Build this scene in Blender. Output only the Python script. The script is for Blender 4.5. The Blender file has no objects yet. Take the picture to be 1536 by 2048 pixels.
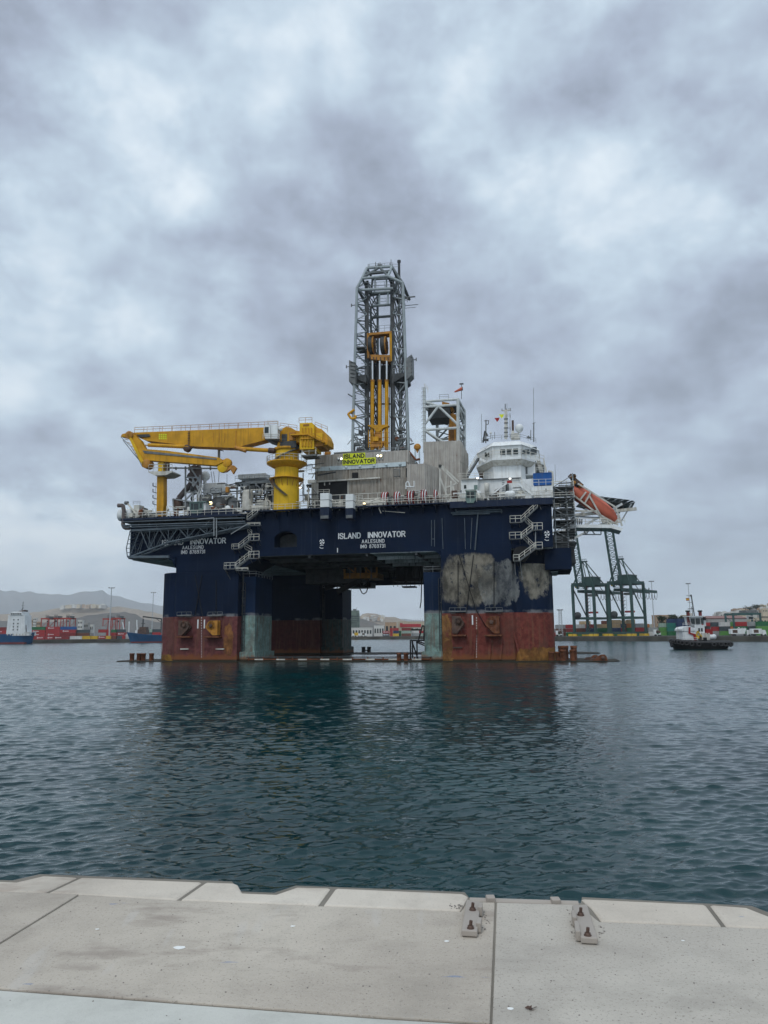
import bpy, bmesh, math, random
import numpy as np
from mathutils import Vector, Matrix
rnd = random.Random(7)
S = bpy.context.scene
C = S.collection
rad = math.radians
# ---------------------------------------------------------------- camera
F = 1500.0; PITCH = rad(9.2); ROLL = rad(-0.45); CH = 5.4
CAMR = (Matrix.Rotation(math.pi/2+PITCH, 3, 'X') @ Matrix.Rotation(ROLL, 3, 'Z'))
CAMO = Vector((0, 0, CH))
cam = bpy.data.cameras.new('camera'); co = bpy.data.objects.new('camera', cam); C.objects.link(co)
co.matrix_world = Matrix.Translation(CAMO) @ CAMR.to_4x4()
cam.sensor_fit = 'VERTICAL'; cam.sensor_height = 36; cam.lens = 36*F/2048
cam.clip_start = 0.1; cam.clip_end = 60000
S.camera = co
def ray(x, y): return (CAMR @ Vector(((x-768)/F, -(y-1024)/F, -1)))
def W(x, y, Y):                       # point of the world seen at (x, y), at distance Y
    d = ray(x, y); return CAMO + d*(Y/d.y)
def G(x, y, z):                       # the same on a level plane
    d = ray(x, y); return CAMO + d*((z-CH)/d.z)
RY = 148.0; RA = rad(-12)
RO = Vector((0, RY, 0)); RM = Matrix.Rotation(RA, 3, 'Z')
UX = RM @ Vector((1, 0, 0)); VX = RM @ Vector((0, 1, 0))
def R(x, y, v):                       # rig coordinates (across, depth, height)
    d = ray(x, y); t = (v - (CAMO-RO).dot(VX))/d.dot(VX); p = CAMO + d*t - RO
    return Vector((p.dot(UX), p.dot(VX), p.z))
def RH(x, y, z):
    p = G(x, y, z)-RO; return (p.dot(UX), p.dot(VX))
def RW(p): return RO + RM @ Vector(p)
# ---------------------------------------------------------------- materials
MATS = {}
def new_mat(name):
    m = bpy.data.materials.new(name); m.use_nodes = True
    nt = m.node_tree; b = nt.nodes['Principled BSDF']; MATS[name] = m
    return m, nt, b
def N(nt, t, **k):
    n = nt.nodes.new(t)
    for a, v in k.items():
        if a.startswith('_'): n.inputs[a[1:].replace('_', ' ')].default_value = v
        else: setattr(n, a, v)
    return n
def L(nt, a, b): nt.links.new(a, b)
def math_n(nt, op, a, b=None, c=None, clamp=False):
    n = nt.nodes.new('ShaderNodeMath'); n.operation = op; n.use_clamp = clamp
    for i, x in enumerate((a, b, c)):
        if x is None: continue
        if isinstance(x, (int, float)): n.inputs[i].default_value = x
        else: nt.links.new(x, n.inputs[i])
    return n.outputs[0]
def mix_n(nt, f, a, b, mode='MIX'):
    n = nt.nodes.new('ShaderNodeMix'); n.data_type = 'RGBA'; n.blend_type = mode
    for i, x in ((0, f), (6, a), (7, b)):
        if isinstance(x, (int, float)): n.inputs[i].default_value = x
        elif isinstance(x, tuple): n.inputs[i].default_value = (*x[:3], 1)
        else: nt.links.new(x, n.inputs[i])
    return n.outputs[2]
def ramp_n(nt, f, lo, hi): # smooth 0..1
    n = nt.nodes.new('ShaderNodeMapRange'); n.interpolation_type = 'SMOOTHSTEP'
    nt.links.new(f, n.inputs[0]); n.inputs[1].default_value = lo; n.inputs[2].default_value = hi
    return n.outputs[0]
def noise_n(nt, vec, scale, detail=4, rough=.55, stretch=None, off=None):
    if stretch or off:
        mp = nt.nodes.new('ShaderNodeMapping'); nt.links.new(vec, mp.inputs[0])
        if stretch: mp.inputs['Scale'].default_value = stretch
        if off: mp.inputs['Location'].default_value = off
        vec = mp.outputs[0]
    n = nt.nodes.new('ShaderNodeTexNoise'); nt.links.new(vec, n.inputs['Vector'])
    n.inputs['Scale'].default_value = scale; n.inputs['Detail'].default_value = detail; n.inputs['Roughness'].default_value = rough
    return n.outputs[0]
def paint(name, col, var=.25, rust=0.0, scale=.5, rough=.55, metal=0, rustcol=(.16, .06, .025), streak=True, bump=.0, dirt=(.10,.09,.08), dirtamt=.3):
    """weathered paint: mottling, vertical dirt streaks, rust patches"""
    m, nt, b = new_mat(name)
    v = nt.nodes.new('ShaderNodeTexCoord').outputs['Object']
    n1 = noise_n(nt, v, scale, 5)
    c = mix_n(nt, ramp_n(nt, n1, .3, .75), tuple(x*(1-var) for x in col), tuple(min(1, x*(1+var*.6)) for x in col))
    if streak:
        n2 = noise_n(nt, v, 1.0, 4, .6, (2.2, 2.2, .12))
        c = mix_n(nt, math_n(nt, 'MULTIPLY', ramp_n(nt, n2, .48, .72), dirtamt), c, dirt)
    if rust:
        n3 = noise_n(nt, v, scale*2.3, 7, .65, (1, 1, .45), (3, 7, 1))
        c = mix_n(nt, ramp_n(nt, n3, .68-rust*.3, .74-rust*.25), c, rustcol)
    L(nt, c, b.inputs['Base Color'])
    b.inputs['Roughness'].default_value = rough; b.inputs['Metallic'].default_value = metal; b.inputs['Specular IOR Level'].default_value = .22
    if bump:
        bp = N(nt, 'ShaderNodeBump'); bp.inputs['Strength'].default_value = bump
        L(nt, noise_n(nt, v, scale*8, 4), bp.inputs['Height']); L(nt, bp.outputs[0], b.inputs['Normal'])
    return m
def plain(name, col, rough=.5, metal=0):
    m, nt, b = new_mat(name)
    v = nt.nodes.new('ShaderNodeTexCoord').outputs['Object']
    c = mix_n(nt, noise_n(nt, v, 1.3, 3), tuple(x*.8 for x in col), tuple(min(1, x*1.15) for x in col))
    L(nt, c, b.inputs['Base Color']); b.inputs['Roughness'].default_value = rough; b.inputs['Metallic'].default_value = metal
    return m
def glow(name, col, s):
    m, nt, b = new_mat(name); b.inputs['Base Color'].default_value = (*col, 1)
    b.inputs['Emission Color'].default_value = (*col, 1); b.inputs['Emission Strength'].default_value = s
# ---------------------------------------------------------------- mesh builder
class MB:
    def __init__(s): s.v = []; s.f = []; s.m = []; s.names = []; s.sm = []
    def mi(s, m):
        if m not in s.names: s.names.append(m)
        return s.names.index(m)
    def add(s, vs, fs, m, smooth=False):
        o = len(s.v); s.v += [tuple(p) for p in vs]; i = s.mi(m)
        for f in fs: s.f.append(tuple(o+k for k in f)); s.m.append(i); s.sm.append(smooth)
    def box(s, x0, x1, y0, y1, z0, z1, m):
        if x0 > x1: x0, x1 = x1, x0
        if y0 > y1: y0, y1 = y1, y0
        if z0 > z1: z0, z1 = z1, z0
        s.add([(x0,y0,z0),(x1,y0,z0),(x1,y1,z0),(x0,y1,z0),(x0,y0,z1),(x1,y0,z1),(x1,y1,z1),(x0,y1,z1)],
              [(0,3,2,1),(4,5,6,7),(0,1,5,4),(1,2,6,5),(2,3,7,6),(3,0,4,7)], m)
    def beam(s, p, q, w, h, m):
        p = Vector(p); q = Vector(q); d = q-p
        if d.length < 1e-6: return
        d.normalize(); up = Vector((0, 0, 1))
        if abs(d.z) > .98: up = Vector((0, 1, 0))
        a = d.cross(up).normalized()*w/2; b = a.cross(d).normalized()*h/2
        vs = [p-a-b, p+a-b, p+a+b, p-a+b, q-a-b, q+a-b, q+a+b, q-a+b]
        s.add(vs, [(0,1,2,3),(7,6,5,4),(0,4,5,1),(1,5,6,2),(2,6,7,3),(3,7,4,0)], m)
    def tube(s, p, q, r, m, n=6, r2=None, cap=True):
        p = Vector(p); q = Vector(q); d = q-p
        if d.length < 1e-6: return
        d.normalize(); up = Vector((0, 0, 1)) if abs(d.z) < .98 else Vector((1, 0, 0))
        a = d.cross(up).normalized(); b = a.cross(d); r2 = r if r2 is None else r2
        vs = []
        for c, rr in ((p, r), (q, r2)):
            for k in range(n):
                t = 2*math.pi*k/n; vs.append(c + a*math.cos(t)*rr + b*math.sin(t)*rr)
        fs = [(k, k+n, (k+1) % n+n, (k+1) % n) for k in range(n)]
        s.add(vs, fs, m, n > 6)
        if cap: s.add(vs, [tuple(range(n)), tuple(range(2*n-1, n-1, -1))], m)
    def path(s, pts, r, m, n=6):
        for a, b in zip(pts, pts[1:]): s.tube(a, b, r, m, n)
    def lathe(s, c, prof, m, n=24, axis='z', ang=(0, 2*math.pi)):
        """profile of (radius, height) round an axis through c"""
        full = abs(ang[1]-ang[0]-2*math.pi) < 1e-6; K = n if full else n+1
        vs = []
        for r, h in prof:
            for k in range(K):
                t = ang[0]+(ang[1]-ang[0])*k/n; x = math.cos(t)*r; y = math.sin(t)*r
                q = {'z': (x, y, h), 'x': (h, x, y), 'y': (y, h, x)}[axis]
                vs.append((c[0]+q[0], c[1]+q[1], c[2]+q[2]))
        fs = []
        for i in range(len(prof)-1):
            for k in range(n):
                a = i*K+k; b = i*K+(k+1) % K; fs.append((a, b, b+K, a+K))
        s.add(vs, fs, m, True)
    def prism(s, poly, h0, h1, m, axis='z'):
        """polygon extruded; axis y: poly is (x, z)"""
        n = len(poly)
        def q(p, h): return (p[0], p[1], h) if axis == 'z' else ((p[0], h, p[1]) if axis == 'y' else (h, p[0], p[1]))
        vs = [q(p, h0) for p in poly] + [q(p, h1) for p in poly]
        area = sum(poly[i][0]*poly[(i+1) % n][1]-poly[(i+1) % n][0]*poly[i][1] for i in range(n))
        fs = [tuple(range(n-1, -1, -1)), tuple(range(n, 2*n))] + [(i, (i+1) % n, (i+1) % n+n, i+n) for i in range(n)]
        flip = (area < 0) != (axis == 'y') != (h1 < h0)
        if flip: fs = [f[::-1] for f in fs]
        s.add(vs, fs, m)
    def loft(s, rings, m, smooth=True, caps=True):
        n = len(rings[0]); vs = [p for r in rings for p in r]; fs = []
        for i in range(len(rings)-1):
            for k in range(n): fs.append((i*n+k, i*n+(k+1) % n, (i+1)*n+(k+1) % n, (i+1)*n+k))
        s.add(vs, fs, m, smooth)
        if caps: s.add(vs, [tuple(range(n-1, -1, -1)), tuple(range((len(rings)-1)*n, len(rings)*n))], m)
    def ball(s, c, r, m, n=14, sz=1):
        prof = [(r*math.cos(t), r*sz*math.sin(t)) for t in [(-.5+i/8)*math.pi for i in range(9)]]
        s.lathe(c, prof, m, n)
    def disc(s, c, r, w, m, axis='x', n=20, hole=0):
        prof = [(hole, -w/2), (r, -w/2), (r, w/2), (hole, w/2)]
        s.lathe(c, prof, m, n, axis)
    def torus(s, c, R_, r, m, axis='y', n=14, k=7):
        prof = [(R_+r*math.cos(t), r*math.sin(t)) for t in [2*math.pi*i/k for i in range(k+1)]]
        s.lathe(c, prof, m, n, axis)
    def corr(s, p, q, z0, z1, m, pitch=.8, dep=.12, z0b=None, z1b=None):
        """corrugated wall between plan points p and q"""
        p = Vector(p[:2]); q = Vector(q[:2]); Ln = (q-p).length; d = (q-p)/Ln; nrm = Vector((d.y, -d.x))
        K = max(2, int(Ln/pitch)); vs = []; fs = []
        z0b = z0 if z0b is None else z0b; z1b = z1 if z1b is None else z1b
        pts = []
        for k in range(K):
            for t, e in ((0, 0), (.42, 0), (.5, 1), (.92, 1)): pts.append(((k+t)/K, e))
        pts.append((1, 0))
        for t, e in pts:
            w = p+d*t*Ln+nrm*dep*e
            vs += [(w.x, w.y, z0+(z0b-z0)*t), (w.x, w.y, z1+(z1b-z1)*t)]
        for k in range(len(pts)-1): fs.append((2*k, 2*k+2, 2*k+3, 2*k+1))
        s.add(vs, fs, m)
    def rail(s, pts, m='rail', h=1.1, step=1.6, r=.045, mid=2):
        for a, b in zip(pts, pts[1:]):
            a = Vector(a); b = Vector(b); Ln = (b-a).length; K = max(1, round(Ln/step)); up = Vector((0, 0, h))
            for k in range(K+1):
                p = a+(b-a)*k/K; s.tube(p, p+up, r, m, 4, cap=False)
            for j in range(mid): s.tube(a+up*(1-j*.45), b+up*(1-j*.45), r, m, 4, cap=False)
    def lattice(s, a0, a1, b0, b1, n, r, m, rc=None, cross=False, post=True):
        """two chords a and b with zigzag bracing"""
        a0, a1, b0, b1 = map(Vector, (a0, a1, b0, b1)); rc = rc or r*1.6
        s.tube(a0, a1, rc, m); s.tube(b0, b1, rc, m)
        for k in range(n):
            t, u = k/n, (k+1)/n; pa, qa = a0.lerp(a1, t), a0.lerp(a1, u); pb, qb = b0.lerp(b1, t), b0.lerp(b1, u)
            if cross: s.tube(pa, qb, r, m, 5); s.tube(pb, qa, r, m, 5)
            elif k % 2: s.tube(pa, qb, r, m, 5)
            else: s.tube(pb, qa, r, m, 5)
            if post: s.tube(pa, pb, r, m, 5)
        s.tube(a1, b1, r, m, 5)
    def build(s, name, parent=None, origin=(0, 0, 0), bevel=0):
        me = bpy.data.meshes.new(name)
        o = Vector(origin)
        me.from_pydata([(p[0]-o.x, p[1]-o.y, p[2]-o.z) for p in s.v], [], s.f)
        for n in s.names: me.materials.append(MATS[n])
        me.polygons.foreach_set('material_index', s.m); me.polygons.foreach_set('use_smooth', s.sm); me.update()
        ob = bpy.data.objects.new(name, me); C.objects.link(ob)
        if parent: ob.parent = parent
        if bevel:
            b = ob.modifiers.new('bevel', 'BEVEL'); b.width = bevel; b.segments = 2; b.limit_method = 'ANGLE'
        return ob
def tag(o, label=None, cat=None, group=None, kind=None):
    if label: o['label'] = label
    if cat: o['category'] = cat
    if group: o['group'] = group
    if kind: o['kind'] = kind
    return o
def thing(name, label, cat, loc=(0, 0, 0), rz=0, group=None):
    o = bpy.data.objects.new(name, None); C.objects.link(o); o.empty_display_size = .5
    o.location = loc; o.rotation_euler = (0, 0, rz); return tag(o, label, cat, group)
def on_rig(name, label, cat, p, group=None): # a thing standing on the rig; its parts are built in rig coordinates with origin=p
    return thing(name, label, cat, RW(p), RA, group)
def children(o): return [c for c in bpy.data.objects if c.parent == o]
def dup(o, loc=None, rz=None, label=None, parent=None):
    c = o.copy(); C.objects.link(c)
    if parent: c.parent = parent
    if loc is not None: c.location = loc
    if rz is not None: c.rotation_euler = (0, 0, rz)
    if label: c['label'] = label
    for k in children(o):
        dup(k, parent=c)
    return c
def lettering(txt, c, size, m, parent, width=None, origin=(0,0,0), thick=.02, bold=0, slope=0, name='lettering'):
    """flat letters facing -Y (rig front), centred on c"""
    cu = bpy.data.curves.new('txt', 'FONT'); cu.body = txt; cu.align_x = 'CENTER'; cu.align_y = 'CENTER'
    cu.size = size; cu.extrude = thick; cu.offset = bold; cu.space_character = 1.18
    t = bpy.data.objects.new('txt', cu); C.objects.link(t)
    dg = bpy.context.evaluated_depsgraph_get(); dg.update()
    me = bpy.data.meshes.new_from_object(t.evaluated_get(dg)); bpy.data.objects.remove(t); bpy.data.curves.remove(cu)
    xs = [v.co.x for v in me.vertices]; k = width/(max(xs)-min(xs)) if width else 1
    me.transform(Matrix.Translation(Vector(c)-Vector(origin)) @ Matrix.Rotation(-slope, 4, 'Y') @ Matrix.Rotation(math.pi/2, 4, 'X') @ Matrix.Diagonal((k, 1, 1, 1)))
    me.name = name; me.materials.clear(); me.materials.append(MATS[m])
    o = bpy.data.objects.new(name, me); C.objects.link(o); o.parent = parent
    return o

OC = [(.31, 0), (.12, .07), (0, .28), (0, .72), (.12, .93), (.31, 1), (.5, .93), (.62, .72), (.62, .28), (.5, .07), (.31, 0)]
GLY = {'A': (.66, [[(0, 0), (.33, 1), (.66, 0)], [(.12, .34), (.54, .34)]]), 'D': (.6, [[(0, 0), (0, 1), (.34, 1), (.54, .84), (.6, .5), (.54, .16), (.34, 0), (0, 0)]]), 'E': (.52, [[(.52, 0), (0, 0), (0, 1), (.52, 1)], [(0, .52), (.44, .52)]]),
 'I': (.0, [[(0, 0), (0, 1)]]), 'L': (.48, [[(0, 1), (0, 0), (.48, 0)]]), 'M': (.74, [[(0, 0), (0, 1), (.37, .25), (.74, 1), (.74, 0)]]), 'N': (.6, [[(0, 0), (0, 1), (.6, 0), (.6, 1)]]), 'O': (.62, [OC]),
 'R': (.6, [[(0, 0), (0, 1), (.4, 1), (.57, .88), (.57, .64), (.4, .5), (0, .5)], [(.3, .5), (.6, 0)]]), 'S': (.58, [[(.57, .8), (.42, 1), (.16, 1), (.01, .85), (.01, .67), (.16, .55), (.43, .46), (.58, .33), (.58, .15), (.42, 0), (.15, 0), (0, .18)]]),
 'T': (.58, [[(0, 1), (.58, 1)], [(.29, 1), (.29, 0)]]), 'U': (.6, [[(0, 1), (0, .2), (.14, 0), (.46, 0), (.6, .2), (.6, 1)]]), 'V': (.64, [[(0, 1), (.32, 0), (.64, 1)]]), ' ': (.38, []),
 '8': (.54, [[(.27, .53), (.06, .66), (.06, .87), (.18, 1), (.36, 1), (.48, .87), (.48, .66), (.27, .53), (0, .36), (0, .13), (.14, 0), (.4, 0), (.54, .13), (.54, .36), (.27, .53)]]), '7': (.52, [[(0, 1), (.52, 1), (.18, 0)]]),
 '6': (.54, [[(.48, .88), (.36, 1), (.16, 1), (.02, .8), (0, .3), (.12, 0), (.42, 0), (.54, .16), (.54, .4), (.42, .55), (.14, .55), (0, .4)]]), '9': (.54, [[(.06, .12), (.18, 0), (.38, 0), (.52, .2), (.54, .7), (.42, 1), (.12, 1), (0, .84), (0, .6), (.12, .45), (.4, .45), (.54, .6)]]),
 '3': (.5, [[(0, .86), (.12, 1), (.36, 1), (.48, .86), (.48, .66), (.34, .53), (.2, .53)], [(.34, .53), (.5, .38), (.5, .14), (.36, 0), (.12, 0), (0, .14)]]), '1': (.14, [[(0, .82), (.14, 1), (.14, 0)]])}
def strokes(txt, x0, x1, z0, z1, v, m, th=.15, gap=.26, slant=0):
    """letters drawn as flat bars on the plane y = v"""
    wn = sum(GLY[c][0]+gap for c in txt)-gap; h = z1-z0; k = (x1-x0)/wn; B = MB(); x = 0; t = h*th
    for i, c in enumerate(txt):
        w_, ls = GLY[c]
        for l in ls:
            for (ax, ay), (bx_, by) in zip(l, l[1:]):
                p = Vector((x0+(x+ax)*k+slant*ay, v, z0+t/2+ay*(h-t))); q = Vector((x0+(x+bx_)*k+slant*by, v, z0+t/2+by*(h-t))); d = (q-p).normalized()*t*.45
                n = Vector((-d.z, 0, d.x)).normalized()*t/2; P4 = [p-d-n, q+d-n, q+d+n, p-d+n]; e_ = Vector((0, .05, 0))
                B.add([w-e_ for w in P4]+P4, [(0, 1, 2, 3), (4, 7, 6, 5), (0, 4, 5, 1), (1, 5, 6, 2), (2, 6, 7, 3), (3, 7, 4, 0)], m)
        x += w_+gap
    return B
# ---------------------------------------------------------------- light, sky, haze
w = bpy.data.worlds.new('World'); S.world = w; w.use_nodes = True
nt = w.node_tree; bg = nt.nodes['Background']; bg.inputs['Strength'].default_value = .1
SUN_EL = rad(50); SUN_AZ = rad(205)     # clockwise from +Y
sky = N(nt, 'ShaderNodeTexSky', sky_type='NISHITA', sun_disc=False, sun_elevation=SUN_EL, sun_rotation=SUN_AZ)
gd = nt.nodes.new('ShaderNodeTexCoord').outputs['Generated']
sp = nt.nodes.new('ShaderNodeSeparateXYZ'); L(nt, gd, sp.inputs[0])
zz = math_n(nt, 'MAXIMUM', sp.outputs[2], 0.0)
den = math_n(nt, 'ADD', zz, .16)
cb = nt.nodes.new('ShaderNodeCombineXYZ')
L(nt, math_n(nt, 'DIVIDE', sp.outputs[0], den), cb.inputs[0]); L(nt, math_n(nt, 'DIVIDE', sp.outputs[1], den), cb.inputs[1])
L(nt, math_n(nt, 'MULTIPLY', zz, .6), cb.inputs[2])
cv = cb.outputs[0]
dv = N(nt, 'ShaderNodeMapping'); L(nt, gd, dv.inputs[0]); dv.inputs['Scale'].default_value = (1, 1, 1.35); dv.inputs['Location'].default_value = (.3, .1, .4)
def cn(vec, sc_, det, rg, dist=0, off=None):
    o_ = noise_n(nt, vec, sc_, det, rg, None, off); o_.node.inputs['Distortion'].default_value = dist; return o_
n1 = cn(dv.outputs[0], 3.4, 9, .5, .05); n2 = cn(cv, 2.2, 9, .55, .05, (7.1, 3.3, 2)); n3 = cn(dv.outputs[0], 8.0, 9, .56, .05, (3, 1, 2))
s0 = math_n(nt, 'ADD', math_n(nt, 'MULTIPLY', n1, .42), math_n(nt, 'ADD', math_n(nt, 'MULTIPLY', n2, .28), math_n(nt, 'MULTIPLY', n3, .42)))
s0 = math_n(nt, 'ADD', math_n(nt, 'MULTIPLY', math_n(nt, 'SUBTRACT', s0, .56), 1.8), .575)
w1 = cn(dv.outputs[0], 7, 6, .6, 0, (5, 5, 5)); w2 = cn(dv.outputs[0], 7, 6, .6, 0, (9, 2, 7))
wx_ = math_n(nt, 'ADD', sp.outputs[0], math_n(nt, 'MULTIPLY', math_n(nt, 'SUBTRACT', w1, .5), .22)); wz_ = math_n(nt, 'ADD', sp.outputs[2], math_n(nt, 'MULTIPLY', math_n(nt, 'SUBTRACT', w2, .5), .16))
def blob(dx, dz, wx, wz, amp):   # big bright or dark parts of the overcast, by direction
    a = math_n(nt, 'DIVIDE', math_n(nt, 'SUBTRACT', wx_, dx), wx); b = math_n(nt, 'DIVIDE', math_n(nt, 'SUBTRACT', wz_, dz), wz)
    r = math_n(nt, 'ADD', math_n(nt, 'MULTIPLY', a, a), math_n(nt, 'MULTIPLY', b, b))
    return math_n(nt, 'MULTIPLY', math_n(nt, 'EXPONENT', math_n(nt, 'MULTIPLY', r, -1.0)), amp)
def skydir(x, y): d = ray(x, y).normalized(); return d.x, d.z
tot = s0
for x, y, wx, wz, a in ((240, 180, .07, .09, .13), (40, 310, .09, .05, .12), (60, 80, .08, .06, -.13), (1130, 290, .09, .05, .14), (880, 190, .06, .10, .07), (700, 60, .12, .05, .05),
                        (560, 450, .11, .06, -.12), (130, 930, .15, .045, -.22), (330, 640, .07, .04, -.08), (150, 620, .06, .02, .10), (480, 600, .03, .05, .07), (1420, 330, .05, .12, -.10), (400, 120, .05, .10, -.04), (900, 450, .12, .06, -.03),
                        (60, 1060, .16, .035, .24), (640, 1000, .1, .12, .03), (1510, 480, .04, .03, .14), (1150, 850, .2, .03, .04), (1400, 1080, .12, .03, -.05), (1400, 1180, .2, .03, .05), (1300, 560, .04, .05, .04), (1450, 720, .08, .1, -.05), (300, 1120, .25, .03, .10)):
    dx, dz = skydir(x, y); tot = math_n(nt, 'ADD', tot, blob(dx, dz, wx, wz, a))
cr = nt.nodes.new('ShaderNodeValToRGB'); L(nt, tot, cr.inputs[0])
el = cr.color_ramp.elements
el[0].position = .25; el[0].color = (.20, .228, .29, 1); el[1].position = .86; el[1].color = (.78, .86, .92, 1)
for p, c in ((.38, (.28, .322, .408)), (.48, (.362, .42, .53)), (.57, (.435, .52, .63)), (.66, (.53, .64, .745)), (.75, (.66, .755, .84))):
    e = el.new(p); e.color = (*c, 1)
hz = math_n(nt, 'SUBTRACT', 1, ramp_n(nt, sp.outputs[2], .0, .13))
cc = mix_n(nt, math_n(nt, 'MULTIPLY', hz, .38), cr.outputs[0], (.66, .74, .81))
up = ramp_n(nt, sp.outputs[2], .68, 1.0)      # overcast is brightest overhead
cc = mix_n(nt, up, cc, mix_n(nt, 1.0, cc, (2.0, 1.97, 1.92), 'MULTIPLY'))
back = ramp_n(nt, math_n(nt, 'MULTIPLY', sp.outputs[1], -1), -.1, .6)
cc = mix_n(nt, back, cc, mix_n(nt, 1.0, cc, (1.25, 1.24, 1.22), 'MULTIPLY'))
sc = mix_n(nt, 1.0, cc, (11.0, 11.0, 11.0), 'MULTIPLY')
L(nt, mix_n(nt, .96, sky.outputs[0], sc), bg.inputs['Color'])
sl = bpy.data.lights.new('sun', 'SUN'); sl.energy = .95; sl.angle = rad(14); sl.color = (1, .96, .9)
so = bpy.data.objects.new('sun', sl); C.objects.link(so)
sd = Vector((math.sin(SUN_AZ)*math.cos(SUN_EL), math.cos(SUN_AZ)*math.cos(SUN_EL), math.sin(SUN_EL)))
so.rotation_euler = sd.to_track_quat('Z', 'Y').to_euler()
vs = S.view_settings; vs.view_transform = 'Standard'; vs.look = 'None'; vs.exposure = .05; vs.gamma = 1
S.render.engine = 'CYCLES'; S.cycles.volume_bounces = 2
m, nt, b = new_mat('haze'); nt.nodes.remove(b)
pv = N(nt, 'ShaderNodeVolumePrincipled'); pv.inputs['Color'].default_value = (.93, .97, 1, 1); pv.inputs['Density'].default_value = 6e-5; pv.inputs['Anisotropy'].default_value = .1
L(nt, pv.outputs[0], nt.nodes['Material Output'].inputs['Volume'])
B = MB(); B.box(-14000, 14000, -60, 20000, -7, 1800, 'haze'); tag(B.build('haze'), kind='stuff')
# ---------------------------------------------------------------- water
m, nt, b = new_mat('water')
v = nt.nodes.new('ShaderNodeNewGeometry').outputs['Position']
b.inputs['IOR'].default_value = 1.333; b.inputs['Roughness'].default_value = .06
dcol = mix_n(nt, ramp_n(nt, noise_n(nt, v, .05, 3), .35, .7), (.001, .021, .024), (.0015, .034, .037))
L(nt, dcol, b.inputs['Base Color'])
geo = nt.nodes.new('ShaderNodeNewGeometry'); vl = N(nt, 'ShaderNodeVectorMath', operation='LENGTH'); L(nt, v, vl.inputs[0])
h1 = noise_n(nt, v, 2.6, 4, .6, (1.0, 1.5, 1)); h2 = noise_n(nt, v, .35, 4, .6, (1, 1.7, 1), (4, 4, 0)); h3 = noise_n(nt, v, .06, 3, .6, (1, 1.6, 1), (14, 4, 0))
far = ramp_n(nt, vl.outputs['Value'], 60, 260)
b1 = N(nt, 'ShaderNodeBump'); b1.inputs['Distance'].default_value = .10; L(nt, math_n(nt, 'ADD', .07, math_n(nt, 'MULTIPLY', ramp_n(nt, vl.outputs['Value'], 35, 110), .30)), b1.inputs['Strength']); L(nt, h1, b1.inputs['Height'])
b2 = N(nt, 'ShaderNodeBump'); b2.inputs['Distance'].default_value = 1.0; L(nt, math_n(nt, 'MULTIPLY', far, .30), b2.inputs['Strength']); L(nt, h2, b2.inputs['Height']); L(nt, b1.outputs[0], b2.inputs['Normal'])
L(nt, b2.outputs[0], b.inputs['Normal'])
L(nt, math_n(nt, 'ADD', .02, math_n(nt, 'MULTIPLY', far, .16)), b.inputs['Roughness'])
def water():
    rs = np.random.RandomState(5)
    nr, nc = 1600, 900
    d = 14.0*(500/14.0)**np.linspace(0, 1, nr)
    a = np.linspace(-.95, .95, nc)
    D, A = np.meshgrid(d, a, indexing='ij'); X = D*A; Y = D.copy()
    sp_ = np.maximum(D*(500/14.0)**(1/nr)-D, D*1.9/nc)     # grid spacing
    Z = np.zeros_like(X); DX = np.zeros_like(X); DY = np.zeros_like(X)
    bands = [(l, .031) for l in np.exp(rs.uniform(np.log(.36), np.log(1.15), 75))]+[(l, .011) for l in np.exp(rs.uniform(np.log(1.15), np.log(6), 34))]+[(l, .028) for l in np.exp(rs.uniform(np.log(.12), np.log(.36), 50))]
    for l, slope in bands:
        k = 2*np.pi/l
        th = rad(-82)+rs.normal(0, .42)                   # running towards the quay
        kx, ky = k*math.cos(th), k*math.sin(th); ph = rs.uniform(0, 6.28)
        amp = slope*l/6.283
        att = np.clip((l/sp_-2.5)/2.5, 0, 1)
        arg = kx*X+ky*Y+ph
        Z += att*amp*np.cos(arg); s_ = att*amp*.85*np.sin(arg); DX -= s_*math.cos(th); DY -= s_*math.sin(th)
    patch = .8+.3*np.sin(X*.045+1.3*np.sin(Y*.03))*np.cos(Y*.05+X*.02)
    Z *= patch*np.clip((.95-np.abs(A))/.12, 0, 1)*np.clip((500-D)/60, 0, 1)
    co_ = np.stack([X+DX, Y+DY, Z], -1).reshape(-1, 3)
    i = np.arange(nr-1)[:, None]*nc+np.arange(nc-1)[None]
    f = np.stack([i, i+1, i+nc+1, i+nc], -1).reshape(-1, 4)
    me = bpy.data.meshes.new('water'); me.vertices.add(len(co_)); me.vertices.foreach_set('co', co_.ravel())
    me.loops.add(f.size); me.loops.foreach_set('vertex_index', f.ravel().astype(np.int32))
    me.polygons.add(len(f)); me.polygons.foreach_set('loop_start', np.arange(0, f.size, 4, dtype=np.int32))
    me.update(calc_edges=True); me.polygons.foreach_set('use_smooth', np.ones(len(f), bool))
    me.materials.append(MATS['water']); o = bpy.data.objects.new('water', me); C.objects.link(o); tag(o, kind='structure')
water()
B = MB()
# the rest of the sea, a sheet round the rippled part
e = .95
q = [(-14*e, 14), (14*e, 14), (500*e, 500), (-500*e, 500)]
o4 = [(-13000, -50), (13000, -50), (13000, 19500), (-13000, 19500)]
zz_ = -.01
B.add([(*p, zz_) for p in q]+[(*p, zz_) for p in o4], [(4, 5, 1, 0), (5, 6, 2, 1), (6, 7, 3, 2), (7, 4, 0, 3)], 'water')
tag(B.build('sea'), kind='structure')
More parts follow.
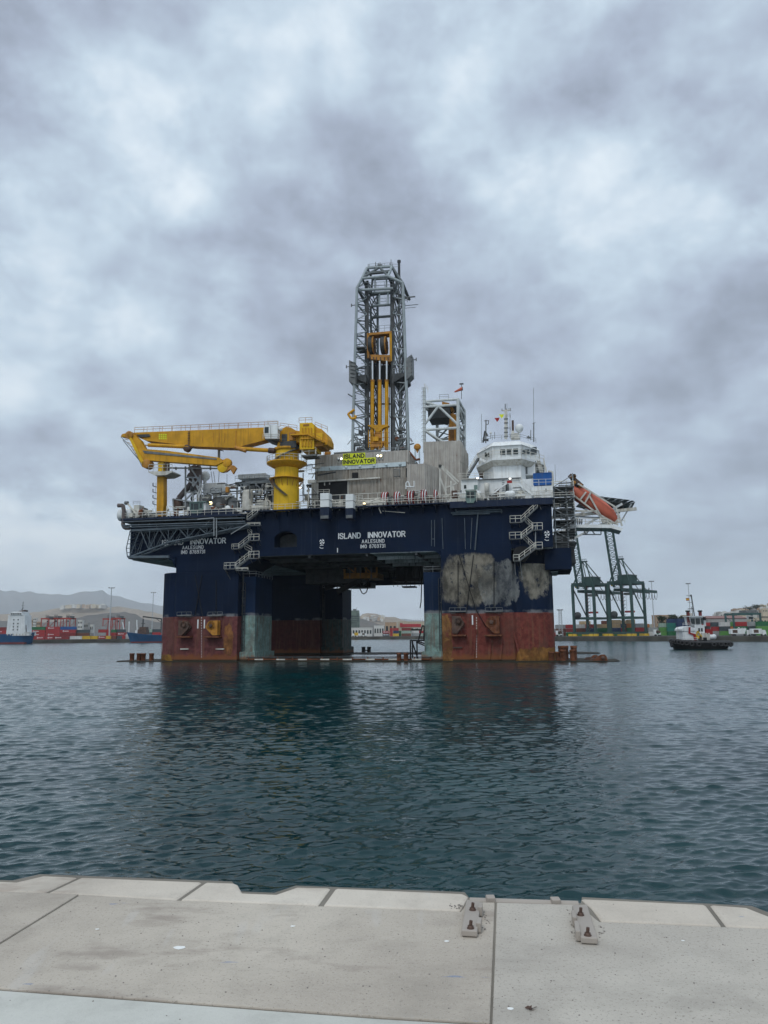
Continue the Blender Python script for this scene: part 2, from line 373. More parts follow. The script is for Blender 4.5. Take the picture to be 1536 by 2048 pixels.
# ---------------------------------------------------------------- near quay
QZ = 3.8
def concrete(name, c1, c2, speck=.5, stain=None):
    m, nt, b = new_mat(name)
    v = nt.nodes.new('ShaderNodeNewGeometry').outputs['Position']
    c = mix_n(nt, ramp_n(nt, noise_n(nt, v, .7, 5, .6), .3, .7), c1, c2)
    c = mix_n(nt, math_n(nt, 'MULTIPLY', ramp_n(nt, noise_n(nt, v, 3.2, 6, .7), .45, .7), .30), c, tuple(x*.62 for x in c1))
    c = mix_n(nt, math_n(nt, 'MULTIPLY', ramp_n(nt, noise_n(nt, v, 60, 3, .8), .56, .66), speck), c, tuple(x*.42 for x in c1))
    c = mix_n(nt, math_n(nt, 'MULTIPLY', ramp_n(nt, noise_n(nt, v, 130, 2, .8), .60, .66), .5), c, (.55, .53, .5))
    gr = noise_n(nt, v, .45, 6, .7, (1.0, 1.9, 1), (7, 3, 0))
    c = mix_n(nt, math_n(nt, 'MULTIPLY', ramp_n(nt, gr, .47, .66), .42), c, tuple(x*.60 for x in c1))
    vo = N(nt, 'ShaderNodeTexVoronoi', feature='DISTANCE_TO_EDGE'); vo.inputs['Scale'].default_value = .55; wv = N(nt, 'ShaderNodeVectorMath', operation='ADD'); L(nt, v, wv.inputs[0]); nv_ = N(nt, 'ShaderNodeTexNoise'); nv_.inputs['Scale'].default_value = 2.5; L(nt, v, nv_.inputs['Vector']); L(nt, nv_.outputs['Color'], wv.inputs[1]); L(nt, wv.outputs[0], vo.inputs['Vector'])
    ck = math_n(nt, 'MULTIPLY', math_n(nt, 'SUBTRACT', 1, ramp_n(nt, vo.outputs['Distance'], .0, .006)), ramp_n(nt, noise_n(nt, v, .8, 3), .5, .6))
    wr = noise_n(nt, v, 4.5, 3, .6, (1, .18, 1), (5, 2, 0))
    c = mix_n(nt, math_n(nt, 'MULTIPLY', ramp_n(nt, wr, .62, .70), .25), c, (.5, .48, .45))
    if stain:
        st = noise_n(nt, v, 1.1, 4, .6, (1, 2.2, 1), (2.4, 8, 0))
        c = mix_n(nt, math_n(nt, 'MULTIPLY', ramp_n(nt, st, .54, .66), .55), c, stain)
        bl = noise_n(nt, v, 2.3, 3, .6, (1, 3, 1), (12.4, 3, 0))
        c = mix_n(nt, math_n(nt, 'MULTIPLY', ramp_n(nt, bl, .715, .75), .55), c, (.13, .2, .33))
    L(nt, c, b.inputs['Base Color']); b.inputs['Roughness'].default_value = .9
    bp = N(nt, 'ShaderNodeBump'); bp.inputs['Strength'].default_value = .5; bp.inputs['Distance'].default_value = .006
    L(nt, math_n(nt, 'ADD', noise_n(nt, v, 45, 5, .75), noise_n(nt, v, 5, 3)), bp.inputs['Height']); L(nt, bp.outputs[0], b.inputs['Normal'])
concrete('slab_concrete', (.39, .34, .28), (.49, .435, .36), .6, (.21, .17, .14))
concrete('slab_right', (.41, .37, .315), (.485, .445, .38), .75)
concrete('kerb_concrete', (.50, .44, .365), (.60, .54, .455), .3, (.26, .20, .16))
concrete('apron_concrete', (.47, .465, .415), (.535, .53, .48), .15)
concrete('quay_wall', (.10, .095, .08), (.16, .15, .13), .5)
paint('groove', (.20, .18, .15), .3, streak=False, rough=.95)
def slab(name, poly, m, top=QZ, bot=QZ-.35, gap=.003, bevel=.006):
    pts = [G(x, y, top).xy if not isinstance(x, Vector) else x.xy for x, y in poly]
    cen = sum((Vector(p) for p in pts), Vector((0, 0)))/len(pts)
    pts = [p+(cen-p).normalized()*gap for p in pts]
    B = MB(); B.prism([tuple(p) for p in pts], bot, top, m); o = B.build(name, bevel=bevel); return tag(o, kind='structure')
LE = -2200; 
edge_out = [(-400, 1752), (-60, 1758), (35, 1763), (89, 1750.5)]
slab('kerb_block', [(-900, 1730), (35, 1763), (89, 1750.5), (158, 1753.5), (89, 1785.5), (-900, 1752)], 'kerb_concrete', bevel=.02)
slab('kerb_block', [(162, 1753.6), (407, 1763), (354, 1799.5), (93, 1785.6)], 'kerb_concrete', bevel=.02)
slab('kerb_block', [(411, 1763.2), (468, 1765), (476, 1768), (485, 1785), (552, 1787.6), (594, 1773), (664, 1775), (638, 1810.5), (358, 1799.7)], 'kerb_concrete', bevel=.02)
slab('kerb_block', [(670, 1775.2), (927, 1786), (939, 1792), (936, 1797), (922, 1822), (644, 1810.7)], 'kerb_concrete', bevel=.02)
slab('kerb_block', [(1158, 1796), (1412, 1807.6), (1446, 1852), (1200, 1842), (1180, 1815)], 'kerb_concrete', bevel=.02)
slab('kerb_block', [(1416, 1807.8), (1493, 1813.7), (1545, 1834), (2600, 1880), (2700, 1910), (1450, 1852.4)], 'kerb_concrete', bevel=.02)
slab('quay_slab', [(-900, 1753), (159, 1787.5), (0, 1885), (-144, 1966), (-900, 1925)], 'slab_concrete')
slab('quay_slab', [(161, 1788.5), (354, 1800.2), (638, 1811.5), (922, 1823), (936, 1803), (990.5, 1804.5), (985, 1950), (981, 2046), (760, 2033), (475, 2012), (0, 1976.5), (-138, 1966.5), (2, 1886)], 'slab_concrete')
slab('quay_slab', [(992.5, 1804.6), (1157, 1809), (1198, 1843), (1446, 1853), (2700, 1912), (4800, 2700), (981, 2400), (983, 2046), (987, 1950)], 'slab_right')
o = slab('quay_slab', [(-900, 1928), (-300, 1958), (0, 1979.5), (475, 2015.5), (760, 2037), (978, 2050), (960, 4200), (-4000, 4200)], 'apron_concrete', top=QZ+.0)
# body of the quay under the slabs
base = [(-900, 1731), (35, 1763.8), (89, 1751.3), (468, 1766), (485, 1785.8), (552, 1788.4), (594, 1774), (927, 1787), (940, 1803.5), (1157, 1808.8), (1158.5, 1797), (1493, 1814.5), (1545, 1835), (2600, 1881)]
bp_ = [tuple(G(x, y, QZ-.04).xy) for x, y in base]
bp_ = [(x*1.0, y-.07) for x, y in bp_]
B = MB(); B.prism([(bp_[0][0]-30, bp_[0][1]-.6)]+bp_+[(60, bp_[-1][1]), (60, -45), (-60, -45), (-60, bp_[0][1]-.6)], -6, QZ-.009, 'groove'); tag(B.build('quay_base'), kind='structure')
# ---------------------------------------------------------------- rig materials
def hull_mat(name, blue, low, patches=(), zb=9.15, lowvar=.3, rustz=1.3):
    m, nt, b = new_mat(name)
    v = nt.nodes.new('ShaderNodeTexCoord').outputs['Object']
    sp = nt.nodes.new('ShaderNodeSeparateXYZ'); L(nt, v, sp.inputs[0]); z = sp.outputs[2]
    big = noise_n(nt, v, .12, 4); fine = noise_n(nt, v, 1.1, 6, .65); st = noise_n(nt, v, 1.0, 4, .6, (1.6, 1.6, .08))
    cb_ = mix_n(nt, ramp_n(nt, big, .3, .7), tuple(x*.75 for x in blue), tuple(x*1.25 for x in blue))
    cb_ = mix_n(nt, math_n(nt, 'MULTIPLY', ramp_n(nt, st, .55, .8), .35), cb_, (.05, .06, .075))
    wx = N(nt, 'ShaderNodeTexBrick'); mp = nt.nodes.new('ShaderNodeMapping'); mp.inputs['Rotation'].default_value = (math.pi/2, 0, 0); L(nt, v, mp.inputs[0]); L(nt, mp.outputs[0], wx.inputs['Vector'])
    wx.inputs['Scale'].default_value = 1; wx.inputs['Brick Width'].default_value = 7.5; wx.inputs['Row Height'].default_value = 2.9; wx.inputs['Mortar Size'].default_value = .03
    wx.inputs['Color1'].default_value = (1, 1, 1, 1); wx.inputs['Color2'].default_value = (.86, .86, .86, 1); wx.inputs['Mortar'].default_value = (.6, .6, .6, 1)
    cb_ = mix_n(nt, .6, cb_, mix_n(nt, 1, cb_, wx.outputs[0], 'MULTIPLY'))
    cl = mix_n(nt, ramp_n(nt, fine, .3, .75), tuple(x*(1-lowvar) for x in low), tuple(x*(1+lowvar) for x in low))
    cl = mix_n(nt, math_n(nt, 'MULTIPLY', ramp_n(nt, noise_n(nt, v, .5, 5, .7), .52, .62), .55), cl, tuple(x*.5 for x in low))
    cl = mix_n(nt, math_n(nt, 'MULTIPLY', ramp_n(nt, noise_n(nt, v, 3.5, 5, .75, (1, 1, .3)), .62, .70), .7), cl, (.30, .13, .04))
    cl = mix_n(nt, math_n(nt, 'MULTIPLY', ramp_n(nt, noise_n(nt, v, 5, 4, .8, None, (8, 8, 8)), .66, .72), .5), cl, (.42, .33, .30))
    cl = mix_n(nt, math_n(nt, 'MULTIPLY', ramp_n(nt, noise_n(nt, v, 1.0, 6, .65, (1.8, 1.8, .1), (4, 4, 0)), .50, .68), .6), cl, (.17, .085, .05))
    cl = mix_n(nt, math_n(nt, 'MULTIPLY', ramp_n(nt, noise_n(nt, v, .28, 5, .7, (1, 1, .5), (1, 9, 0)), .5, .64), .45), cl, (.11, .06, .045))
    jag = math_n(nt, 'MULTIPLY', math_n(nt, 'SUBTRACT', fine, .5), .5)
    zj = math_n(nt, 'ADD', z, jag)
    c = mix_n(nt, ramp_n(nt, z, zb-.04, zb+.04), cl, cb_)
    scr = math_n(nt, 'MULTIPLY', math_n(nt, 'MULTIPLY', ramp_n(nt, zj, zb-.25, zb), math_n(nt, 'SUBTRACT', 1, ramp_n(nt, zj, zb+.25, zb+.7))), ramp_n(nt, noise_n(nt, v, .35, 3), .42, .6))
    c = mix_n(nt, math_n(nt, 'MULTIPLY', scr, .6), c, (.25, .25, .25))
    zr = math_n(nt, 'ADD', z, math_n(nt, 'MULTIPLY', math_n(nt, 'SUBTRACT', noise_n(nt, v, .7, 4), .5), 2.2))
    c = mix_n(nt, math_n(nt, 'MULTIPLY', math_n(nt, 'SUBTRACT', 1, ramp_n(nt, zr, rustz-.5, rustz+.5)), .75), c, (.20, .075, .025))
    c = mix_n(nt, math_n(nt, 'SUBTRACT', 1, ramp_n(nt, z, .25, .6)), c, (.035, .03, .02))
    for (u0, u1, z0, z1, sof, col, amt, sc_) in patches:
        a = math_n(nt, 'POWER', math_n(nt, 'ABSOLUTE', math_n(nt, 'DIVIDE', math_n(nt, 'SUBTRACT', sp.outputs[0], (u0+u1)/2), (u1-u0)/2)), 3.2)
        bb = math_n(nt, 'POWER', math_n(nt, 'ABSOLUTE', math_n(nt, 'DIVIDE', math_n(nt, 'SUBTRACT', z, (z0+z1)/2), (z1-z0)/2)), 2.8)
        k = math_n(nt, 'SUBTRACT', 1, math_n(nt, 'ADD', a, bb))
        nn = noise_n(nt, v, sc_, 10, .66, (1, 1, .7), (u0, 3, 1))
        k = ramp_n(nt, math_n(nt, 'ADD', k, math_n(nt, 'MULTIPLY', math_n(nt, 'SUBTRACT', nn, .5), 3.0)), .0, sof*.2); hole = noise_n(nt, v, .55, 9, .72, (1, 1, .7), (9, u0, 3)); k = math_n(nt, 'MULTIPLY', k, ramp_n(nt, hole, .36, .47))
        vn = noise_n(nt, v, .38, 7, .68, (1, 1, .6), (2, 2, u1)); v2 = noise_n(nt, v, .8, 6, .7, (.5, .5, 1.3), (6, 2, u1))
        c2 = mix_n(nt, ramp_n(nt, vn, .36, .66), tuple(x*.26 for x in col), tuple(x*1.1 for x in col)); c2 = mix_n(nt, math_n(nt, 'MULTIPLY', ramp_n(nt, v2, .60, .72), .6), c2, tuple(min(1, x*1.6) for x in col))
        c = mix_n(nt, math_n(nt, 'MULTIPLY', k, amt), c, c2)
    L(nt, c, b.inputs['Base Color']); b.inputs['Roughness'].default_value = .7; b.inputs['Specular IOR Level'].default_value = .12
    bp = N(nt, 'ShaderNodeBump'); bp.inputs['Strength'].default_value = .35; bp.inputs['Distance'].default_value = .08
    L(nt, noise_n(nt, v, .9, 4), bp.inputs['Height']); L(nt, bp.outputs[0], b.inputs['Normal'])
BLUE = (.0022, .0095, .029); RED = (.135, .036, .031)
hull_mat('hull', BLUE, (.085, .026, .024))  # red darkened: shade under the deck put into the rear columns' colour
hull_mat('hull_worn', BLUE, (.155, .040, .031), ((11.0, 21.8, 10.2, 20.9, 2.6, (.21, .19, .15), .95, .30), (26.0, 32.2, 11.6, 20.4, 2.6, (.24, .22, .175), .9, .45),
        (18.5, 26.0, 10.0, 19.5, 1.6, (.23, .235, .22), .62, .6), (9.5, 13.2, -3, 9.0, .7, (.36, .19, .06), .75, 1.0), (25, 34, -1, 2.6, .5, (.30, .15, .04), .8, .7)))
hull_mat('hull_left', BLUE, (.125, .042, .042), ((-33.6, -31.6, 1.0, 7.4, .3, (.34, .15, .05), .85, .9), (-60, -44.5, -1, 1.6, .4, (.30, .17, .03), .8, .7)))
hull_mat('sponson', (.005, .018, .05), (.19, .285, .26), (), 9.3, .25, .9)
hull_mat('sponson_shaded', BLUE, (.06, .085, .08), (), 9.3, .3, .9)  # sponson paint with the shade of the rear columns in its colour
hull_mat('pontoon_steel', BLUE, (.20, .07, .035), (), 50, .4, 9)
paint('deck_blue', (.004, .013, .038), .3, rough=.5, dirt=(.05, .055, .06))
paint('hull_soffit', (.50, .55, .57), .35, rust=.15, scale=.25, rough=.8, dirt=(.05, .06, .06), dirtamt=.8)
paint('crane_yellow', (.55, .275, .012), .22, rust=.10, scale=.45, rough=.5, dirt=(.22, .11, .01), dirtamt=.45)
paint('pedestal_yellow', (.66, .40, .012), .15, rust=.04, scale=.4, rough=.5, dirt=(.3, .17, .01), dirtamt=.4)
paint('ochre', (.42, .19, .03), .3, rust=.3, scale=.8)
paint('brown_iron', (.10, .06, .045), .4, rust=.2, scale=.8)
paint('rusty', (.16, .06, .03), .5, rust=.5, scale=1.2, rough=.85)
paint('white', (.70, .72, .71), .1, rust=.05, scale=.6, dirt=(.35, .30, .24), dirtamt=.4)
paint('offwhite', (.52, .51, .46), .2, rust=.15, scale=.8, dirt=(.25, .20, .13), dirtamt=.6)
paint('rail', (.62, .60, .53), .15, rust=.15, scale=.8, streak=False)
paint('rail_grey', (.27, .29, .30), .2, streak=False)
paint('tower_white', (.52, .55, .54), .15, rust=.05, scale=.5)
paint('derrick_grey', (.12, .14, .145), .25, rust=.05, scale=.5)
paint('derrick_pale', (.30, .34, .35), .15, rust=.05, scale=.5)
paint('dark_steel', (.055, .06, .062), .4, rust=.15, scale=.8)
paint('mid_steel', (.16, .17, .17), .35, rust=.2, scale=.8)
paint('black', (.012, .012, .013), .4, streak=False)
paint('truss_grey', (.085, .11, .13), .3, rust=.1, scale=.8)
paint('cladding', (.40, .375, .335), .16, rust=.06, scale=.5, rough=.6, dirt=(.17, .14, .11), dirtamt=.5)
paint('cladding_dark', (.30, .275, .235), .22, rust=.1, scale=.5, rough=.6, dirt=(.12, .09, .06), dirtamt=.7)
paint('pale_blue', (.50, .58, .60), .1)
paint('sign_yellow', (.62, .68, .03), .05, streak=False)
paint('lifeboat_orange', (.50, .125, .075), .12, rust=0, scale=.6, dirt=(.25, .05, .03))
paint('red', (.30, .02, .02), .2); paint('container_blue', (.012, .09, .30), .2, rust=.05)
paint('cab_green', (.15, .22, .20), .2); paint('exhaust', (.13, .105, .10), .3, rust=.3, scale=.6)
plain('glass', (.008, .018, .018), .3); plain('letter_white', (.72, .74, .74), .6); plain('letter_black', (.012, .012, .012), .6)
plain('chrome', (.6, .62, .63), .3, .6); plain('tyre', (.035, .035, .037), .85)
glow('lamp_warm', (1, .78, .38), 2.6); glow('lamp_white', (1, .98, .92), 2.2)
# ---------------------------------------------------------------- the rig
def pb(B, x0, y0, x1, y1, v0, v1, m):
    a = R(x0, (y0+y1)/2, v0); c = R(x1, (y0+y1)/2, v0); t = R((x0+x1)/2, y0, v0).z; b_ = R((x0+x1)/2, y1, v0).z
    B.box(a.x, c.x, v0, v1, b_, t, m); return ((a.x+c.x)/2, (v0+v1)/2, b_)
def pp(B, pts, v0, v1, m):
    B.prism([(R(x, y, v0).x, R(x, y, v0).z) for x, y in pts], v0, v1, m, 'y')
def rt(x, y, v): return tuple(R(x, y, v))
DZ = 30.5
rig = thing('drilling_rig', 'huge blue and red semi-submersible drilling rig moored in the harbour', 'oil rig', RO, RA)
def part(B, name, label=None, parent=None, bevel=0):
    o = B.build(name, parent or rig, bevel=bevel)
    if label: o['label'] = label
    return o
# pontoons
def pont(v0, v1, u0=-58.5, u1=43.8):
    B = MB(); pl = [(u0, v0+4), (u0+1.5, v0+1.2), (u0+5, v0), (u1-5, v0), (u1-1.5, v0+1.2), (u1, v0+4), (u1, v1-4), (u1-5, v1), (u0+5, v1), (u0, v1-4)]
    B.prism(pl, -5, .14, 'pontoon_steel'); return B
pn = part(pont(-2, 15.5), 'pontoon', 'near rusty pontoon awash at the waterline'); pf = part(pont(50, 68), 'pontoon', 'far pontoon awash behind the columns')
def bollard(u, v, par, h=1.5, r=.52, m='rusty'):
    B = MB(); B.lathe((u, v, .2), [(r*.9, 0), (r*.9, h*.8), (r, h*.82), (r, h), (0, h)], m, 12); part(B, 'bollard', None, par)
for x in (264, 278, 287, 303): bollard(R(x, 1313, 1).x, 1, pn)
for x in (798, 812): bollard(R(x, 1313, -.5).x, -.5, pn, 1.5, .5)
for x in (1103, 1117): bollard(R(x, 1313, 1).x, 1.0, pn, 1.6, .6)
for x, v in ((1126, 0), (1146, 0), (1123, 5), (1131, 6), (1148, 5)): bollard(R(x, 1310, v).x, v, pn, 2.0 if v == 0 else 2.6, .62, 'rusty')
for x in (727, 738): bollard(R(x, 1304, 66).x, 66, pf, 1.5, .6, 'dark_steel')
B = MB(); a = rt(727, 1300, 66); b_ = rt(738, 1300, 66); B.beam((a[0], 66, .7), (b_[0], 66, .7), .3, .3, 'dark_steel'); part(B, 'bollard_bar', None, pf)
for x, v, k in ((1203, 0, .62), (1189, 8, .48)):   # roller fairleads at the end of the pontoon
    u = R(x, 1315, v).x; B = MB(); B.prism([(u-2.6*k, .2), (u-2*k, .8*k), (u-.3*k, 2*k), (u+.9*k, 2.1*k), (u+1.4*k, 1.6*k), (u+1.7*k, .2)], v-.5, v+.5, 'rusty', 'y')
    B.disc((u+.4*k, v-.55, 1.1*k), .6*k, .25, 'brown_iron', 'y'); part(B, 'fairlead', 'rusty wedge-shaped fairlead on the pontoon end', pn)
for x, v in ((1190, 0), (1178, 6)):
    u = R(x, 1318, v).x; B = MB(); B.prism([(u-1.0, .2), (u-.5, .6), (u+.5, .65), (u+.9, .2)], v-.4, v+.4, 'brown_iron', 'y'); part(B, 'chain_stopper', None, pn)
B = MB()   # low pipe run along the pontoon top
for zz_, m in ((.85, 'dark_steel'), (.42, 'rusty')): B.tube((-29, 1.0, zz_), (9, 1.0, zz_), .12, m)
for k in range(13): B.tube((-28.5+k*3.1, 1.0, .2), (-28.5+k*3.1, 1.0, .9), .14, 'rusty')
for k in range(8): B.box(-27+k*4.6, -25.2+k*4.6, .4, .55, .3, .55, 'offwhite')
part(B, 'pipe_run', None, pn)
# columns
CX = -8.6
def col_plan(sgn, v, worn=False):
    c = 33.4 if sgn > 0 else 36; ci = 22.1 if sgn < 0 and v == 0 else 19.8
    out = [(CX+sgn*c, v)]
    for k in range(0, 9):
        t = k/8*math.pi/2; out.append((CX+sgn*(c+.5+(40.4-c)*math.sin(t)), v+.55+4.6*(1-math.cos(t))))
    out += [(CX+sgn*40.7, v+13.5), (CX+sgn*ci, v+13.5), (CX+sgn*ci, v)]
    return out
def body_plan(sgn, v):
    c = 33.4 if sgn > 0 else 36.2
    ci = 22.1 if sgn < 0 and v == 0 else 19.8
    return [(CX+sgn*c, v+.01), (CX+sgn*(c+.02), v+12.4), (CX+sgn*(ci+.2), v+12.4), (CX+sgn*ci, v+.01)]
cols = []
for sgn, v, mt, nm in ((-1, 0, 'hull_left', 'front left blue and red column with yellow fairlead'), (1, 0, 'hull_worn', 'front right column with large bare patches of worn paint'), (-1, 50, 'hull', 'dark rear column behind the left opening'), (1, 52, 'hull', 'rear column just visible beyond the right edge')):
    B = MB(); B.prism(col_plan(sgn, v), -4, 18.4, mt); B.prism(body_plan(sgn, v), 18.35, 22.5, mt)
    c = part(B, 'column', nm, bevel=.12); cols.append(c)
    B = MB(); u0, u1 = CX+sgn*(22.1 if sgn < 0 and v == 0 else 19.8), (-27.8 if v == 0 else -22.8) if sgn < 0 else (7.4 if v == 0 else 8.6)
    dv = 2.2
    B.box(u0, u1, v+dv, v+12, -3, 17.3 if v == 0 else 17.6, 'sponson' if v == 0 else 'sponson_shaded'); 
    part(B, 'sponson', 'narrow pale green and blue sponson on the inner side', c, bevel=.08)
    B = MB(); s2 = 1 if sgn < 0 else -1
    B.box(u0, u1+s2*.5, v+dv-.9, v+12.6, -3, 1.9, 'sponson' if v == 0 else 'sponson_shaded'); part(B, 'plinth', None, c, bevel=.05)
    B = MB(); B.rail([(u1, v+dv+.1, 17.3), (u1, v+12, 17.3)], 'rail_grey'); B.rail([(u0, v+dv+.1, 17.3), (u1, v+dv+.1, 17.3)], 'rail_grey'); part(B, 'railing', None, c)
    B = MB(); ux = u0+s2*.25    # ladder pipe in the corner
    B.tube((ux, v+dv-.3, .5), (ux, v+dv-.3, 17.6), .16, 'dark_steel'); B.tube((ux+s2*.5, v+dv-.3, 2), (ux+s2*.5, v+dv-.3, 16), .07, 'dark_steel')
    for k in range(10): B.box(ux-.25, ux+.25, v+dv-.6, v+dv, 1.6+1.6*k, 1.75+1.6*k, 'dark_steel')
    part(B, 'riser_pipe', None, c)
def fairlead(x0, x1, y0, y1, m, flip, par, lab):
    a = R(x0, y1, -.1); b_ = R(x1, y0, -.1); w_ = b_.x-a.x; z0, z1 = a.z, b_.z; B = MB()
    q = [(0, .62), (.35, .98), (1, 1), (1, .08), (.62, .06), (.05, .5)]
    if flip: q = [(1-x, y) for x, y in q]
    P_ = [(a.x+w_*x, z0+(z1-z0)*y) for x, y in q]
    B.prism(P_, -1.5, -.9, m, 'y'); B.prism(P_, -.5, .0, m, 'y'); cx = a.x+w_*(.45 if not flip else .55)
    B.disc((cx, -1.0, z0+(z1-z0)*.68), w_*.36, 1.0, m, 'y'); B.disc((cx, -1.62, z0+(z1-z0)*.68), w_*.14, .2, 'brown_iron', 'y')
    B.box(a.x-w_*.1, b_.x+w_*.15, -1.6, .1, z0-.25, z0+.05, 'rusty')
    part(B, 'fairlead', lab, par, bevel=.04)
fairlead(416, 441, 1241, 1273, 'ochre', False, cols[0], 'yellow chain fairlead'); fairlead(362, 384, 1241, 1273, 'brown_iron', True, cols[0], 'dark red chain fairlead')
fairlead(906, 929, 1232, 1270, 'brown_iron', True, cols[1], 'worn ochre chain fairlead'); fairlead(972, 999, 1232, 1270, 'rusty', False, cols[1], 'rusty red chain fairlead')
B = MB()
for (x0, y0), (x1, y1) in (((952, 1259), (945, 1318)), ((981, 1276), (978, 1319)), ((1004, 1276), (1000, 1319)), ((1024, 1254), (1042, 1319))):
    B.beam(rt(x0, y0, -.12), rt(x1, y1, -.12), .5, .3, 'hull_worn')
part(B, 'guide_rail', None, cols[1])
for segs, c in (((((918, 1110), (952, 1220)), ((947, 1110), (933, 1222)), ((916, 1120), (916, 1220)), ((988, 1125), (988, 1222)), ((952, 1220), (972, 1254))), cols[1]),
                ((((390, 1150), (405, 1232)), ((432, 1160), (432, 1232)), ((404, 1150), (390, 1230))), cols[0])):
    B = MB()
    for p, q in segs: B.tube(rt(*p, -.15), rt(*q, -.15), .07, 'black', 5)
    part(B, 'mooring_chain', 'thin dark chains crossing on the column', c)
for sgn, c in ((-1, cols[0]), (1, cols[1])):
    B = MB()
    ml = ((377, 1248), (404, 1250), (395, 1248), (378, 1298)) if sgn < 0 else ((944, 1240), (1086, 1260), (1060, 1238), (1062, 1290))
    for x, y in (((326, 1247), (396, 1248), (409, 1248), (323, 1295)) if sgn < 0 else ((945, 1240), (1060, 1238), (1062, 1289))):
        u, _, z = R(x, y, -.06 if 340 < x < 1030 else 1.2); vv = -.06 if 340 < x < 1030 else 1.6
        if x < 340: vv = 2.0; u = R(x, y, 2).x+.3
        B = MB(); B.box(u-.12, u+.12, vv-.1, vv+.3, z-.9, z+.9, 'letter_white'); part(B, 'draft_mark', None, c)
    for x, y in (((369, 1298), (440, 1298)) if sgn < 0 else ((915, 1295),)):
        u, _, z = R(x, y, -.1); B = MB(); B.box(u-.9, u+.9, -.25, .1, z-.12, z+.12, 'offwhite' if x != 915 else 'brown_iron'); part(B, 'ledge', None, c)
    B = MB()
    for k in range(16): 
        u, _, z = R(403 if sgn < 0 else 953, 1235+k*5.2, -.03); B.box(u-.07, u+.07, -.05, .05, z-.16, z+.02, 'letter_white')
    part(B, 'draught_scale', 'column of small white draught figures', c)
    for x in ((370, 432) if sgn < 0 else (916, 988)):
        u, _, z = R(x, 1231 if sgn < 0 else 1223, -.2); B = MB(); B.box(u-1.6, u+1.6, -.7, .1, z-.1, z+.12, 'mid_steel'); B.rail([(u-1.6, -.65, z+.1), (u+1.6, -.65, z+.1)], 'mid_steel', .6, 1.0, .04, 1); part(B, 'ledge', None, c)
# deck box
B = MB(); U0, U1 = -55.6, 32.7
niche0, niche1 = R(547, 1080, 0).x, R(592, 1080, 0).x
nz0, nz1 = R(570, 1094, 0).z, R(570, 1063, 0).z
B.box(U0, -27.2, 0, 64, 21.5, DZ, 'hull'); B.box(11.0, 25, 0.02, 64, 21.3, DZ, 'hull_worn'); B.box(25, U1, .05, 64, 21.35, DZ, 'hull')
B.box(-27.2, niche0, .5, 6, 21.3, DZ, 'hull'); B.box(niche1, 11.0, .5, 6, 21.3, DZ, 'hull'); B.box(niche0, niche1, .5, 6, nz1, DZ, 'hull'); B.box(niche0, niche1, .5, 6, 21.3, nz0, 'hull')
B.box(niche0, niche1, 4, 6, nz0, nz1, 'dark_steel'); B.box(-27.2, 11.0, 6, 64, 21.3, DZ, 'hull')
dk = part(B, 'deck_box', 'dark blue deck box carrying the white name lettering')
B = MB(); B.box(-3, U1-.1, .6, 63.9, 21.18, 21.27, 'hull_soffit'); B.box(-30, -3.01, .6, 63.9, 21.18, 21.27, 'dark_steel'); B.box(25.2, 33.4, 4.1, 13.9, 16.85, 16.99, 'hull_soffit')  # left part uses a dark colour to paint in the underdeck shade
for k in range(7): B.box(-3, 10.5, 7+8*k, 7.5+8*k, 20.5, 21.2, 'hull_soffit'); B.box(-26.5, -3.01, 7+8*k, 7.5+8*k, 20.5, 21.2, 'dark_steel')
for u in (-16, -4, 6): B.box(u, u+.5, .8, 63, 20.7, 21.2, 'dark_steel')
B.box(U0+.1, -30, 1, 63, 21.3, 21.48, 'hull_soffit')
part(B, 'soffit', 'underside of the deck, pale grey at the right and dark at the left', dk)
def PP(fn, name, par):
    B = MB(); fn(B); part(B, name, None, par)
B = MB()   # rounded haunches
for (uc, s) in ((11.2, -1),):
    pts = [(uc, 21.3), (uc, 19.6)] + [(uc+s*(1.7-1.7*math.cos(t)), 21.3-1.7+1.7*math.sin(t)) for t in (.4, .8, 1.2, 1.57)]
    B.prism(pts, .45, 12, 'hull', 'y')
part(B, 'haunch', None, dk); B = MB(); B.prism([(-45.0, 21.5), (-46.9, 21.5), (-45.8, 20.9), (-45.0, 19.4)], .1, 12, 'hull_left', 'y')
part(B, 'haunch', None, dk); B = MB(); B.prism([(-30.5, 21.5), (-27.2, 21.5), (-27.2, 20.6), (-29.5, 19.4), (-30.5, 18.4)], 1, 12, 'hull_left', 'y')
part(B, 'haunch', None, dk); B = MB(); B.box(25.05, 33.5, 4, 14, 17.0, 21.35, 'hull')
B.box(31, 36, 2, 16, 17.2, 21.3, 'hull'); B.box(31.5, 35.5, 3, 18, 21.3, 24, 'dark_steel')
part(B, 'haunch', None, dk)
B = MB(); 
for (u0, u1) in ((-26, -12), (-2, 10)): B = MB(); B.box(u0, u1, 30, 34, 17.5, 21.2, 'dark_steel'); part(B, 'cross_beam', None, dk)
B = MB()
B.box(-27, 11, 58, 60, 18.6, 21.2, 'hull'); part(B, 'cross_beam', None, dk)
nm_ = (niche0+niche1)/2; nr_ = (niche1-niche0)/2
for sg in (-1, 1):
    B = MB(); pts = [(nm_+sg*nr_, nz1+.02)]+[(nm_+sg*nr_*math.sin(a), nz1-1.3+1.25*math.cos(a)) for a in [math.pi/2*k/8 for k in range(9)]][::-1]
    B.prism(pts, .45, 3.5, 'hull', 'y'); part(B, 'niche_arch', None, dk)
B = MB(); B.prism([(R(x, y, 0).x, R(x, y, 0).z) for x, y in ((1026, 1124), (1026, 1106), (1030, 1096), (1040, 1092), (1052, 1093), (1060, 1100), (1060, 1110), (1050, 1124))], -.03, .2, 'black', 'y'); part(B, 'recess_shade', None, dk)  # black plate on the face, painting the shade of an arched hollow
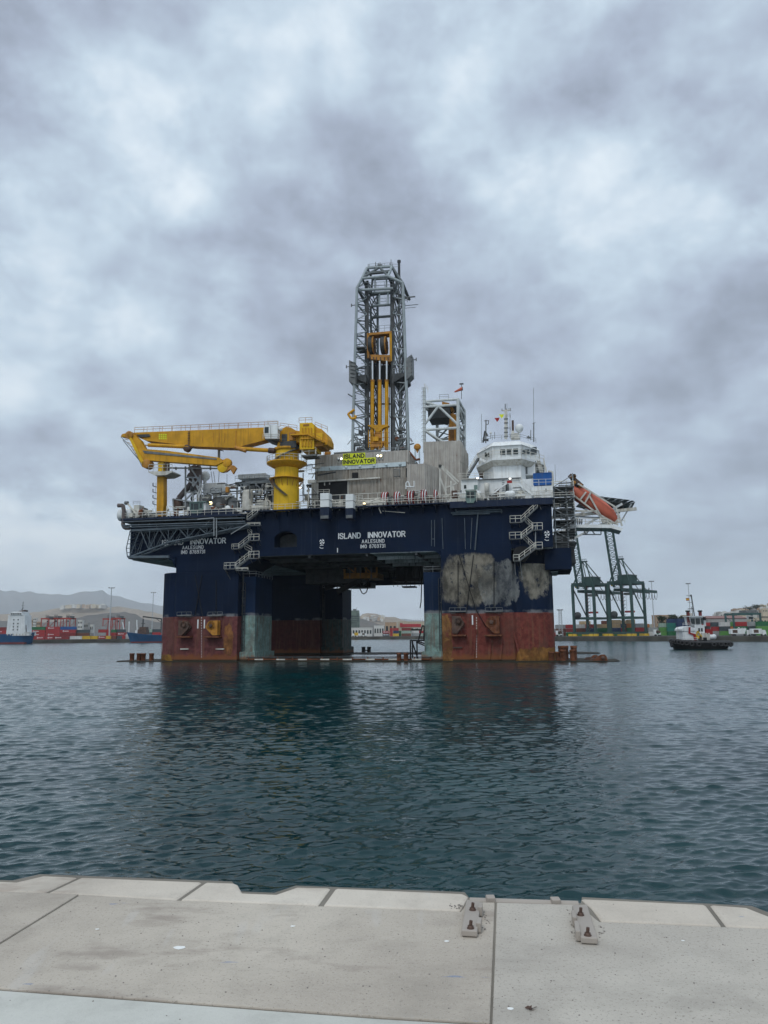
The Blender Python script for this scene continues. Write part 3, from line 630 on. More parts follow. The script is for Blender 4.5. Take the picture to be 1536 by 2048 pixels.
B = MB(); B.lathe(((niche0+niche1)/2, 2.4, 0), [((niche1-niche0)/2-.05, R(570, 1062, 0).z), ((niche1-niche0)/2-.05, DZ+.1)], 'hull', 28, 'z'); part(B, 'pedestal_base', None, dk)
SL = -.035*0
def hull_text(txt, x0, x1, y0, y1, v=-.02, bold=.0, hk=1.36):
    a = R(x0, (y0+y1)/2, v); c = R(x1, (y0+y1)/2, v); h = R((x0+x1)/2, y0, v).z-R((x0+x1)/2, y1, v).z
    zc_ = (a.z+c.z)/2; part(strokes(txt, a.x, c.x, zc_-h/2, zc_+h/2, v, 'letter_white', .125 if y1-y0 < 9 else .16, .36 if y1-y0 < 9 else .26), 'lettering', None, dk)
hull_text('ISLAND  INNOVATOR', 325, 451, 1077.5, 1089, -.04); hull_text('AALESUND', 365, 407, 1091, 1098, -.04); hull_text('IMO 8769731', 363, 409.5, 1100, 1107.5, -.04)
hull_text('ISLAND  INNOVATOR', 677.5, 810, 1064, 1076, .46, .006, 1.45); hull_text('AALESUND', 724, 768.5, 1078.5, 1086, .46, .0); hull_text('IMO 8769731', 721.5, 770, 1088.5, 1096, .46, .0)
def thruster_mark(x, y, v):
    u, _, z = R(x, y, v); B = MB(); r = .5
    for k in range(4):
        t = math.pi/4+k*math.pi/2; B.add([(u, v, z), (u+r*math.cos(t-.35), v, z+r*math.sin(t-.35)), (u+r*math.cos(t+.35), v, z+r*math.sin(t+.35))], [(0, 1, 2)], 'letter_white')
    for k in range(12):
        t = 2*math.pi*k/12
        if k % 3: B.beam((u+r*math.cos(t), v, z+r*math.sin(t)), (u+r*math.cos(t+.5), v, z+r*math.sin(t+.5)), .03, .09, 'letter_white')
    for k in range(9):
        t = -2.2+k*.49+math.pi; t2 = t+.49
        if k not in (3, 4): B.beam((u+.5*math.cos(t), v, z-1.0+.33*math.sin(t)), (u+.5*math.cos(t2), v, z-1.0+.33*math.sin(t2)), .03, .12, 'letter_white')
    return B
for x, y, v, p in ((644, 1083.5, .47, dk), (1094, 1067, -.01, dk)): part(thruster_mark(x, y, v), 'thruster_mark', 'small white cross and curved thruster symbol', p)
part(thruster_mark(341, 1158, 1.05), 'thruster_mark', 'small white cross and curved thruster symbol', cols[0])
B = MB(); 
for x, v in ((675, .45), ): u, _, z = R(x, 1101, v); B.box(u-.08, u+.08, v-.03, v+.1, z-.4, z+.5, 'letter_white')
part(B, 'draft_mark', None, dk)
# deck edge, pipes and brackets under it
B = MB()
B.box(-29, 33.2, -1.2, 0.5, DZ-.12, DZ+.1, 'deck_blue'); B.box(13.4, 33.0, -1.4, -.1, DZ-1.15, DZ+.12, 'deck_blue')
UL = R(241, 1035, -3.4).x; B.box(UL, -29, -3.4, 1, 29.3, 29.75, 'deck_blue'); B.box(UL+.6, -30, -3, 64, 28.9, 29.32, 'dark_steel'); B.box(-41, -31, -2.6, .2, 29.75, 30.9, 'deck_blue')
for k in range(24):
    u = -28+k*2.55
    B.prism([(-1.2, DZ-.1), (.5, DZ-.1), (.5, DZ-1.7)], u, u+.15, 'deck_blue', 'x')
part(B, 'deck_edge', None, dk)
B = MB()
for pts in (((902, 1026), (1005, 1023)), ((905, 1029), (980, 1027)), ((910, 1010), (912, 1023), (1003, 1019), (1003, 1026)), ((863, 1092), (863, 1040)), ((869, 1093), (869, 1040)), ((863, 1078), (869, 1078)), ((886, 1098), (884, 1036)), ((931, 1098), (929, 1036)), ((941, 1098), (944, 1036)), ((956, 1025), (950, 1100))):
    B.path([rt(x, y, -.3) for x, y in pts], .14 if len(pts) > 2 or pts[0][1] < 1030 else .07, 'truss_grey')
part(B, 'hull_piping', None, dk)
# rails along deck edge
B = MB(); B.rail([(-28.5, -1.1, DZ+.1), (-14, -1.1, DZ+.1)]); B.rail([(-9, -1.1, DZ+.1), (32.8, -1.1, DZ+.1)]); B.rail([(UL+.2, -3.2, 29.75), (-29.3, -3.2, 29.75)]); B.rail([(UL+.1, -3.2, 29.75), (UL+.1, 8, 29.75)])
part(B, 'railing', None, dk)
B = MB(); B.rail([(-28.5, 1.4, DZ), (33, 1.4, DZ)], 'rail', 2.0, 1.5, .07, 3); part(B, 'railing', None, dk); B = MB(); B.rail([(UL+.5, -1, 29.8), (-30, -1, 29.8)], 'rail', 1.5, 1.3, .06, 3); part(B, 'railing', None, dk); B = MB(); B.rail([(-14, 3.2, DZ), (0, 3.2, DZ)], 'offwhite', 3.4, 1.9, .08, 4); part(B, 'railing', None, dk)
# lattice platform hanging in front of the left block
B = MB()
for v in (-3.0, -.9):
    a, b_ = R(262, 1061, -3), R(493, 1047, -3)
    c, d = R(262, 1114, -3), R(493, 1052, -3); e = R(340, 1084, -3)
    top = lambda t: Vector((a.x+(b_.x-a.x)*t, v, a.z+(b_.z-a.z)*t)); xe = (e.x-a.x)/(b_.x-a.x)
    def bot(t):
        return Vector((a.x+(b_.x-a.x)*t, v, c.z+(e.z-c.z)*t/xe if t < xe else e.z+(d.z-e.z)*(t-xe)/(1-xe)))
    B.beam(top(0), top(1), .35, .45, 'truss_grey'); B.tube(bot(0), bot(xe), .2, 'truss_grey'); B.tube(bot(xe), bot(1), .2, 'truss_grey')
    n = 12
    for k in range(n+1):
        t = k/n
        if k % 2 == 0: B.tube(top(t), bot(t), .09, 'truss_grey', 5)
        if k < n: B.tube(*( (bot(t), top((k+1)/n)) if k % 2 == 0 else (top(t), bot((k+1)/n))), .11, 'truss_grey', 5)
for k in range(13):
    t = k/12; B.tube((top(t).x, -3, bot(t).z), (top(t).x, -.9, bot(t).z), .08, 'truss_grey', 4)
    B.tube((top(t).x, -3, bot(t).z), (top(t).x, -.9, top(t).z), .06, 'truss_grey', 4)
c0 = Vector((a.x, -3, c.z)); 
for k in range(7):
    z = c.z+(a.z-c.z)*k/6; B.tube((a.x, -3, z), (a.x, 3, z), .09, 'truss_grey', 5); 
    if k < 6: z2 = c.z+(a.z-c.z)*(k+1)/6; B.tube((a.x, -3, z), (a.x, 0, z2), .07, 'truss_grey', 5); B.tube((a.x, 0, z2), (a.x, 3, z), .07, 'truss_grey', 5); B.tube((a.x-.9*(1-abs(k-2)/5), -3, z), (a.x-.9*(1-abs(k-1)/5), -3, z2), .1, 'truss_grey', 5); B.tube((a.x, -3, z), (a.x-.9*(1-abs(k-2)/5), -3, z), .07, 'truss_grey', 5)
B.beam((a.x-.3, -3, c.z), (a.x+9, -3, c.z-.2), .5, .5, 'truss_grey'); B.box(a.x-.3, a.x+6, -3, 2, c.z-.4, c.z-.2, 'dark_steel')
for y, r in ((1051, .16), (1055, .12), (1044, .12)): p, q = R(245, y, -3.4), R(490, y-8, -3.4); B.tube(p, q, r, 'truss_grey')
part(B, 'lattice_truss', 'grey lattice truss hung across the left block lettering', bevel=0)
B = MB(); B.path([rt(395, 1039, -3.6), rt(428, 1036, -3.6), rt(428, 1072, -3.6)], .13, 'rail_grey'); B.path([rt(433, 1036, -3.6), rt(433, 1075, -3.6)], .11, 'rail_grey'); B.path([rt(462, 1068, -3.6), rt(495, 1048, -3.6)], .1, 'rail_grey'); part(B, 'drain_pipe')
B = MB(); B.path([rt(236, 1011, -3), rt(246, 1011, -3), rt(248, 1022, -3), rt(246, 1050, -3), rt(250, 1056, -3), rt(260, 1056, -3)], .42, 'exhaust', 10); part(B, 'vent_pipe', 'bent brown vent pipe at the left deck corner')
# stairs
def stairs(name_label, runs, lands, v=-1.3, m='rail', wd=1.0):
    B = MB()
    for (x0, y0, x1, y1) in lands:
        a, c = R(x0, y1, v), R(x1, y1, v); z = (a.z+c.z)/2
        B.box(a.x, c.x, v, v+wd, z-.15, z, 'mid_steel'); h = R(x0, y0, v).z-R(x0, y1, v).z
        B.rail([(a.x, v, z), (c.x, v, z)], m, h*.9, 1.1, .055); B.rail([(a.x, v, z), (a.x, v+wd, z)], m, h*.9, 1.1, .055)
        B.beam((a.x+.3, v+.1, z-.1), (a.x+.3, 0.3, z-1.0), .12, .12, 'dark_steel'); B.beam((c.x-.3, v+.1, z-.1), (c.x-.3, 0.3, z-1.0), .12, .12, 'dark_steel')
    for (x0, y0, x1, y1, off) in runs:
        a, c = R(x0, y0, v), R(x1, y1, v); dv = Vector((0, off, 0)); K = max(3, int(abs(a.z-c.z)/.28))
        for w_ in (0, wd*.9): B.beam(a+dv+Vector((0, w_, 0)), c+dv+Vector((0, w_, 0)), .06, .28, 'mid_steel')
        for k in range(K): p = a.lerp(c, (k+.5)/K)+dv; B.box(p.x-.14, p.x+.14, p.y, p.y+wd*.9, p.z-.03, p.z+.03, 'rail_grey')
        B.rail([a+dv, c+dv], m, 1.05, 1.2, .055)
    part(B, 'stairway', name_label)
stairs('zigzag stairway on the right column', [(1042, 1044, 1075, 1013, 0), (1050, 1041, 1066, 1056, .9), (1042, 1077, 1065, 1059, 0), (1046, 1075, 1068, 1097, .9), (1038, 1121, 1072, 1096, 0)],
       [(1020, 1030, 1042, 1044), (1064, 1044, 1085, 1059), (1019, 1063, 1043, 1077), (1070, 1083, 1085, 1097), (1027, 1108, 1039, 1121)])
stairs('zigzag stairway beside the left block', [(477, 1097, 498, 1080, 0), (492, 1062, 500, 1070, .9), (470, 1136, 498, 1114, 0), (486, 1096, 500, 1104, .9), (494, 1040, 515, 1024, 0)],
       [(463, 1087, 478, 1097), (497, 1067, 518, 1080), (497, 1101, 518, 1116), (448, 1124, 472, 1137), (487, 1045, 520, 1050), (472, 1135, 496, 1140)])
B = MB(); B.tube(rt(1071, 1096, -.7), rt(1071, 1050, -.7), .1, 'rail_grey'); B.tube(rt(1040, 1122, -.5), rt(1045, 1160, -.2), .08, 'mid_steel'); B.tube(rt(1029, 1122, -.5), rt(1031, 1150, -.2), .08, 'mid_steel'); B.tube(rt(449, 1138, -.5), rt(462, 1160, .1), .1, 'dark_steel'); part(B, 'stair_strut')
# right-hand side scaffold
B = MB()
for u in (33.3, 35.6, 37.0):
    for v in (3, 7, 12): B.tube((u, v, 21 if u < 36 else 24), (u, v, 33.5 if u < 36 else 36), .13, 'rail_grey' if v == 3 else 'mid_steel')
for k, z in enumerate((22.5, 24.6, 26.8, 29, 31.2, 33.4)):
    B.box(33, 37.2, 2.6, 14, z-.12, z, 'mid_steel'); B.rail([(33.1, 2.7, z), (37.1, 2.7, z)], 'rail' if k > 2 else 'rail_grey', 1.0, 1.4, .055)
    B.beam((33.3 if k % 2 else 36.9, 2.8, z), (36.9 if k % 2 else 33.3, 2.8, z+2.1), .25, .12, 'rail_grey')
for k in range(26): B.box(34.2, 36.8, 2.55, 2.75, 21.5+k*.5, 21.62+k*.5, 'dark_steel')
B.prism([(33, 21.5), (36.6, 21.8), (36.9, 18.6), (35.3, 18.2), (33, 17)], 4, 12, 'dark_steel', 'y')
part(B, 'side_scaffold', 'grey scaffold of platforms and ladders down the right edge')
# gear slung under the deck
B = MB(); f = lambda x, y: R(x, y, 30)
a, c = f(691, 1158), f(755, 1128)
B.box(a.x, c.x, 29, 37, a.z, a.z+1.3, 'ochre')
for k in range(7): u = a.x+(c.x-a.x)*k/6; B.box(u-.2, u+.2, 29, 29.5, a.z, 21.2, 'ochre' if k % 2 == 0 else 'mid_steel')
B.beam((a.x+3, 29.2, a.z+1), (a.x+1, 29.2, 21), .4, .3, 'ochre'); B.beam((c.x-3, 29.2, 21), (c.x-1, 29.2, a.z+1), .4, .3, 'ochre')
part(B, 'trolley_frame', 'ochre trolley frame slung under the deck')
B = MB(); B.box(f(672, 1160).x, f(722, 1160).x, 40, 46, f(700, 1170).z, f(700, 1160).z, 'black'); B.beam(f(674, 1184), f(716, 1163), .6, 1.2, 'black'); B.rail([f(674, 1180), f(690, 1178)], 'black', 1.2, 1, .07); B.box(f(716, 1160).x, f(722, 1160).x, 32, 36, f(720, 1168).z, 21, 'black')
a, c = f(787, 1160), f(838, 1152)
B.box(a.x, c.x, 30, 38, a.z-.3, a.z+.3, 'black'); B.box(f(792, 1130).x, f(824, 1130).x, 30, 36, a.z, 21.2, 'black')
for k in range(9): u = a.x+(c.x-a.x)*k/8; B.tube((u, 30, a.z), (u+.5, 30, a.z+3.5), .08, 'black', 4)
B.path([f(777, 1142), f(780, 1155), f(787, 1163), f(796, 1168), f(806, 1167), f(813, 1163)], .16, 'black'); B.rail([(a.x, 30, a.z-1.6), (c.x, 30, a.z-1.6)], 'black', 1.6, 1, .06); B.box(a.x+2, c.x-1, 30, 33, a.z-1.8, a.z-1.5, 'black')
part(B, 'underdeck_gantry')
B = MB(); 
for pts in (((720, 1163), (720, 1178), (724, 1186), (728, 1188), (733, 1184), (736, 1174), (737, 1160)), ((720, 1166), (727, 1172), (734, 1167), (737, 1158)), ((843, 1155), (843, 1180), (842, 1205), (840, 1216))):
    B.path([f(x, y) for x, y in pts], .13, 'black')
part(B, 'loose_hose', 'thin black hose loops under the deck')
B = MB(); B.box(-24.6, -17, 44, 52, 18.0, 20.0, 'black'); B.beam((-24, 40, 17.0), (-16, 40, 19.3), 1.0, 1.2, 'black'); B.rail([(-24.5, 45, 17.5), (-21, 45, 17.5)], 'black'); 
for k in range(9): B.beam((-23.5+k*.8, 39.8, 17.4+k*.26), (-22.9+k*.8, 39.8, 19+k*.15), .1, .1, 'mid_steel')
part(B, 'access_bridge')
# boat landing frame beside the right column
B = MB(); f = lambda x, y: R(x, y, 1)
for p, q in (((821, 1281), (821, 1318)), ((825, 1281), (825, 1316)), ((834, 1282), (834, 1318)), ((820, 1281), (849, 1281)), ((824, 1283), (836, 1318)), ((837, 1280), (845, 1251)), ((845, 1251), (849, 1253)), ((848, 1282), (848, 1253)), ((832, 1284), (849, 1291)), ((834, 1282), (849, 1287))):
    B.beam(f(*p), f(*q), .25, .25, 'black')
part(B, 'boat_landing', 'dark frame of a boat landing beside the right column')
# ---------------------------------------------------------------- big knuckle-boom crane
cu = (niche0+niche1)/2; cv = 2.4; pr = (R(597, 990, cv).x-R(549, 990, cv).x)/2; cu = (R(597, 990, cv).x+R(549, 990, cv).x)/2
zc = lambda y: R(573, y, cv).z
B = MB(); B.lathe((cu, cv, 0), [(pr, DZ-.2), (pr, zc(972)), (pr*.96, zc(958)), (pr*.94, zc(946)), (pr*.96, zc(925)), (pr*.93, zc(898))], 'pedestal_yellow', 32)
B.lathe((cu, cv, 0), [(pr*1.0, zc(903)), (pr*1.06, zc(902)), (pr*1.06, zc(898)), (pr*.9, zc(897)), (0, zc(897))], 'crane_yellow', 32)
crane = part(B, 'main_crane', 'large yellow knuckle-boom crane on a round pedestal')
B = MB(); z1, z2 = zc(938), zc(929); ro = R(612, 930, cv).x-cu
B.lathe((cu, cv, 0), [(pr*.95, z1), (ro, z2), (ro, z2+.25), (pr*.95, z2+.25)], 'crane_yellow', 32)
for k in range(28):
    t, t2 = 2*math.pi*k/28, 2*math.pi*(k+1)/28; p = Vector((cu+ro*math.cos(t), cv+ro*math.sin(t), z2+.25)); q = Vector((cu+ro*math.cos(t2), cv+ro*math.sin(t2), z2+.25)); B.rail([p, q], 'rail', 1.2, 3, .05)
part(B, 'walkway_ring', None, crane)
B = MB(); z3 = zc(960); B.lathe((cu, cv, 0), [(pr*.9, z3), (pr+1.0, z3), (pr+1.0, z3+.15), (pr*.9, z3+.15)], 'crane_yellow', 24)
for k in range(16): t = k*math.pi/8; B.tube((cu+(pr+.9)*math.cos(t), cv+(pr+.9)*math.sin(t), z3), (cu+pr*math.cos(t), cv+pr*math.sin(t), z3-1.6), .07, 'ochre', 4)
part(B, 'collar', None, crane)
B = MB()
for k in range(20): t = -2.3+k*.12; z = zc(925)+k*.16; B.box(cu+pr*1.1*math.cos(t)-.35, cu+pr*1.1*math.cos(t)+.35, cv+pr*1.1*math.sin(t)-.3, cv+pr*1.1*math.sin(t)+.3, z, z+.07, 'mid_steel')
for k in range(16): t = 3.5+k*.1; z = zc(960)-k*.25; B.box(cu+pr*1.1*math.cos(t)-.35, cu+pr*1.1*math.cos(t)+.35, cv+pr*1.1*math.sin(t)-.3, cv+pr*1.1*math.sin(t)+.3, z, z+.07, 'mid_steel')
part(B, 'spiral_stair', None, crane)
B = MB()
pp(B, [(552, 898), (556, 884), (558, 874), (562, 858), (572, 853), (582, 855), (592, 861), (600, 862), (600, 882), (590, 888), (590, 898)], cv-2.0, cv+2.2, 'crane_yellow'); pb(B, 563, 868, 574, 882, cv-2.15, cv-2, 'dark_steel'); pb(B, 578, 864, 590, 880, cv-2.3, cv-2, 'ochre')
pp(B, [(527, 877), (560, 878), (560, 882), (545, 883)], cv-2.6, cv+2.4, 'dark_steel'); pb(B, 560, 882, 592, 896, cv-2.3, cv+2.3, 'dark_steel')
part(B, 'slewing_body', None, crane, bevel=.06)
B = MB()
pp(B, [(599, 846), (624, 845), (624, 847), (628, 850), (628, 898), (599, 899)], cv-3.2, cv+2, 'pedestal_yellow')
for x in (603, 609, 615, 621): pb(B, x, 855, x+2.5, 893, cv-3.45, cv-3.1, 'crane_yellow')
pp(B, [(627, 853), (643, 858), (651, 866), (656, 878), (656, 889), (628, 893)], cv-2.4, cv+2, 'crane_yellow')
pb(B, 606, 848, 618, 852, cv-3.3, cv-3, 'ochre'); pb(B, 600, 876, 628, 878, cv-3.6, cv-3.1, 'crane_yellow'); pb(B, 632, 866, 645, 880, cv-2.6, cv-2.3, 'pedestal_yellow')
part(B, 'winch_house', 'yellow winch house with ribbed panels', crane, bevel=.05)
B = MB(); a, c = R(592, 878, cv-4), R(658, 894, cv-4)
B.prism([(R(x, y, cv).x, R(x, y, cv).z) for x, y in ((592, 877), (626, 876), (658, 892), (657, 894), (626, 878.5), (592, 879.5))], cv-3.8, cv+2.6, 'crane_yellow', 'y'); B.prism([(R(x, y, cv).x, R(x, y, cv).z) for x, y in ((628, 894), (656, 893), (652, 898), (632, 899))], cv-2.6, cv+2.2, 'ochre', 'y')
B.rail([rt(626, 877, cv-4), rt(657, 893, cv-4)], 'ochre'); B.rail([rt(598, 846, cv-3), rt(624, 845, cv-3)], 'ochre'); B.rail([rt(630, 854, cv-2), rt(655, 864, cv-2)], 'ochre')
B.rail([rt(604, 911, cv-3), rt(632, 910, cv-3)], 'rail', 1.6); pb(B, 603, 909, 632, 912, cv-3.2, cv, 'mid_steel')
for x in (604, 631): B.tube(rt(x, 911, cv-3), rt(x, 898, cv-3), .07, 'rail', 4)
B.rail([rt(560, 856, cv-2), rt(594, 861, cv-2)], 'ochre'); B.rail([rt(533, 876, cv-2.8), rt(560, 884, cv-2.8)], 'ochre')
part(B, 'walkway', None, crane)
B = MB()
pp(B, [(268, 865), (532, 854.5), (558, 858), (560, 876), (532, 879.5), (470, 896), (384, 892.6), (291, 881), (276, 874), (262, 868)], cv-1.6, cv+.9, 'crane_yellow')
pp(B, [(272, 869), (298, 868), (300, 873), (280, 875)], cv-1.9, cv-1.6, 'dark_steel')
for x in (405, 426, 438, 449): pb(B, x, 866, x+.8, 885, cv-1.66, cv-1.6, 'ochre')
for x in (377, 471): pb(B, x, 861, x+1.2, 893, cv-1.7, cv-1.6, 'ochre')
for i in range(8): pb(B, 375, 863+i*3.4, 379, 864+i*3.4, cv-1.9, cv-1.7, 'dark_steel')
for i in range(3): 
    for j in range(4): pb(B, 317.5+j*4.2, 868+i*3.8, 320.5+j*4.2, 871+i*3.8, cv-1.66, cv-1.6, 'sign_yellow')
part(B, 'boom', 'long box-section yellow main boom', crane, bevel=.05)
B = MB(); p, q = R(269, 865, cv-1.2), R(556, 853, cv-1.2); B.rail([p, q], 'ochre', 1.15, 2.2, .05)
B.rail([rt(269, 865, cv+.7), rt(556, 853, cv+.7)], 'ochre', 1.15, 3, .045); part(B, 'boom_railing', None, crane)
B = MB(); V = cv-2.0
pp(B, [(241, 873), (244, 868), (255, 865.5), (266, 868), (280, 880), (290, 898), (332, 901), (438, 915), (446, 924), (431, 931), (300, 921), (297, 933), (290, 936), (280, 920), (262, 884), (256, 876)], V-.6, V+.8, 'crane_yellow')
B.prism([(R(x, y, V).x, R(x, y, V).z) for x, y in ((288, 902), (294, 903), (436, 918), (436, 921), (292, 908))], V-.72, V-.6, 'mid_steel', 'y')
B.prism([(R(x, y, V).x, R(x, y, V).z) for x, y in ((258, 870), (262, 868), (292, 926), (290, 934), (282, 920))], V-.95, V-.6, 'pedestal_yellow', 'y')
B.disc(rt(296, 929, V), 1.0, 1.9, 'ochre', 'y'); B.disc(rt(262, 872, V), .9, 1.9, 'ochre', 'y')
part(B, 'jib', 'folded yellow knuckle jib', crane, bevel=.04)
B = MB(); B.path([rt(246, 880, V-.6), rt(268, 908, V-.7), rt(290, 934, V-.6)], .09, 'mid_steel', 5); B.path([rt(242, 874, V-.4), rt(262, 893, V-.4), rt(276, 916, V-.4), rt(285, 934, V-.4)], .07, 'mid_steel', 5)
for k in range(7): B.tube(rt(250+k*5, 878+k*7, V-.5), rt(256+k*5, 880+k*7, V-.5), .07, 'ochre', 4)
part(B, 'jib_guard', None, crane)
B = MB(); B.tube(rt(297, 890, V+.2), rt(378, 894, V+.2), .42, 'crane_yellow', 12); B.tube(rt(290, 889, V+.2), rt(300, 890, V+.2), .28, 'chrome', 8); B.disc(rt(375, 897, V+.2), .8, .8, 'brown_iron', 'y'); B.path([rt(362, 893, V), rt(370, 900, V), rt(380, 901, V), rt(387, 893, V)], .1, 'black')
part(B, 'hydraulic_cylinder', None, crane)
B = MB(); B.tube(rt(474, 897, V+.2), rt(540, 901, V+.2), .45, 'crane_yellow', 12); B.tube(rt(538, 901, V+.2), rt(550, 902, V+.2), .6, 'brown_iron', 10); B.tube(rt(470, 895, V), rt(492, 902, V), .4, 'ochre', 8); part(B, 'hydraulic_cylinder', None, crane)
B = MB(); B.disc(rt(455, 926, V), .95, .9, 'crane_yellow', 'y', 18); B.disc(rt(446, 935, V), 1.15, .8, 'pedestal_yellow', 'y', 18); pp(B, [(432, 921), (452, 918), (462, 930), (468, 931), (473, 936), (466, 948), (460, 938), (452, 944), (440, 944)], V-.3, V+.3, 'ochre')
B.tube(rt(454, 948, V), rt(454, 975, V), .06, 'black', 4); B.box(R(452, 980, V).x, R(458, 980, V).x, V-.3, V+.3, R(455, 985, V).z, R(455, 974, V).z, 'ochre')
part(B, 'jib_head', 'round sheaves and hook at the jib head', crane, bevel=.04)
B = MB(); pp(B, [(528, 853), (534, 850), (555, 850), (555, 877), (530, 877), (527, 862)], cv-3.4, cv-1.7, 'white')
pb(B, 529, 854, 537, 866, cv-3.46, cv-3.35, 'glass'); pb(B, 541, 850, 541.6, 876, cv-3.46, cv-3.4, 'mid_steel'); B.rail([rt(526, 877, cv-3.5), rt(558, 878, cv-3.5)], 'rail', 1.0); B.rail([rt(534, 850, cv-3.3), rt(555, 850, cv-3.3)], 'rail', .9)
B.ball(rt(561, 858, cv-3), .45, 'white', 10); part(B, 'operator_cab', 'white crane operator cab', crane)
# boom rest post and the second, smaller crane column
B = MB(); V = 1.0
pp(B, [(312, 1035), (313, 1012), (314, 945), (327, 945), (327, 1012), (325, 1035)], V-.8, V+.8, 'crane_yellow'); pp(B, [(316, 945), (315, 925), (327, 924), (325, 945)], V-.7, V+.7, 'pedestal_yellow')
for i in range(4): B.tube(rt(306, 966+i*12, V), rt(306, 972+i*12, V), .12, 'dark_steel', 5); B.tube(rt(306, 972+i*12, V), rt(313, 974+i*12, V), .1, 'dark_steel', 5)
B.path([rt(313, 1030, V-.5), rt(309, 1010, V-.5), rt(312, 965, V-.5)], .05, 'rail_grey', 4)
post = part(B, 'boom_rest', 'yellow boom rest post on the left deck corner', bevel=.05)
B = MB(); pp(B, [(297, 943), (344, 942), (344, 944.5), (332, 950), (310, 951), (297, 945)], V-2, V+2, 'offwhite'); B.rail([rt(297, 943, V-2), rt(344, 942, V-2)], 'offwhite', 1.5, 1.2, .06); B.rail([rt(297, 943, V+2), rt(344, 942, V+2)], 'offwhite', 1.5, 1.2, .05); B.tube(rt(335, 941, V), rt(335, 926, V), .5, 'brown_iron', 8); part(B, 'platform', None, post)
# small lattice walkway and clutter between post and crane
def clutter(n, x0, x1, y0, y1, v0, v1, seed, mats=('offwhite', 'rail_grey', 'mid_steel', 'dark_steel', 'rail', 'white')):
    r = random.Random(seed); B = MB()
    for k in range(n):
        x, y, v = r.uniform(x0, x1), r.uniform(y0, y1), r.uniform(v0, v1); m = r.choice(mats); t = r.random()
        p = R(x, y, v)
        if t < .28: B.tube(p, (p.x, p.y, max(DZ-.3, p.z-r.uniform(1, 5))), r.uniform(.05, .16), m, 6)
        elif t < .5: B.tube(p, (p.x+r.uniform(1, 5), p.y, p.z+r.choice((0, 0, r.uniform(-.8, .8)))), r.uniform(.05, .2), m, 6)
        elif t < .68: B.tube(p, (p.x+r.uniform(-2.2, 2.2), p.y, p.z-r.uniform(.8, 2.8)), r.uniform(.06, .12), m, 5)
        elif t < .88: a = r.uniform(.3, 1.1); B.box(p.x-a, p.x+a, v, v+a, p.z-r.uniform(.3, 1.3), p.z, m)
        elif t < .95: B.disc((p.x, p.y, p.z), r.uniform(.25, .7), .3, m, r.choice('xy'), 12)
        else: B.rail([(p.x, v, p.z), (p.x+2.5, v, p.z)], m, .9, 1, .05)
    return B
part(clutter(130, 378, 545, 966, 1030, 2, 8, 3), 'deck_machinery', 'tangle of pipes, tanks and frames on the left deck')
part(clutter(70, 465, 548, 950, 1020, 9, 18, 4, ('dark_steel', 'mid_steel', 'brown_iron', 'offwhite')), 'deck_machinery')
part(clutter(70, 330, 470, 1008, 1032, -1.5, 1, 5, ('offwhite', 'rail', 'white', 'rusty')), 'deck_machinery')
part(clutter(34, 243, 312, 1018, 1036, -2.4, 0, 6, ('offwhite', 'rail', 'mid_steel', 'offwhite')), 'deck_machinery')
part(clutter(46, 598, 636, 930, 1022, 3, 9, 8, ('offwhite', 'rail', 'rail', 'mid_steel', 'dark_steel')), 'deck_machinery')
part(clutter(75, 640, 765, 1000, 1022, -.6, 3, 9, ('offwhite', 'rail', 'rail')), 'deck_machinery')
part(clutter(90, 760, 925, 990, 1014, .6, 4, 10, ('offwhite', 'mid_steel', 'dark_steel', 'white', 'rusty')), 'deck_machinery')
part(clutter(90, 900, 1105, 984, 1004, 0, 4, 11, ('offwhite', 'white', 'white', 'rail', 'mid_steel')), 'deck_machinery')
B = MB()   # windlass group at the left corner
B.lathe(rt(252, 1030, -1), [(0, -1.4), (1.3, -1.4), (1.3, 1.4), (0, 1.4)], 'white', 18, 'x'); B.beam(rt(272, 1027, -1.5), rt(254, 1006, -1.5), .3, .3, 'rail'); B.tube(rt(250, 1006, -1.5), rt(256, 1006, -1.5), .4, 'mid_steel', 8)
pb(B, 267, 1010, 278, 1036, -1, 1, 'offwhite'); pb(B, 279, 1015, 287, 1036, -1.2, .6, 'mid_steel'); B.disc(rt(283, 1027, -1.3), .9, .5, 'rusty', 'x'); B.rail([rt(266, 1010, -1), rt(280, 1010, -1)], 'rail_grey', .8)
part(B, 'windlass', 'pale windlass machinery at the far left of the deck')
B = MB()
for x in (388, 397): B.tube(rt(x-1, 985, 5), rt(x-1, 938, 5), .85, 'exhaust', 12); B.tube(rt(x-1, 938, 5), rt(x-3, 934, 5), .85, 'exhaust', 12)
B.tube(rt(378, 950, 4.5), rt(386, 955, 4.5), .7, 'exhaust', 12); B.path([rt(384, 950, 4.4), rt(382, 968, 4.4), rt(358, 996, 4.4), rt(355, 1012, 4.4)], .62, 'exhaust', 12); B.tube(rt(356, 1000, 4), rt(356, 1020, 4), 1.1, 'brown_iron', 12); B.tube(rt(374, 1004, 4), rt(376, 1022, 4), .9, 'mid_steel', 12)
part(B, 'exhaust_stack', 'bundle of brown exhaust pipes')
B = MB()
A = lambda x, y: Vector(rt(x, y, 3))
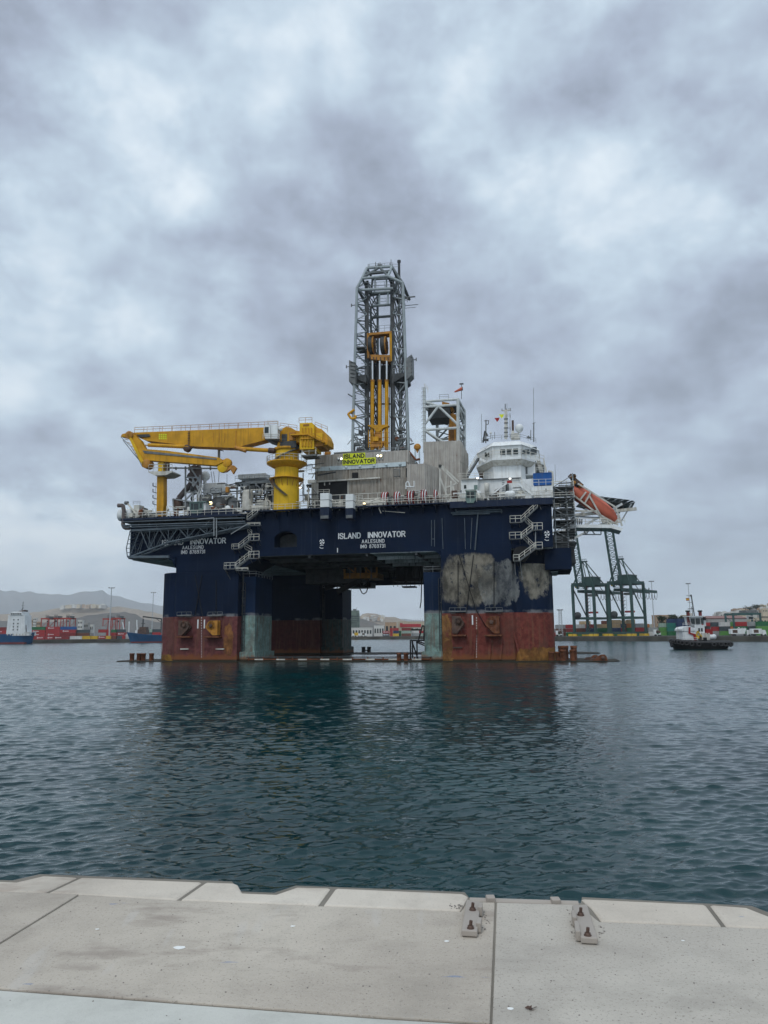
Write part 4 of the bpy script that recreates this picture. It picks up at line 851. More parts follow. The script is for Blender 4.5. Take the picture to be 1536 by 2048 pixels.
for p, q in (((371, 933), (371, 1015)), ((378, 930), (412, 985)), ((386, 955), (386, 1010)), ((400, 950), (400, 1010)), ((371, 955), (400, 955)), ((371, 958), (425, 990)), ((371, 985), (420, 985)), ((384, 955), (408, 1000)), ((400, 955), (378, 985)), ((346, 998), (382, 1003)), ((346, 998), (348, 1024)), ((408, 970), (408, 1010)), ((371, 1000), (386, 985)), ((440, 985), (425, 975)), ((340, 936), (436, 937)), ((352, 934), (352, 940)), ((378, 934), (378, 941)), ((421, 933), (421, 940))):
    B.beam(A(*p), A(*q), .28, .28, 'rail_grey')
part(B, 'stack_frame', 'grey braced frame around the exhaust pipes')
B = MB(); p = rt(410, 952, 8); B.ball(p, 1.15, 'white', 20); B.tube((p[0], p[1], p[2]-1), (p[0], p[1], p[2]-3), .4, 'white', 10); part(B, 'radome', 'white radome dome')
B = MB()   # green-grey winch cab hanging over the edge
V = -2.6; pp(B, [(379, 1004), (405, 1003), (406, 1022), (401, 1027), (385, 1027), (379, 1022)], V, V+2, 'cab_green')
pb(B, 381, 1007, 386.5, 1019, V-.04, V, 'glass'); pb(B, 387.5, 1007, 397, 1019, V-.04, V, 'glass'); pb(B, 399, 1006, 404, 1016, V-.04, V, 'glass'); pb(B, 378, 1003, 412, 1004.6, V-.2, V+2.2, 'cab_green'); pb(B, 406, 1005, 411, 1022, V+.3, V+2, 'white')
part(B, 'winch_cab', 'small green glazed winch cab', bevel=.03)
B = MB(); V = 0; pp(B, [(932, 981), (950, 981), (951, 999), (947, 1006), (934, 1006), (931, 999)], V-1.6, V+.8, 'cab_green'); pb(B, 933, 984, 940, 996, V-1.65, V-1.6, 'glass'); pb(B, 941, 984, 949, 996, V-1.65, V-1.6, 'glass'); pb(B, 930, 979, 952, 981, -1.8, 1, 'cab_green'); B.rail([rt(928, 1004, -2), rt(953, 1003, -2)], 'rail', 2.2, 1.2); part(B, 'winch_cab', 'green glazed cab below the white bridge house', bevel=.03)
B = MB()   # raised pipe deck left of crane
pb(B, 470, 962, 548, 967, 8, 14, 'rail_grey'); B.rail([rt(470, 962, 8), rt(548, 960, 8)], 'rail_grey', 1.1, 1.2)
for x in (474, 498, 512, 534, 546): B.beam(rt(x, 966, 8), rt(x, 1012, 8), .28, .28, 'rail_grey')
for x0, x1 in ((480, 500), (512, 534), (534, 514)): B.beam(rt(x0, 968, 8), rt(x1, 992, 8), .25, .25, 'rail_grey')
for k in range(8): B.tube(rt(474+k*9, 968+(k % 3)*9, 9), rt(484+k*9, 968+(k % 3)*9, 9), .3, 'dark_steel', 8)
for k in range(10): pb(B, 536, 968+k*4.3, 548, 970.5+k*4.3, 8.5, 10, 'dark_steel')
B.tube(rt(500, 1016, 4), rt(540, 1016, 4), .55, 'offwhite', 12); B.lathe(rt(495, 1012, 4), [(0, 3.6), (1, 3.4), (1.2, 2.8), (1.2, -1)], 'offwhite', 14)
B.disc(rt(438, 1012, 3), 2.0, 1, 'dark_steel', 'y', 24); B.disc(rt(459, 1012, 4), 2.2, 1.4, 'mid_steel', 'y', 24); B.disc(rt(438, 1012, 2.4), .8, .3, 'mid_steel', 'y', 16)
B.path([rt(528, 1012, 3), rt(529, 1003, 3), rt(534, 1000, 3), rt(540, 1003, 3), rt(541, 1014, 3)], .18, 'offwhite', 8); B.path([rt(447, 1003, 3), rt(463, 987, 3)], .3, 'offwhite', 6)
part(B, 'pipe_rack', 'raised grey pipe rack left of the crane pedestal')
def rig_box(name, lab, cat, x0, y0, x1, y1, v0, v1, m, trim='mid_steel', group=None):
    a = R(x0, y1, v0); c = R(x1, y0, v0); p = ((a.x+c.x)/2, (v0+v1)/2, a.z); t = on_rig(name, lab, cat, p, group)
    B = MB(); B.box(a.x, c.x, v0, v1, a.z, c.z, m); B.build('body', t, p)
    B = MB(); 
    for u in (a.x, c.x):
        B.box(u-.12, u+.12, v0-.05, v0+.15, a.z, c.z, m); 
    for z in (a.z+.1, c.z): B.box(a.x, c.x, v0-.06, v0+.1, z-.12, z+.03, m)
    B.build('frame', t, p); B = MB(); K = max(2, int((c.x-a.x)/.55))
    for k in range(1, K): u = a.x+(c.x-a.x)*k/K; B.box(u-.06, u+.06, v0-.045, v0, a.z+.15, c.z-.15, m)
    B.build('ribs', t, p); return t
rig_box('deck_container', 'white box container behind the jib head on the left deck', 'container', 409, 965, 449, 987, 6, 9, 'white')
rig_box('deck_container', 'smaller off-white box beside the grey exhaust frame', 'container', 402, 989, 416, 1003, 4, 6, 'offwhite')
rig_box('deck_container', 'long white container on top of the raised pipe rack', 'container', 477, 946.5, 531, 958, 9, 12, 'white')
rig_box('deck_container', 'blue container on the deck right of the white bridge house', 'container', 1068, 945, 1102, 970.5, 4, 7, 'container_blue')
B = MB(); 
for x in (437, 425, 430): B.tube(rt(x, 965, 6), rt(x+(-3 if x < 436 else 2), 930 if x > 436 else 943, 6), .07, 'rail_grey', 5)
B.beam(rt(431, 898, 5), rt(447, 902, 5), .25, .15, 'dark_steel'); B.beam(rt(438, 900, 5), rt(438, 917, 5), .5, .3, 'rail_grey'); part(B, 'antenna_frame')
# ---------------------------------------------------------------- drill floor house
B = MB(); V = 8.0
def cw(B, x0, x1, yt0, yt1, yb0, yb1, v0, v1, m, pitch=.7):
    a, c = R(x0, yt0, v0), R(x1, yt1, v1); d, e = R(x0, yb0, v0), R(x1, yb1, v1); B.corr(a, c, d.z, a.z, m, pitch, .12, e.z, c.z)
cw(B, 630, 817, 911, 900, 936, 925, V, V, 'cladding'); cw(B, 817, 827, 900, 930, 928, 931, V, V+3, 'cladding')
zt = R(700, 905, V).z; zb_ = DZ; zu = R(720, 932, V).z
a, c = R(630, 930, V), R(817, 930, V); B.box(a.x, c.x, V+.05, V+24, zb_, zu-1, 'dark_steel'); B.box(a.x+.05, c.x-.05, V+.1, V+24, zu-1, zt-.3, 'cladding')
cw(B, 632, 812, 941, 932, 964, 957, V, V, 'cladding_dark'); cw(B, 695, 814, 960, 955, 1022, 1018, V, V, 'cladding_dark'); cw(B, 814, 850, 929, 927, 1015, 1013, V-.3, V-.3, 'cladding'); cw(B, 850, 872, 927, 934, 1013, 1012, V-.3, V+3, 'cladding'); cw(B, 623, 637, 962, 962, 1022, 1022, V, V, 'offwhite')
e0, e1 = R(814, 930, V), R(870, 930, V); B.box(e0.x, e1.x, V+3.1, V+18, zb_, R(840, 929, V).z, 'cladding')
house = part(B, 'drill_floor_house', 'grey corrugated drill floor house')
B = MB(); B.prism([(R(x, y, V).x, R(x, y, V).z) for x, y in ((630, 935), (812, 924), (812, 932.5), (631, 943))], V-.25, V+.2, 'pale_blue', 'y')
for x in (660, 692, 720, 748, 773, 800): p = R(x, 938-(x-630)*.058, V-.3); B.disc(p, .3, .2, 'pale_blue', 'y', 10)
part(B, 'fascia', None, house)
B = MB(); pb(B, 704, 945, 716, 956, V-.2, V+.1, 'black'); part(B, 'vent', None, house)
B = MB(); pb(B, 787, 938, 800, 953, V-.2, V, 'mid_steel'); 
for k in range(6): pb(B, 788, 940+k*2.1, 799, 941+k*2.1, V-.26, V-.2, 'cladding_dark')
part(B, 'louvre', None, house)
B = MB(); pb(B, 637, 964, 695, 1020, V-.05, V+.1, 'black'); pb(B, 641, 990, 690, 1000, V-.15, V-.05, 'dark_steel'); pb(B, 648, 965, 650, 971, V-.3, V-.1, 'offwhite'); pb(B, 658, 965, 660, 969, V-.3, V-.1, 'offwhite'); pb(B, 695, 962, 697, 1018, V-.2, V, 'offwhite'); part(B, 'doorway', 'dark open doorway', house)  # black panel on the wall paints the unlit inside of the opening
B = MB(); B.beam(rt(627, 964, V-.6), rt(760, 955.5, V-.6), .4, .3, 'offwhite'); part(B, 'door_rail', None, house)
for x, y, m1, m2 in ((675, 918, 'white', 'lamp_white'), (754, 912, 'lamp_white', 'lamp_warm')):
    B = MB(); pb(B, x-1, y-5, x+12, y+7, V-.2, V-.13, 'offwhite')
    for dx, m in ((2, m1), (8, m2)): p = R(x+dx, y, V-.45); B.disc(p, .3, .3, 'mid_steel', 'y', 10); B.disc((p.x, p.y-.17, p.z), .26, .04, m, 'y', 10); B.beam(p, rt(x+dx, y+5, V-.2), .08, .08, 'dark_steel')
    part(B, 'floodlight', None, house)
B = MB(); B.beam(rt(668, 907, V+1), rt(762, 901, V+1), .3, .4, 'mid_steel'); B.beam(rt(757, 901, V+1), rt(757, 893, V+6), .1, .1, 'mid_steel'); B.rail([rt(632, 910, V+.5), rt(662, 908, V+.5)], 'rail_grey'); B.rail([rt(760, 902, V+1), rt(816, 899, V+1)], 'rail_grey', .6, 2); part(B, 'roof_edge', None, house)
B = MB(); B.disc(rt(835, 894, V+2), 1.3*.55, .4, 'ochre', 'y', 20); 
B2 = MB(); p = rt(834.5, 894, V+2); B.torus(p, .62, .14, 'ochre', 'y', 18); B.tube((p[0]-.45, p[1], p[2]-.5), (p[0]-.45, p[1], p[2]-3.6), .16, 'pale_blue', 8); B.tube((p[0]+.45, p[1], p[2]-.5), (p[0]+.45, p[1], p[2]-3.6), .16, 'pale_blue', 8); B.prism([(p[0]-.6, p[2]), (p[0], p[2]-1.4), (p[0]+.6, p[2])], p[1]-.15, p[1]+.15, 'ochre', 'y')
B.path([rt(818, 903, V+1), rt(832, 920, V+1), rt(840, 918, V+1)], .25, 'rusty', 6); part(B, 'tensioner_sheave', 'round ochre tensioner sheave right of the derrick')
B = MB(); p = rt(655, 907, V+3); B.torus(p, .6, .15, 'ochre', 'y', 18); B.disc(p, .55, .25, 'ochre', 'y', 16); part(B, 'tensioner_sheave', 'round ochre sheave behind the crane')
# yellow name banner
p0 = R(718, 918, V-.35); sign = on_rig('name_sign', 'yellow two-line name banner reading ISLAND INNOVATOR on the corrugated house', 'sign', p0)
B = MB(); B.prism([(R(x, y, V).x, R(x, y, V).z) for x, y in ((687, 908.5), (731, 906), (731.5, 916.7), (752, 915.4), (752.5, 928), (686, 932), (686, 919.5), (687, 919))], V-.42, V-.3, 'sign_yellow', 'y'); B.build('board', sign, p0)
def sign_text(t, x0, x1, y, hpx, sl):
    a, c = R(x0, y, V), R(x1, y, V); zt_, zb2 = R((x0+x1)/2, y-hpx/2, V).z, R((x0+x1)/2, y+hpx/2, V).z; strokes(t, a.x, c.x, zb2, zt_, V-.43, 'letter_black', .19, .28).build('lettering', sign, p0)
sign_text('ISLAND', 689.5, 729, 913, 8.8, .0); sign_text('INNOVATOR', 688.5, 749.5, 923.6, 8.4, .0)
# tall corrugated block
B = MB(); V = 14
cw(B, 847, 921, 884, 881, 924, 923, V, V, 'cladding', .8); cw(B, 921, 936, 881, 909, 924, 930, V, V+4, 'cladding', .8); cw(B, 847, 921, 924, 923, 990, 990, V, V, 'cladding', .8); cw(B, 921, 936, 924, 930, 990, 990, V, V+4, 'cladding', .8)
a, c = R(847, 900, V), R(920, 900, V); B.box(a.x+.1, c.x-.1, V+.1, V+14, DZ, R(880, 884, V).z-.2, 'cladding')
part(B, 'tall_cladding_block', 'tall grey corrugated block right of the house')
# ---------------------------------------------------------------- derrick
def truss_panel(B, l0, l1, m, r, n, flip=False, rail=None, horiz=.8):
    """bracing between two legs (each a pair of points)"""
    a0, a1 = l0; b0, b1 = l1
    for k in range(n):
        t, u = k/n, (k+1)/n; pa, qa, pb_, qb = a0.lerp(a1, t), a0.lerp(a1, u), b0.lerp(b1, t), b0.lerp(b1, u)
        B.tube(pa, pb_, r*horiz, m, 6); B.tube(*((qa, pb_) if not flip else (pa, qb)), r, m, 6)
    B.tube(a1, b1, r, m, 6)
FV, MV, BV = 17.0, 20.0, 28.0
def leg(x0, y0, x1, y1, v): return (R(x0, y0, v), R(x1, y1, v))
FL, FR = leg(704.5, 905, 714, 576, FV), leg(817.5, 905, 805.5, 566, FV)
IL, IR = leg(735, 905, 734, 562, MV), leg(787.5, 905, 785, 560, MV)
def back(l, du):
    return (Vector((l[0].x+du, BV, l[0].z)), Vector((l[1].x+du*.4, BV, l[1].z)))
BL, BR = back(FL, 2.0), back(FR, -4.2)
JL, JR = (Vector((IL[0].x+.8, BV, IL[0].z)), Vector((IL[1].x+.8, BV, IL[1].z))), (Vector((IR[0].x, BV, IR[0].z)), Vector((IR[1].x, BV, IR[1].z)))
B = MB()
for l, r, m in ((FL, .34, 'derrick_pale'), (FR, .34, 'derrick_pale'), (BL, .27, 'derrick_grey'), (BR, .27, 'derrick_grey'), (JL, .3, 'derrick_grey'), (JR, .26, 'derrick_grey')): B.tube(l[0], l[1], r, m, 8)
for l in (IL, IR): B.beam(l[0], l[1], .75, .5, 'dark_steel'); B.tube(l[0]+Vector((-.75, .8, 0)), l[1]+Vector((-.6, .8, 0)), .16, 'derrick_grey', 6)
derrick = part(B, 'derrick', 'tall grey lattice drilling derrick')
NB = 10
B = MB(); truss_panel(B, FL, IL, 'derrick_pale', .17, NB); truss_panel(B, BL, JL, 'derrick_grey', .15, NB); truss_panel(B, FL, BL, 'derrick_grey', .15, NB, True); truss_panel(B, IL, JL, 'derrick_grey', .15, NB+3)
for l, d in ((IL, 1), ): 
    for k in range(60): p = l[0].lerp(l[1], k/60); B.box(p.x-1.6, p.x-.5, MV+.5, MV+.56, p.z, p.z+.05, 'mid_steel')
truss_panel(B, FL, JL, 'mid_steel', .1, 14, True); part(B, 'bracing', 'left lattice side of the derrick', derrick)
B = MB(); truss_panel(B, IR, FR, 'derrick_pale', .17, NB, True); truss_panel(B, JR, BR, 'derrick_grey', .15, NB, True); truss_panel(B, BR, FR, 'derrick_grey', .15, NB); truss_panel(B, IR, JR, 'derrick_grey', .15, NB+3); B.tube(IR[0]+Vector((1.6, 1, 0)), IR[1]+Vector((1.2, 1, 0)), .22, 'mid_steel', 6); B.tube(IR[0]+Vector((2.8, 2, 0)), IR[1]+Vector((1.9, 2, 0)), .15, 'dark_steel', 6)
truss_panel(B, FR, JR, 'mid_steel', .1, 14); part(B, 'bracing', 'right lattice side of the derrick', derrick)
B = MB()   # crown
c_ = [R(714, 576, FV), R(724, 557, FV), R(776, 552, FV), R(805.5, 566, FV)]
t_ = [R(734, 536, FV+2), R(784, 533, FV+2)]
for p, q in ((c_[0], c_[1]), (c_[1], c_[2]), (c_[2], c_[3]), (c_[1], t_[0]), (c_[2], t_[1]), (t_[0], t_[1])): B.tube(p, q, .34, 'derrick_pale', 8)
bb_ = [p+Vector((0, 9, 0)) for p in c_]; bt_ = [p+Vector((0, 6, 0)) for p in t_]
for p, q in ((bb_[0], bb_[1]), (bb_[1], bb_[2]), (bb_[2], bb_[3]), (bb_[1], bt_[0]), (bb_[2], bt_[1]), (bt_[0], bt_[1]), (t_[0], bt_[0]), (t_[1], bt_[1]), (c_[1], bb_[1]), (c_[2], bb_[2]), (t_[1], c_[3]), (c_[1], t_[0].lerp(t_[1], .5)), (c_[2], t_[0].lerp(t_[1], .5)), (bt_[1], bb_[3]), (c_[0], bb_[0]), (c_[3], bb_[3])): B.tube(p, q, .3, 'derrick_grey', 8)
m1, m2 = R(732, 547, FV+1), R(780, 543, FV+1); B.beam(m1, m2, .8, .5, 'derrick_grey')
for y, v, x0, x1 in ((580, FV+1, 720, 786), (586, FV+8, 742, 785), (612, FV+8, 745, 786), (635, FV+9, 745, 786)):
    p, q = R(x0, y, v), R(x1, y-3, v); B.tube(p, q, .34, 'derrick_pale' if y < 620 else 'derrick_grey', 8)
    if y < 620: B.rail([p, q], 'rail_grey', 1.8, 2, .05)
for x, y0, y1 in ((750, 557, 580), (773, 555, 578), (759, 588, 610), (776, 586, 608)): B.tube(R(x, y0, FV+2), R(x, y1, FV+2), .2, 'derrick_pale', 6)
B.rail([t_[0]+Vector((0, 1, .3)), t_[1]+Vector((0, 1, .3))], 'rail_grey', 1.2, 2, .05)
part(B, 'crown', 'slanted crown frame at the top of the derrick', derrick)
B = MB(); 
for x, y0, y1 in ((738, 536, 529), (751, 534, 524), (757, 534, 526), (760, 534, 525), (764, 534, 528), (780, 533, 526), (782, 533, 519)): B.tube(R(x, y0, FV+2), R(x, y1, FV+2), .09, 'mid_steel', 5)
B.beam(R(755, 530, FV+2), R(763, 530, FV+2), .3, .3, 'mid_steel'); part(B, 'antenna', None, derrick)
B = MB(); B.tube(R(798.5, 562, FV+3), R(798, 524, FV+3), .3, 'dark_steel', 8); B.tube(R(798, 525, FV+3), R(798, 521, FV+3), .45, 'dark_steel', 8); B.rail([R(785, 540, FV+3), R(797, 540, FV+3)], 'rail_grey', 1.5, 1, .05); part(B, 'vent_mast', None, derrick)
for k, (x, y, s) in enumerate(((712, 610, -1), (806, 598, 1), (702, 733, -1), (823, 720, 1))):
    B = MB(); p = R(x, y, FV); B.tube(p, p+Vector((s*1.1, 0, 0)), .1, 'mid_steel', 6); B.tube(p+Vector((s*1.1, 0, -.3)), p+Vector((s*1.1, 0, .4)), .14, 'mid_steel', 6); part(B, 'lamp_arm', None, derrick)
B = MB()   # finger board level
for s, xs in ((-1, (698, 711)), (1, (812, 824))):
    y0, y1 = (720, 762) if s < 0 else (710, 752)
    p = R(xs[0], y0, FV-.5); q = R(xs[1], y1, FV-.5)
    B.prism([(p.x, p.z), (q.x, p.z-(.9 if s < 0 else -.9)), (q.x, q.z-(.8 if s < 0 else -.9)), (p.x, q.z)] if s < 0 else [(p.x, p.z-.9), (q.x, p.z), (q.x, q.z+.3), (p.x, q.z-.9)], FV-.6, FV+2.5, 'mid_steel', 'y')
    for k in range(5): B.tube((p.x+(.4 if s < 0 else 1.2), FV-.7, p.z-.6-k*.9), (q.x, FV-.7, p.z-.9-k*.9), .09, 'dark_steel', 5)
a, c = R(713, 742, FV+3), R(736, 760, FV+3); B.box(a.x, c.x, FV+1, FV+9, c.z, c.z+.6, 'dark_steel'); B.prism([(a.x, c.z), (c.x, c.z), (c.x, c.z-1.4)], FV+1, FV+9, 'dark_steel', 'y'); B.rail([(a.x, FV+1, c.z+.6), (c.x, FV+1, c.z+.6)], 'rail_grey', 1.2, 1, .06)
a, c = R(789, 738, FV+3), R(813, 756, FV+3); B.box(a.x, c.x, FV+1, FV+9, c.z, c.z+.6, 'dark_steel'); B.prism([(a.x, c.z), (c.x, c.z), (a.x, c.z-1.6)], FV+1, FV+9, 'dark_steel', 'y'); B.rail([(a.x, FV+1, c.z+.6), (c.x, FV+1, c.z+.6)], 'rail_grey', 1.2, 1, .06)
a, c = R(738, 733, FV+8), R(786, 770, FV+8); B.box(a.x, c.x, FV+8, FV+9, c.z+.6, a.z, 'dark_steel')
for k in range(9): u = a.x+(c.x-a.x)*k/8; B.box(u-.14, u+.14, FV+7.2, FV+7.9, c.z-.6, a.z+.8, 'black')
p = R(715, 700, FV+2); B.box(p.x, p.x+2.1, FV, FV+4, p.z-.2, p.z, 'mid_steel'); B.rail([(p.x, FV, p.z), (p.x+2.1, FV, p.z)], 'rail_grey', 1.1, 1, .06)
part(B, 'finger_board', 'dark finger board platform with side pods', derrick)
B = MB()   # travelling yoke with big sheaves
V = FV+2.5
pb(B, 735, 664, 783, 668.5, V, V+2.4, 'ochre'); pb(B, 734, 666, 738, 716, V, V+2, 'ochre'); pb(B, 779, 666, 783.5, 722, V, V+2, 'crane_yellow'); pp(B, [(741, 709), (780, 710), (781, 723), (742, 718)], V-.2, V+2.4, 'ochre'); B.rail([rt(748, 664, V+1), rt(780, 662, V+1)], 'rail_grey', 1.5, 1.4, .05)
for x in (746, 752, 760, 768, 775): pb(B, x, 714, x+2, 720, V-.3, V, 'brown_iron')
yk = part(B, 'crown_block', 'ochre yoke frame holding two large sheaves', derrick)
for x0, x1 in ((739, 753), (764, 777)):
    p = R((x0+x1)/2-1, 691, V+1); B = MB(); rr = (R(740, 674, V).z-R(740, 709, V).z)/2
    B.lathe((p.x-.75, p.y, p.z), [(rr, 0), (rr*.9, .15), (rr, .3), (rr*.9, .45), (rr, .6), (rr*.9, .75), (rr, .9), (rr*.6, 1.0)], 'dark_steel', 26, 'x', ); B.disc((p.x+.35, p.y, p.z), rr*.98, .22, 'ochre', 'x', 26); B.disc((p.x+.5, p.y, p.z), rr*.28, .3, 'brown_iron', 'x', 16)
    for k in range(8): t = k*math.pi/4; B.beam((p.x+.5, p.y, p.z), (p.x+.5, p.y+rr*.9*math.cos(t), p.z+rr*.9*math.sin(t)), .12, .2, 'brown_iron')
    o = part(B, 'sheave', None, derrick); 
for x in (745, 759.5, 773.5):
    B = MB(); B.tube(R(x, 900, V), R(x, 764, V), .44, 'crane_yellow', 12); B.tube(R(x, 764, V), R(x, 760, V), .5, 'ochre', 12); B.tube(R(x, 764, V), R(x, 722, V), .24, 'chrome', 10); part(B, 'hoist_cylinder', 'tall yellow hoisting cylinder with a chrome rod', derrick)

B = MB()
for x in (738, 740.5, 750, 752.5, 755, 764, 766.5, 769.5, 779, 782): B.tube(R(x, 900, V+1), R(x, 720, V+1), .08 if x != 755 else .2, 'black' if x > 741 else 'mid_steel', 5)
B.path([R(778, 795, V), R(778, 820, V), R(780, 834, V), R(783, 837, V), R(786, 832, V)], .07, 'black', 5); B.path([R(748, 800, V), R(750, 830, V), R(753, 842, V), R(756, 838, V)], .1, 'black', 5); B.beam(R(738, 808, V+1.5), R(786, 808, V+1.5), .3, .3, 'mid_steel')
part(B, 'hoist_rope', 'dark ropes and hoses inside the derrick', derrick)
B = MB(); pp(B, [(735, 851), (736, 850), (774, 849), (777, 850), (775, 853), (766, 856), (759, 863), (752, 864), (748, 857)], V-.8, V+.6, 'crane_yellow')
pb(B, 749, 864, 762, 878, V-.8, V+.4, 'ochre'); pb(B, 746, 873, 757, 882, V-1.2, V-.4, 'crane_yellow'); pp(B, [(737, 884), (768, 882), (764, 893), (742, 894)], V-.8, V+.6, 'ochre')
for x in (737, 741, 763, 769, 775): B.tube(rt(x, 895, V-.9), rt(x, 860, V-.9), .1, 'crane_yellow', 5)
for y in (866, 876, 886): B.tube(rt(736, y, V-.9), rt(778, y-1, V-.9), .08, 'ochre', 5)
part(B, 'top_drive', 'yellow top drive with a winged beam low in the derrick', derrick, bevel=.03)
B = MB(); B.path([rt(713, 834, FV), rt(701, 825, FV), rt(694.5, 828, FV)][:2], .22, 'crane_yellow', 6); B.path([rt(709, 819, FV-.5), rt(696, 828, FV-.5), rt(702, 837, FV-.5), rt(712, 836, FV-.5)], .28, 'crane_yellow', 8); part(B, 'davit_arm', 'small bent yellow arm on the left leg', derrick)
B = MB(); B.path([rt(712, 798, FV), rt(696, 788, FV)], .16, 'derrick_grey', 6); B.path([rt(696, 788, FV), rt(710, 797, FV), rt(711, 790, FV)], .12, 'derrick_grey', 6); part(B, 'outrigger', None, derrick)
part(clutter(24, 708, 734, 850, 900, FV, FV+8, 21, ('mid_steel', 'dark_steel', 'rusty', 'derrick_grey')), 'derrick_machinery', None, derrick)
part(clutter(24, 790, 815, 850, 900, FV, FV+8, 22, ('mid_steel', 'dark_steel', 'rusty', 'derrick_grey')), 'derrick_machinery', None, derrick)
part(clutter(16, 790, 806, 590, 620, FV+1, FV+7, 23, ('mid_steel', 'dark_steel', 'derrick_grey')), 'derrick_machinery', None, derrick)
# auxiliary tower
V = 16
B = MB(); a0, a1, b0, b1 = R(849, 905, V), R(848.5, 776, V), R(916, 905, V), R(916, 799, V)
Yv = Vector((0, 9, 0)); bx = Vector((1.6, 0, 0))
legs = [(a0, a1), (b0, b1), (a0+Yv+bx, Vector((a1.x, 0, R(848, 800, V).z))+Vector((bx.x, V+9, 0))), (b0+Yv+bx*.3, b1+Yv+bx*.3)]
for p, q in legs: B.tube(p, q, .36, 'tower_white', 8)
ta = R(849, 801, V)
def lv(l, y): z = R(880, y, V).z; t = (z-l[0].z)/(l[1].z-l[0].z); return l[0].lerp(l[1], t)
for y in (801, 812, 858): 
    for i, j in ((0, 1), (1, 3), (3, 2), (2, 0)): B.tube(lv(legs[i], y), lv(legs[j], y), .3, 'tower_white', 8)
for p, q in (((0, 858), (1, 812, .0)),): pass
mid = lv(legs[0], 812).lerp(lv(legs[1], 812), .42)
B.tube(lv(legs[0], 848), mid, .28, 'tower_white', 8); B.tube(mid, lv(legs[1], 852), .28, 'tower_white', 8); B.tube(lv(legs[0], 801), mid, .28, 'tower_white', 8)
for y0, y1 in ((858, 905), ): B.tube(lv(legs[0], y0), lv(legs[1], y1), .26, 'tower_white', 8); B.tube(lv(legs[3], 830), lv(legs[1], 812), .2, 'tower_white'); B.tube(lv(legs[3], 830), lv(legs[1], 856), .2, 'tower_white'); B.tube(lv(legs[3], 890), lv(legs[1], 858), .2, 'tower_white')
for k in range(14): p = lv(legs[0], 778+k*8); B.rail([p+Vector((-.5, -.4, 0)), p+Vector((.3, -.4, 0))], 'rail_grey', .5, 1, .04, 1)
for y0, y1 in ((858, 801), ): B.tube(lv(legs[2], y0), lv(legs[3], y1), .2, 'derrick_grey')
pz = lv(legs[0], 795); B.box(pz.x, pz.x+7, V+2, V+8, pz.z-1.5, pz.z-1.2, 'dark_steel'); q = R(880, 830, V); B.box(q.x-3, q.x+2, V+2, V+8, q.z, q.z+2.2, 'dark_steel'); B.rail([rt(879, 799, V+1), rt(897, 799, V+1)], 'rail_grey', 1.2); B.rail([rt(849, 776, V), rt(856, 784, V)], 'rail', 1)
for i_, j_ in ((1, 3), (2, 3)):
    for k in range(5): B.tube(lv(legs[i_], 801+k*20), lv(legs[j_], 821+k*20), .13, 'derrick_grey', 5); B.tube(lv(legs[j_], 801+k*20), lv(legs[i_], 821+k*20), .13, 'derrick_grey', 5)
aux = part(B, 'auxiliary_tower', 'short pale lattice tower right of the derrick')
B = MB(); pp(B, [(897, 858), (900, 828), (906, 826), (912, 830), (911, 880), (897, 882)], V+3, V+5, 'ochre'); pp(B, [(884, 803), (898, 806), (908, 818), (904, 824), (896, 818), (884, 811)], V+3, V+4.5, 'ochre')
for k in range(5): pb(B, 899+k*2, 858, 899.6+k*2, 888, V+2.8, V+3, 'brown_iron')
part(B, 'pipe_handler', 'ochre pipe handling machine inside the small tower', aux)
B = MB(); B.tube(rt(923, 798, V), rt(923, 768, V), .08, 'mid_steel', 5); B.beam(rt(919, 768, V), rt(927, 767.5, V), .4, .2, 'dark_steel'); part(B, 'mast', None, aux)
p0 = R(922, 778, V); ws = on_rig('windsock', 'orange windsock on the mast above the small pale tower', 'windsock', p0)
B = MB(); B.tube(rt(925, 777, V), rt(909, 784, V), .42, 'lifeboat_orange', 12, .16); B.build('sleeve', ws, p0); B = MB(); B.torus(rt(925, 777, V), .42, .05, 'mid_steel', 'x'); B.build('hoop', ws, p0)
# ---------------------------------------------------------------- hose reels
def reel(x0, x1, y0, y1, n, lab):
    V = .6; B = MB(); p = R((x0+x1)/2, (y0+y1)/2, V); r = (R(x0, y0, V).z-R(x0, y1, V).z)/2; w_ = R(x1, y0, V).x-R(x0, y0, V).x
    for k in range(n):
        u = p.x-w_/2+w_*(k+.5)/n; B.torus((u, V+r*.9, p.z), r*.9, .11, 'red' if k % 2 == 0 else 'letter_white', 'x', 22, 6)
        B.disc((u+w_/n*.3, V+r*.9, p.z), r*.75, w_/n*.4, ('black', 'red')[k % 2], 'x', 22)
    B.disc((p.x, V+r*.9, p.z), r*.3, w_*1.5, 'mid_steel', 'x', 12); B.beam((p.x-w_*.6, V+r*.4, p.z-r), (p.x-w_*.6, V+r*.9, p.z), .15, .15, 'offwhite'); B.beam((p.x+w_*.7, V+r*.9, p.z-r), (p.x+w_*.7, V+r*.9, p.z+.2), .6, .5, 'mid_steel')
    B.path([(p.x, V-.1, p.z-r*.6), (p.x+.1, V-1.4, p.z-r*.8), (p.x+.3, V-1.8, p.z-r*1.5)], .1, 'black', 6)
    part(B, 'hose_reel', lab)
for k, (x0, x1, y0, n) in enumerate(((762, 774, 981, 5), (787, 797, 980, 4), (813, 827, 978, 5), (841, 851, 976, 4), (867, 872, 976, 2))): reel(x0, x1, y0, y0+32, n, 'red and white hose reel')
B = MB(); B.path([rt(812, 978, 1), rt(812, 966, 1), rt(815, 962.5, 1), rt(818, 966, 1), rt(820, 974, 1)], .13, 'white', 8); B.path([rt(811, 973, 1), rt(828, 974, 1), rt(828, 962, 1)], .13, 'white', 8); part(B, 'davit_frame')
B = MB()   # white-grey frames near x=880-915
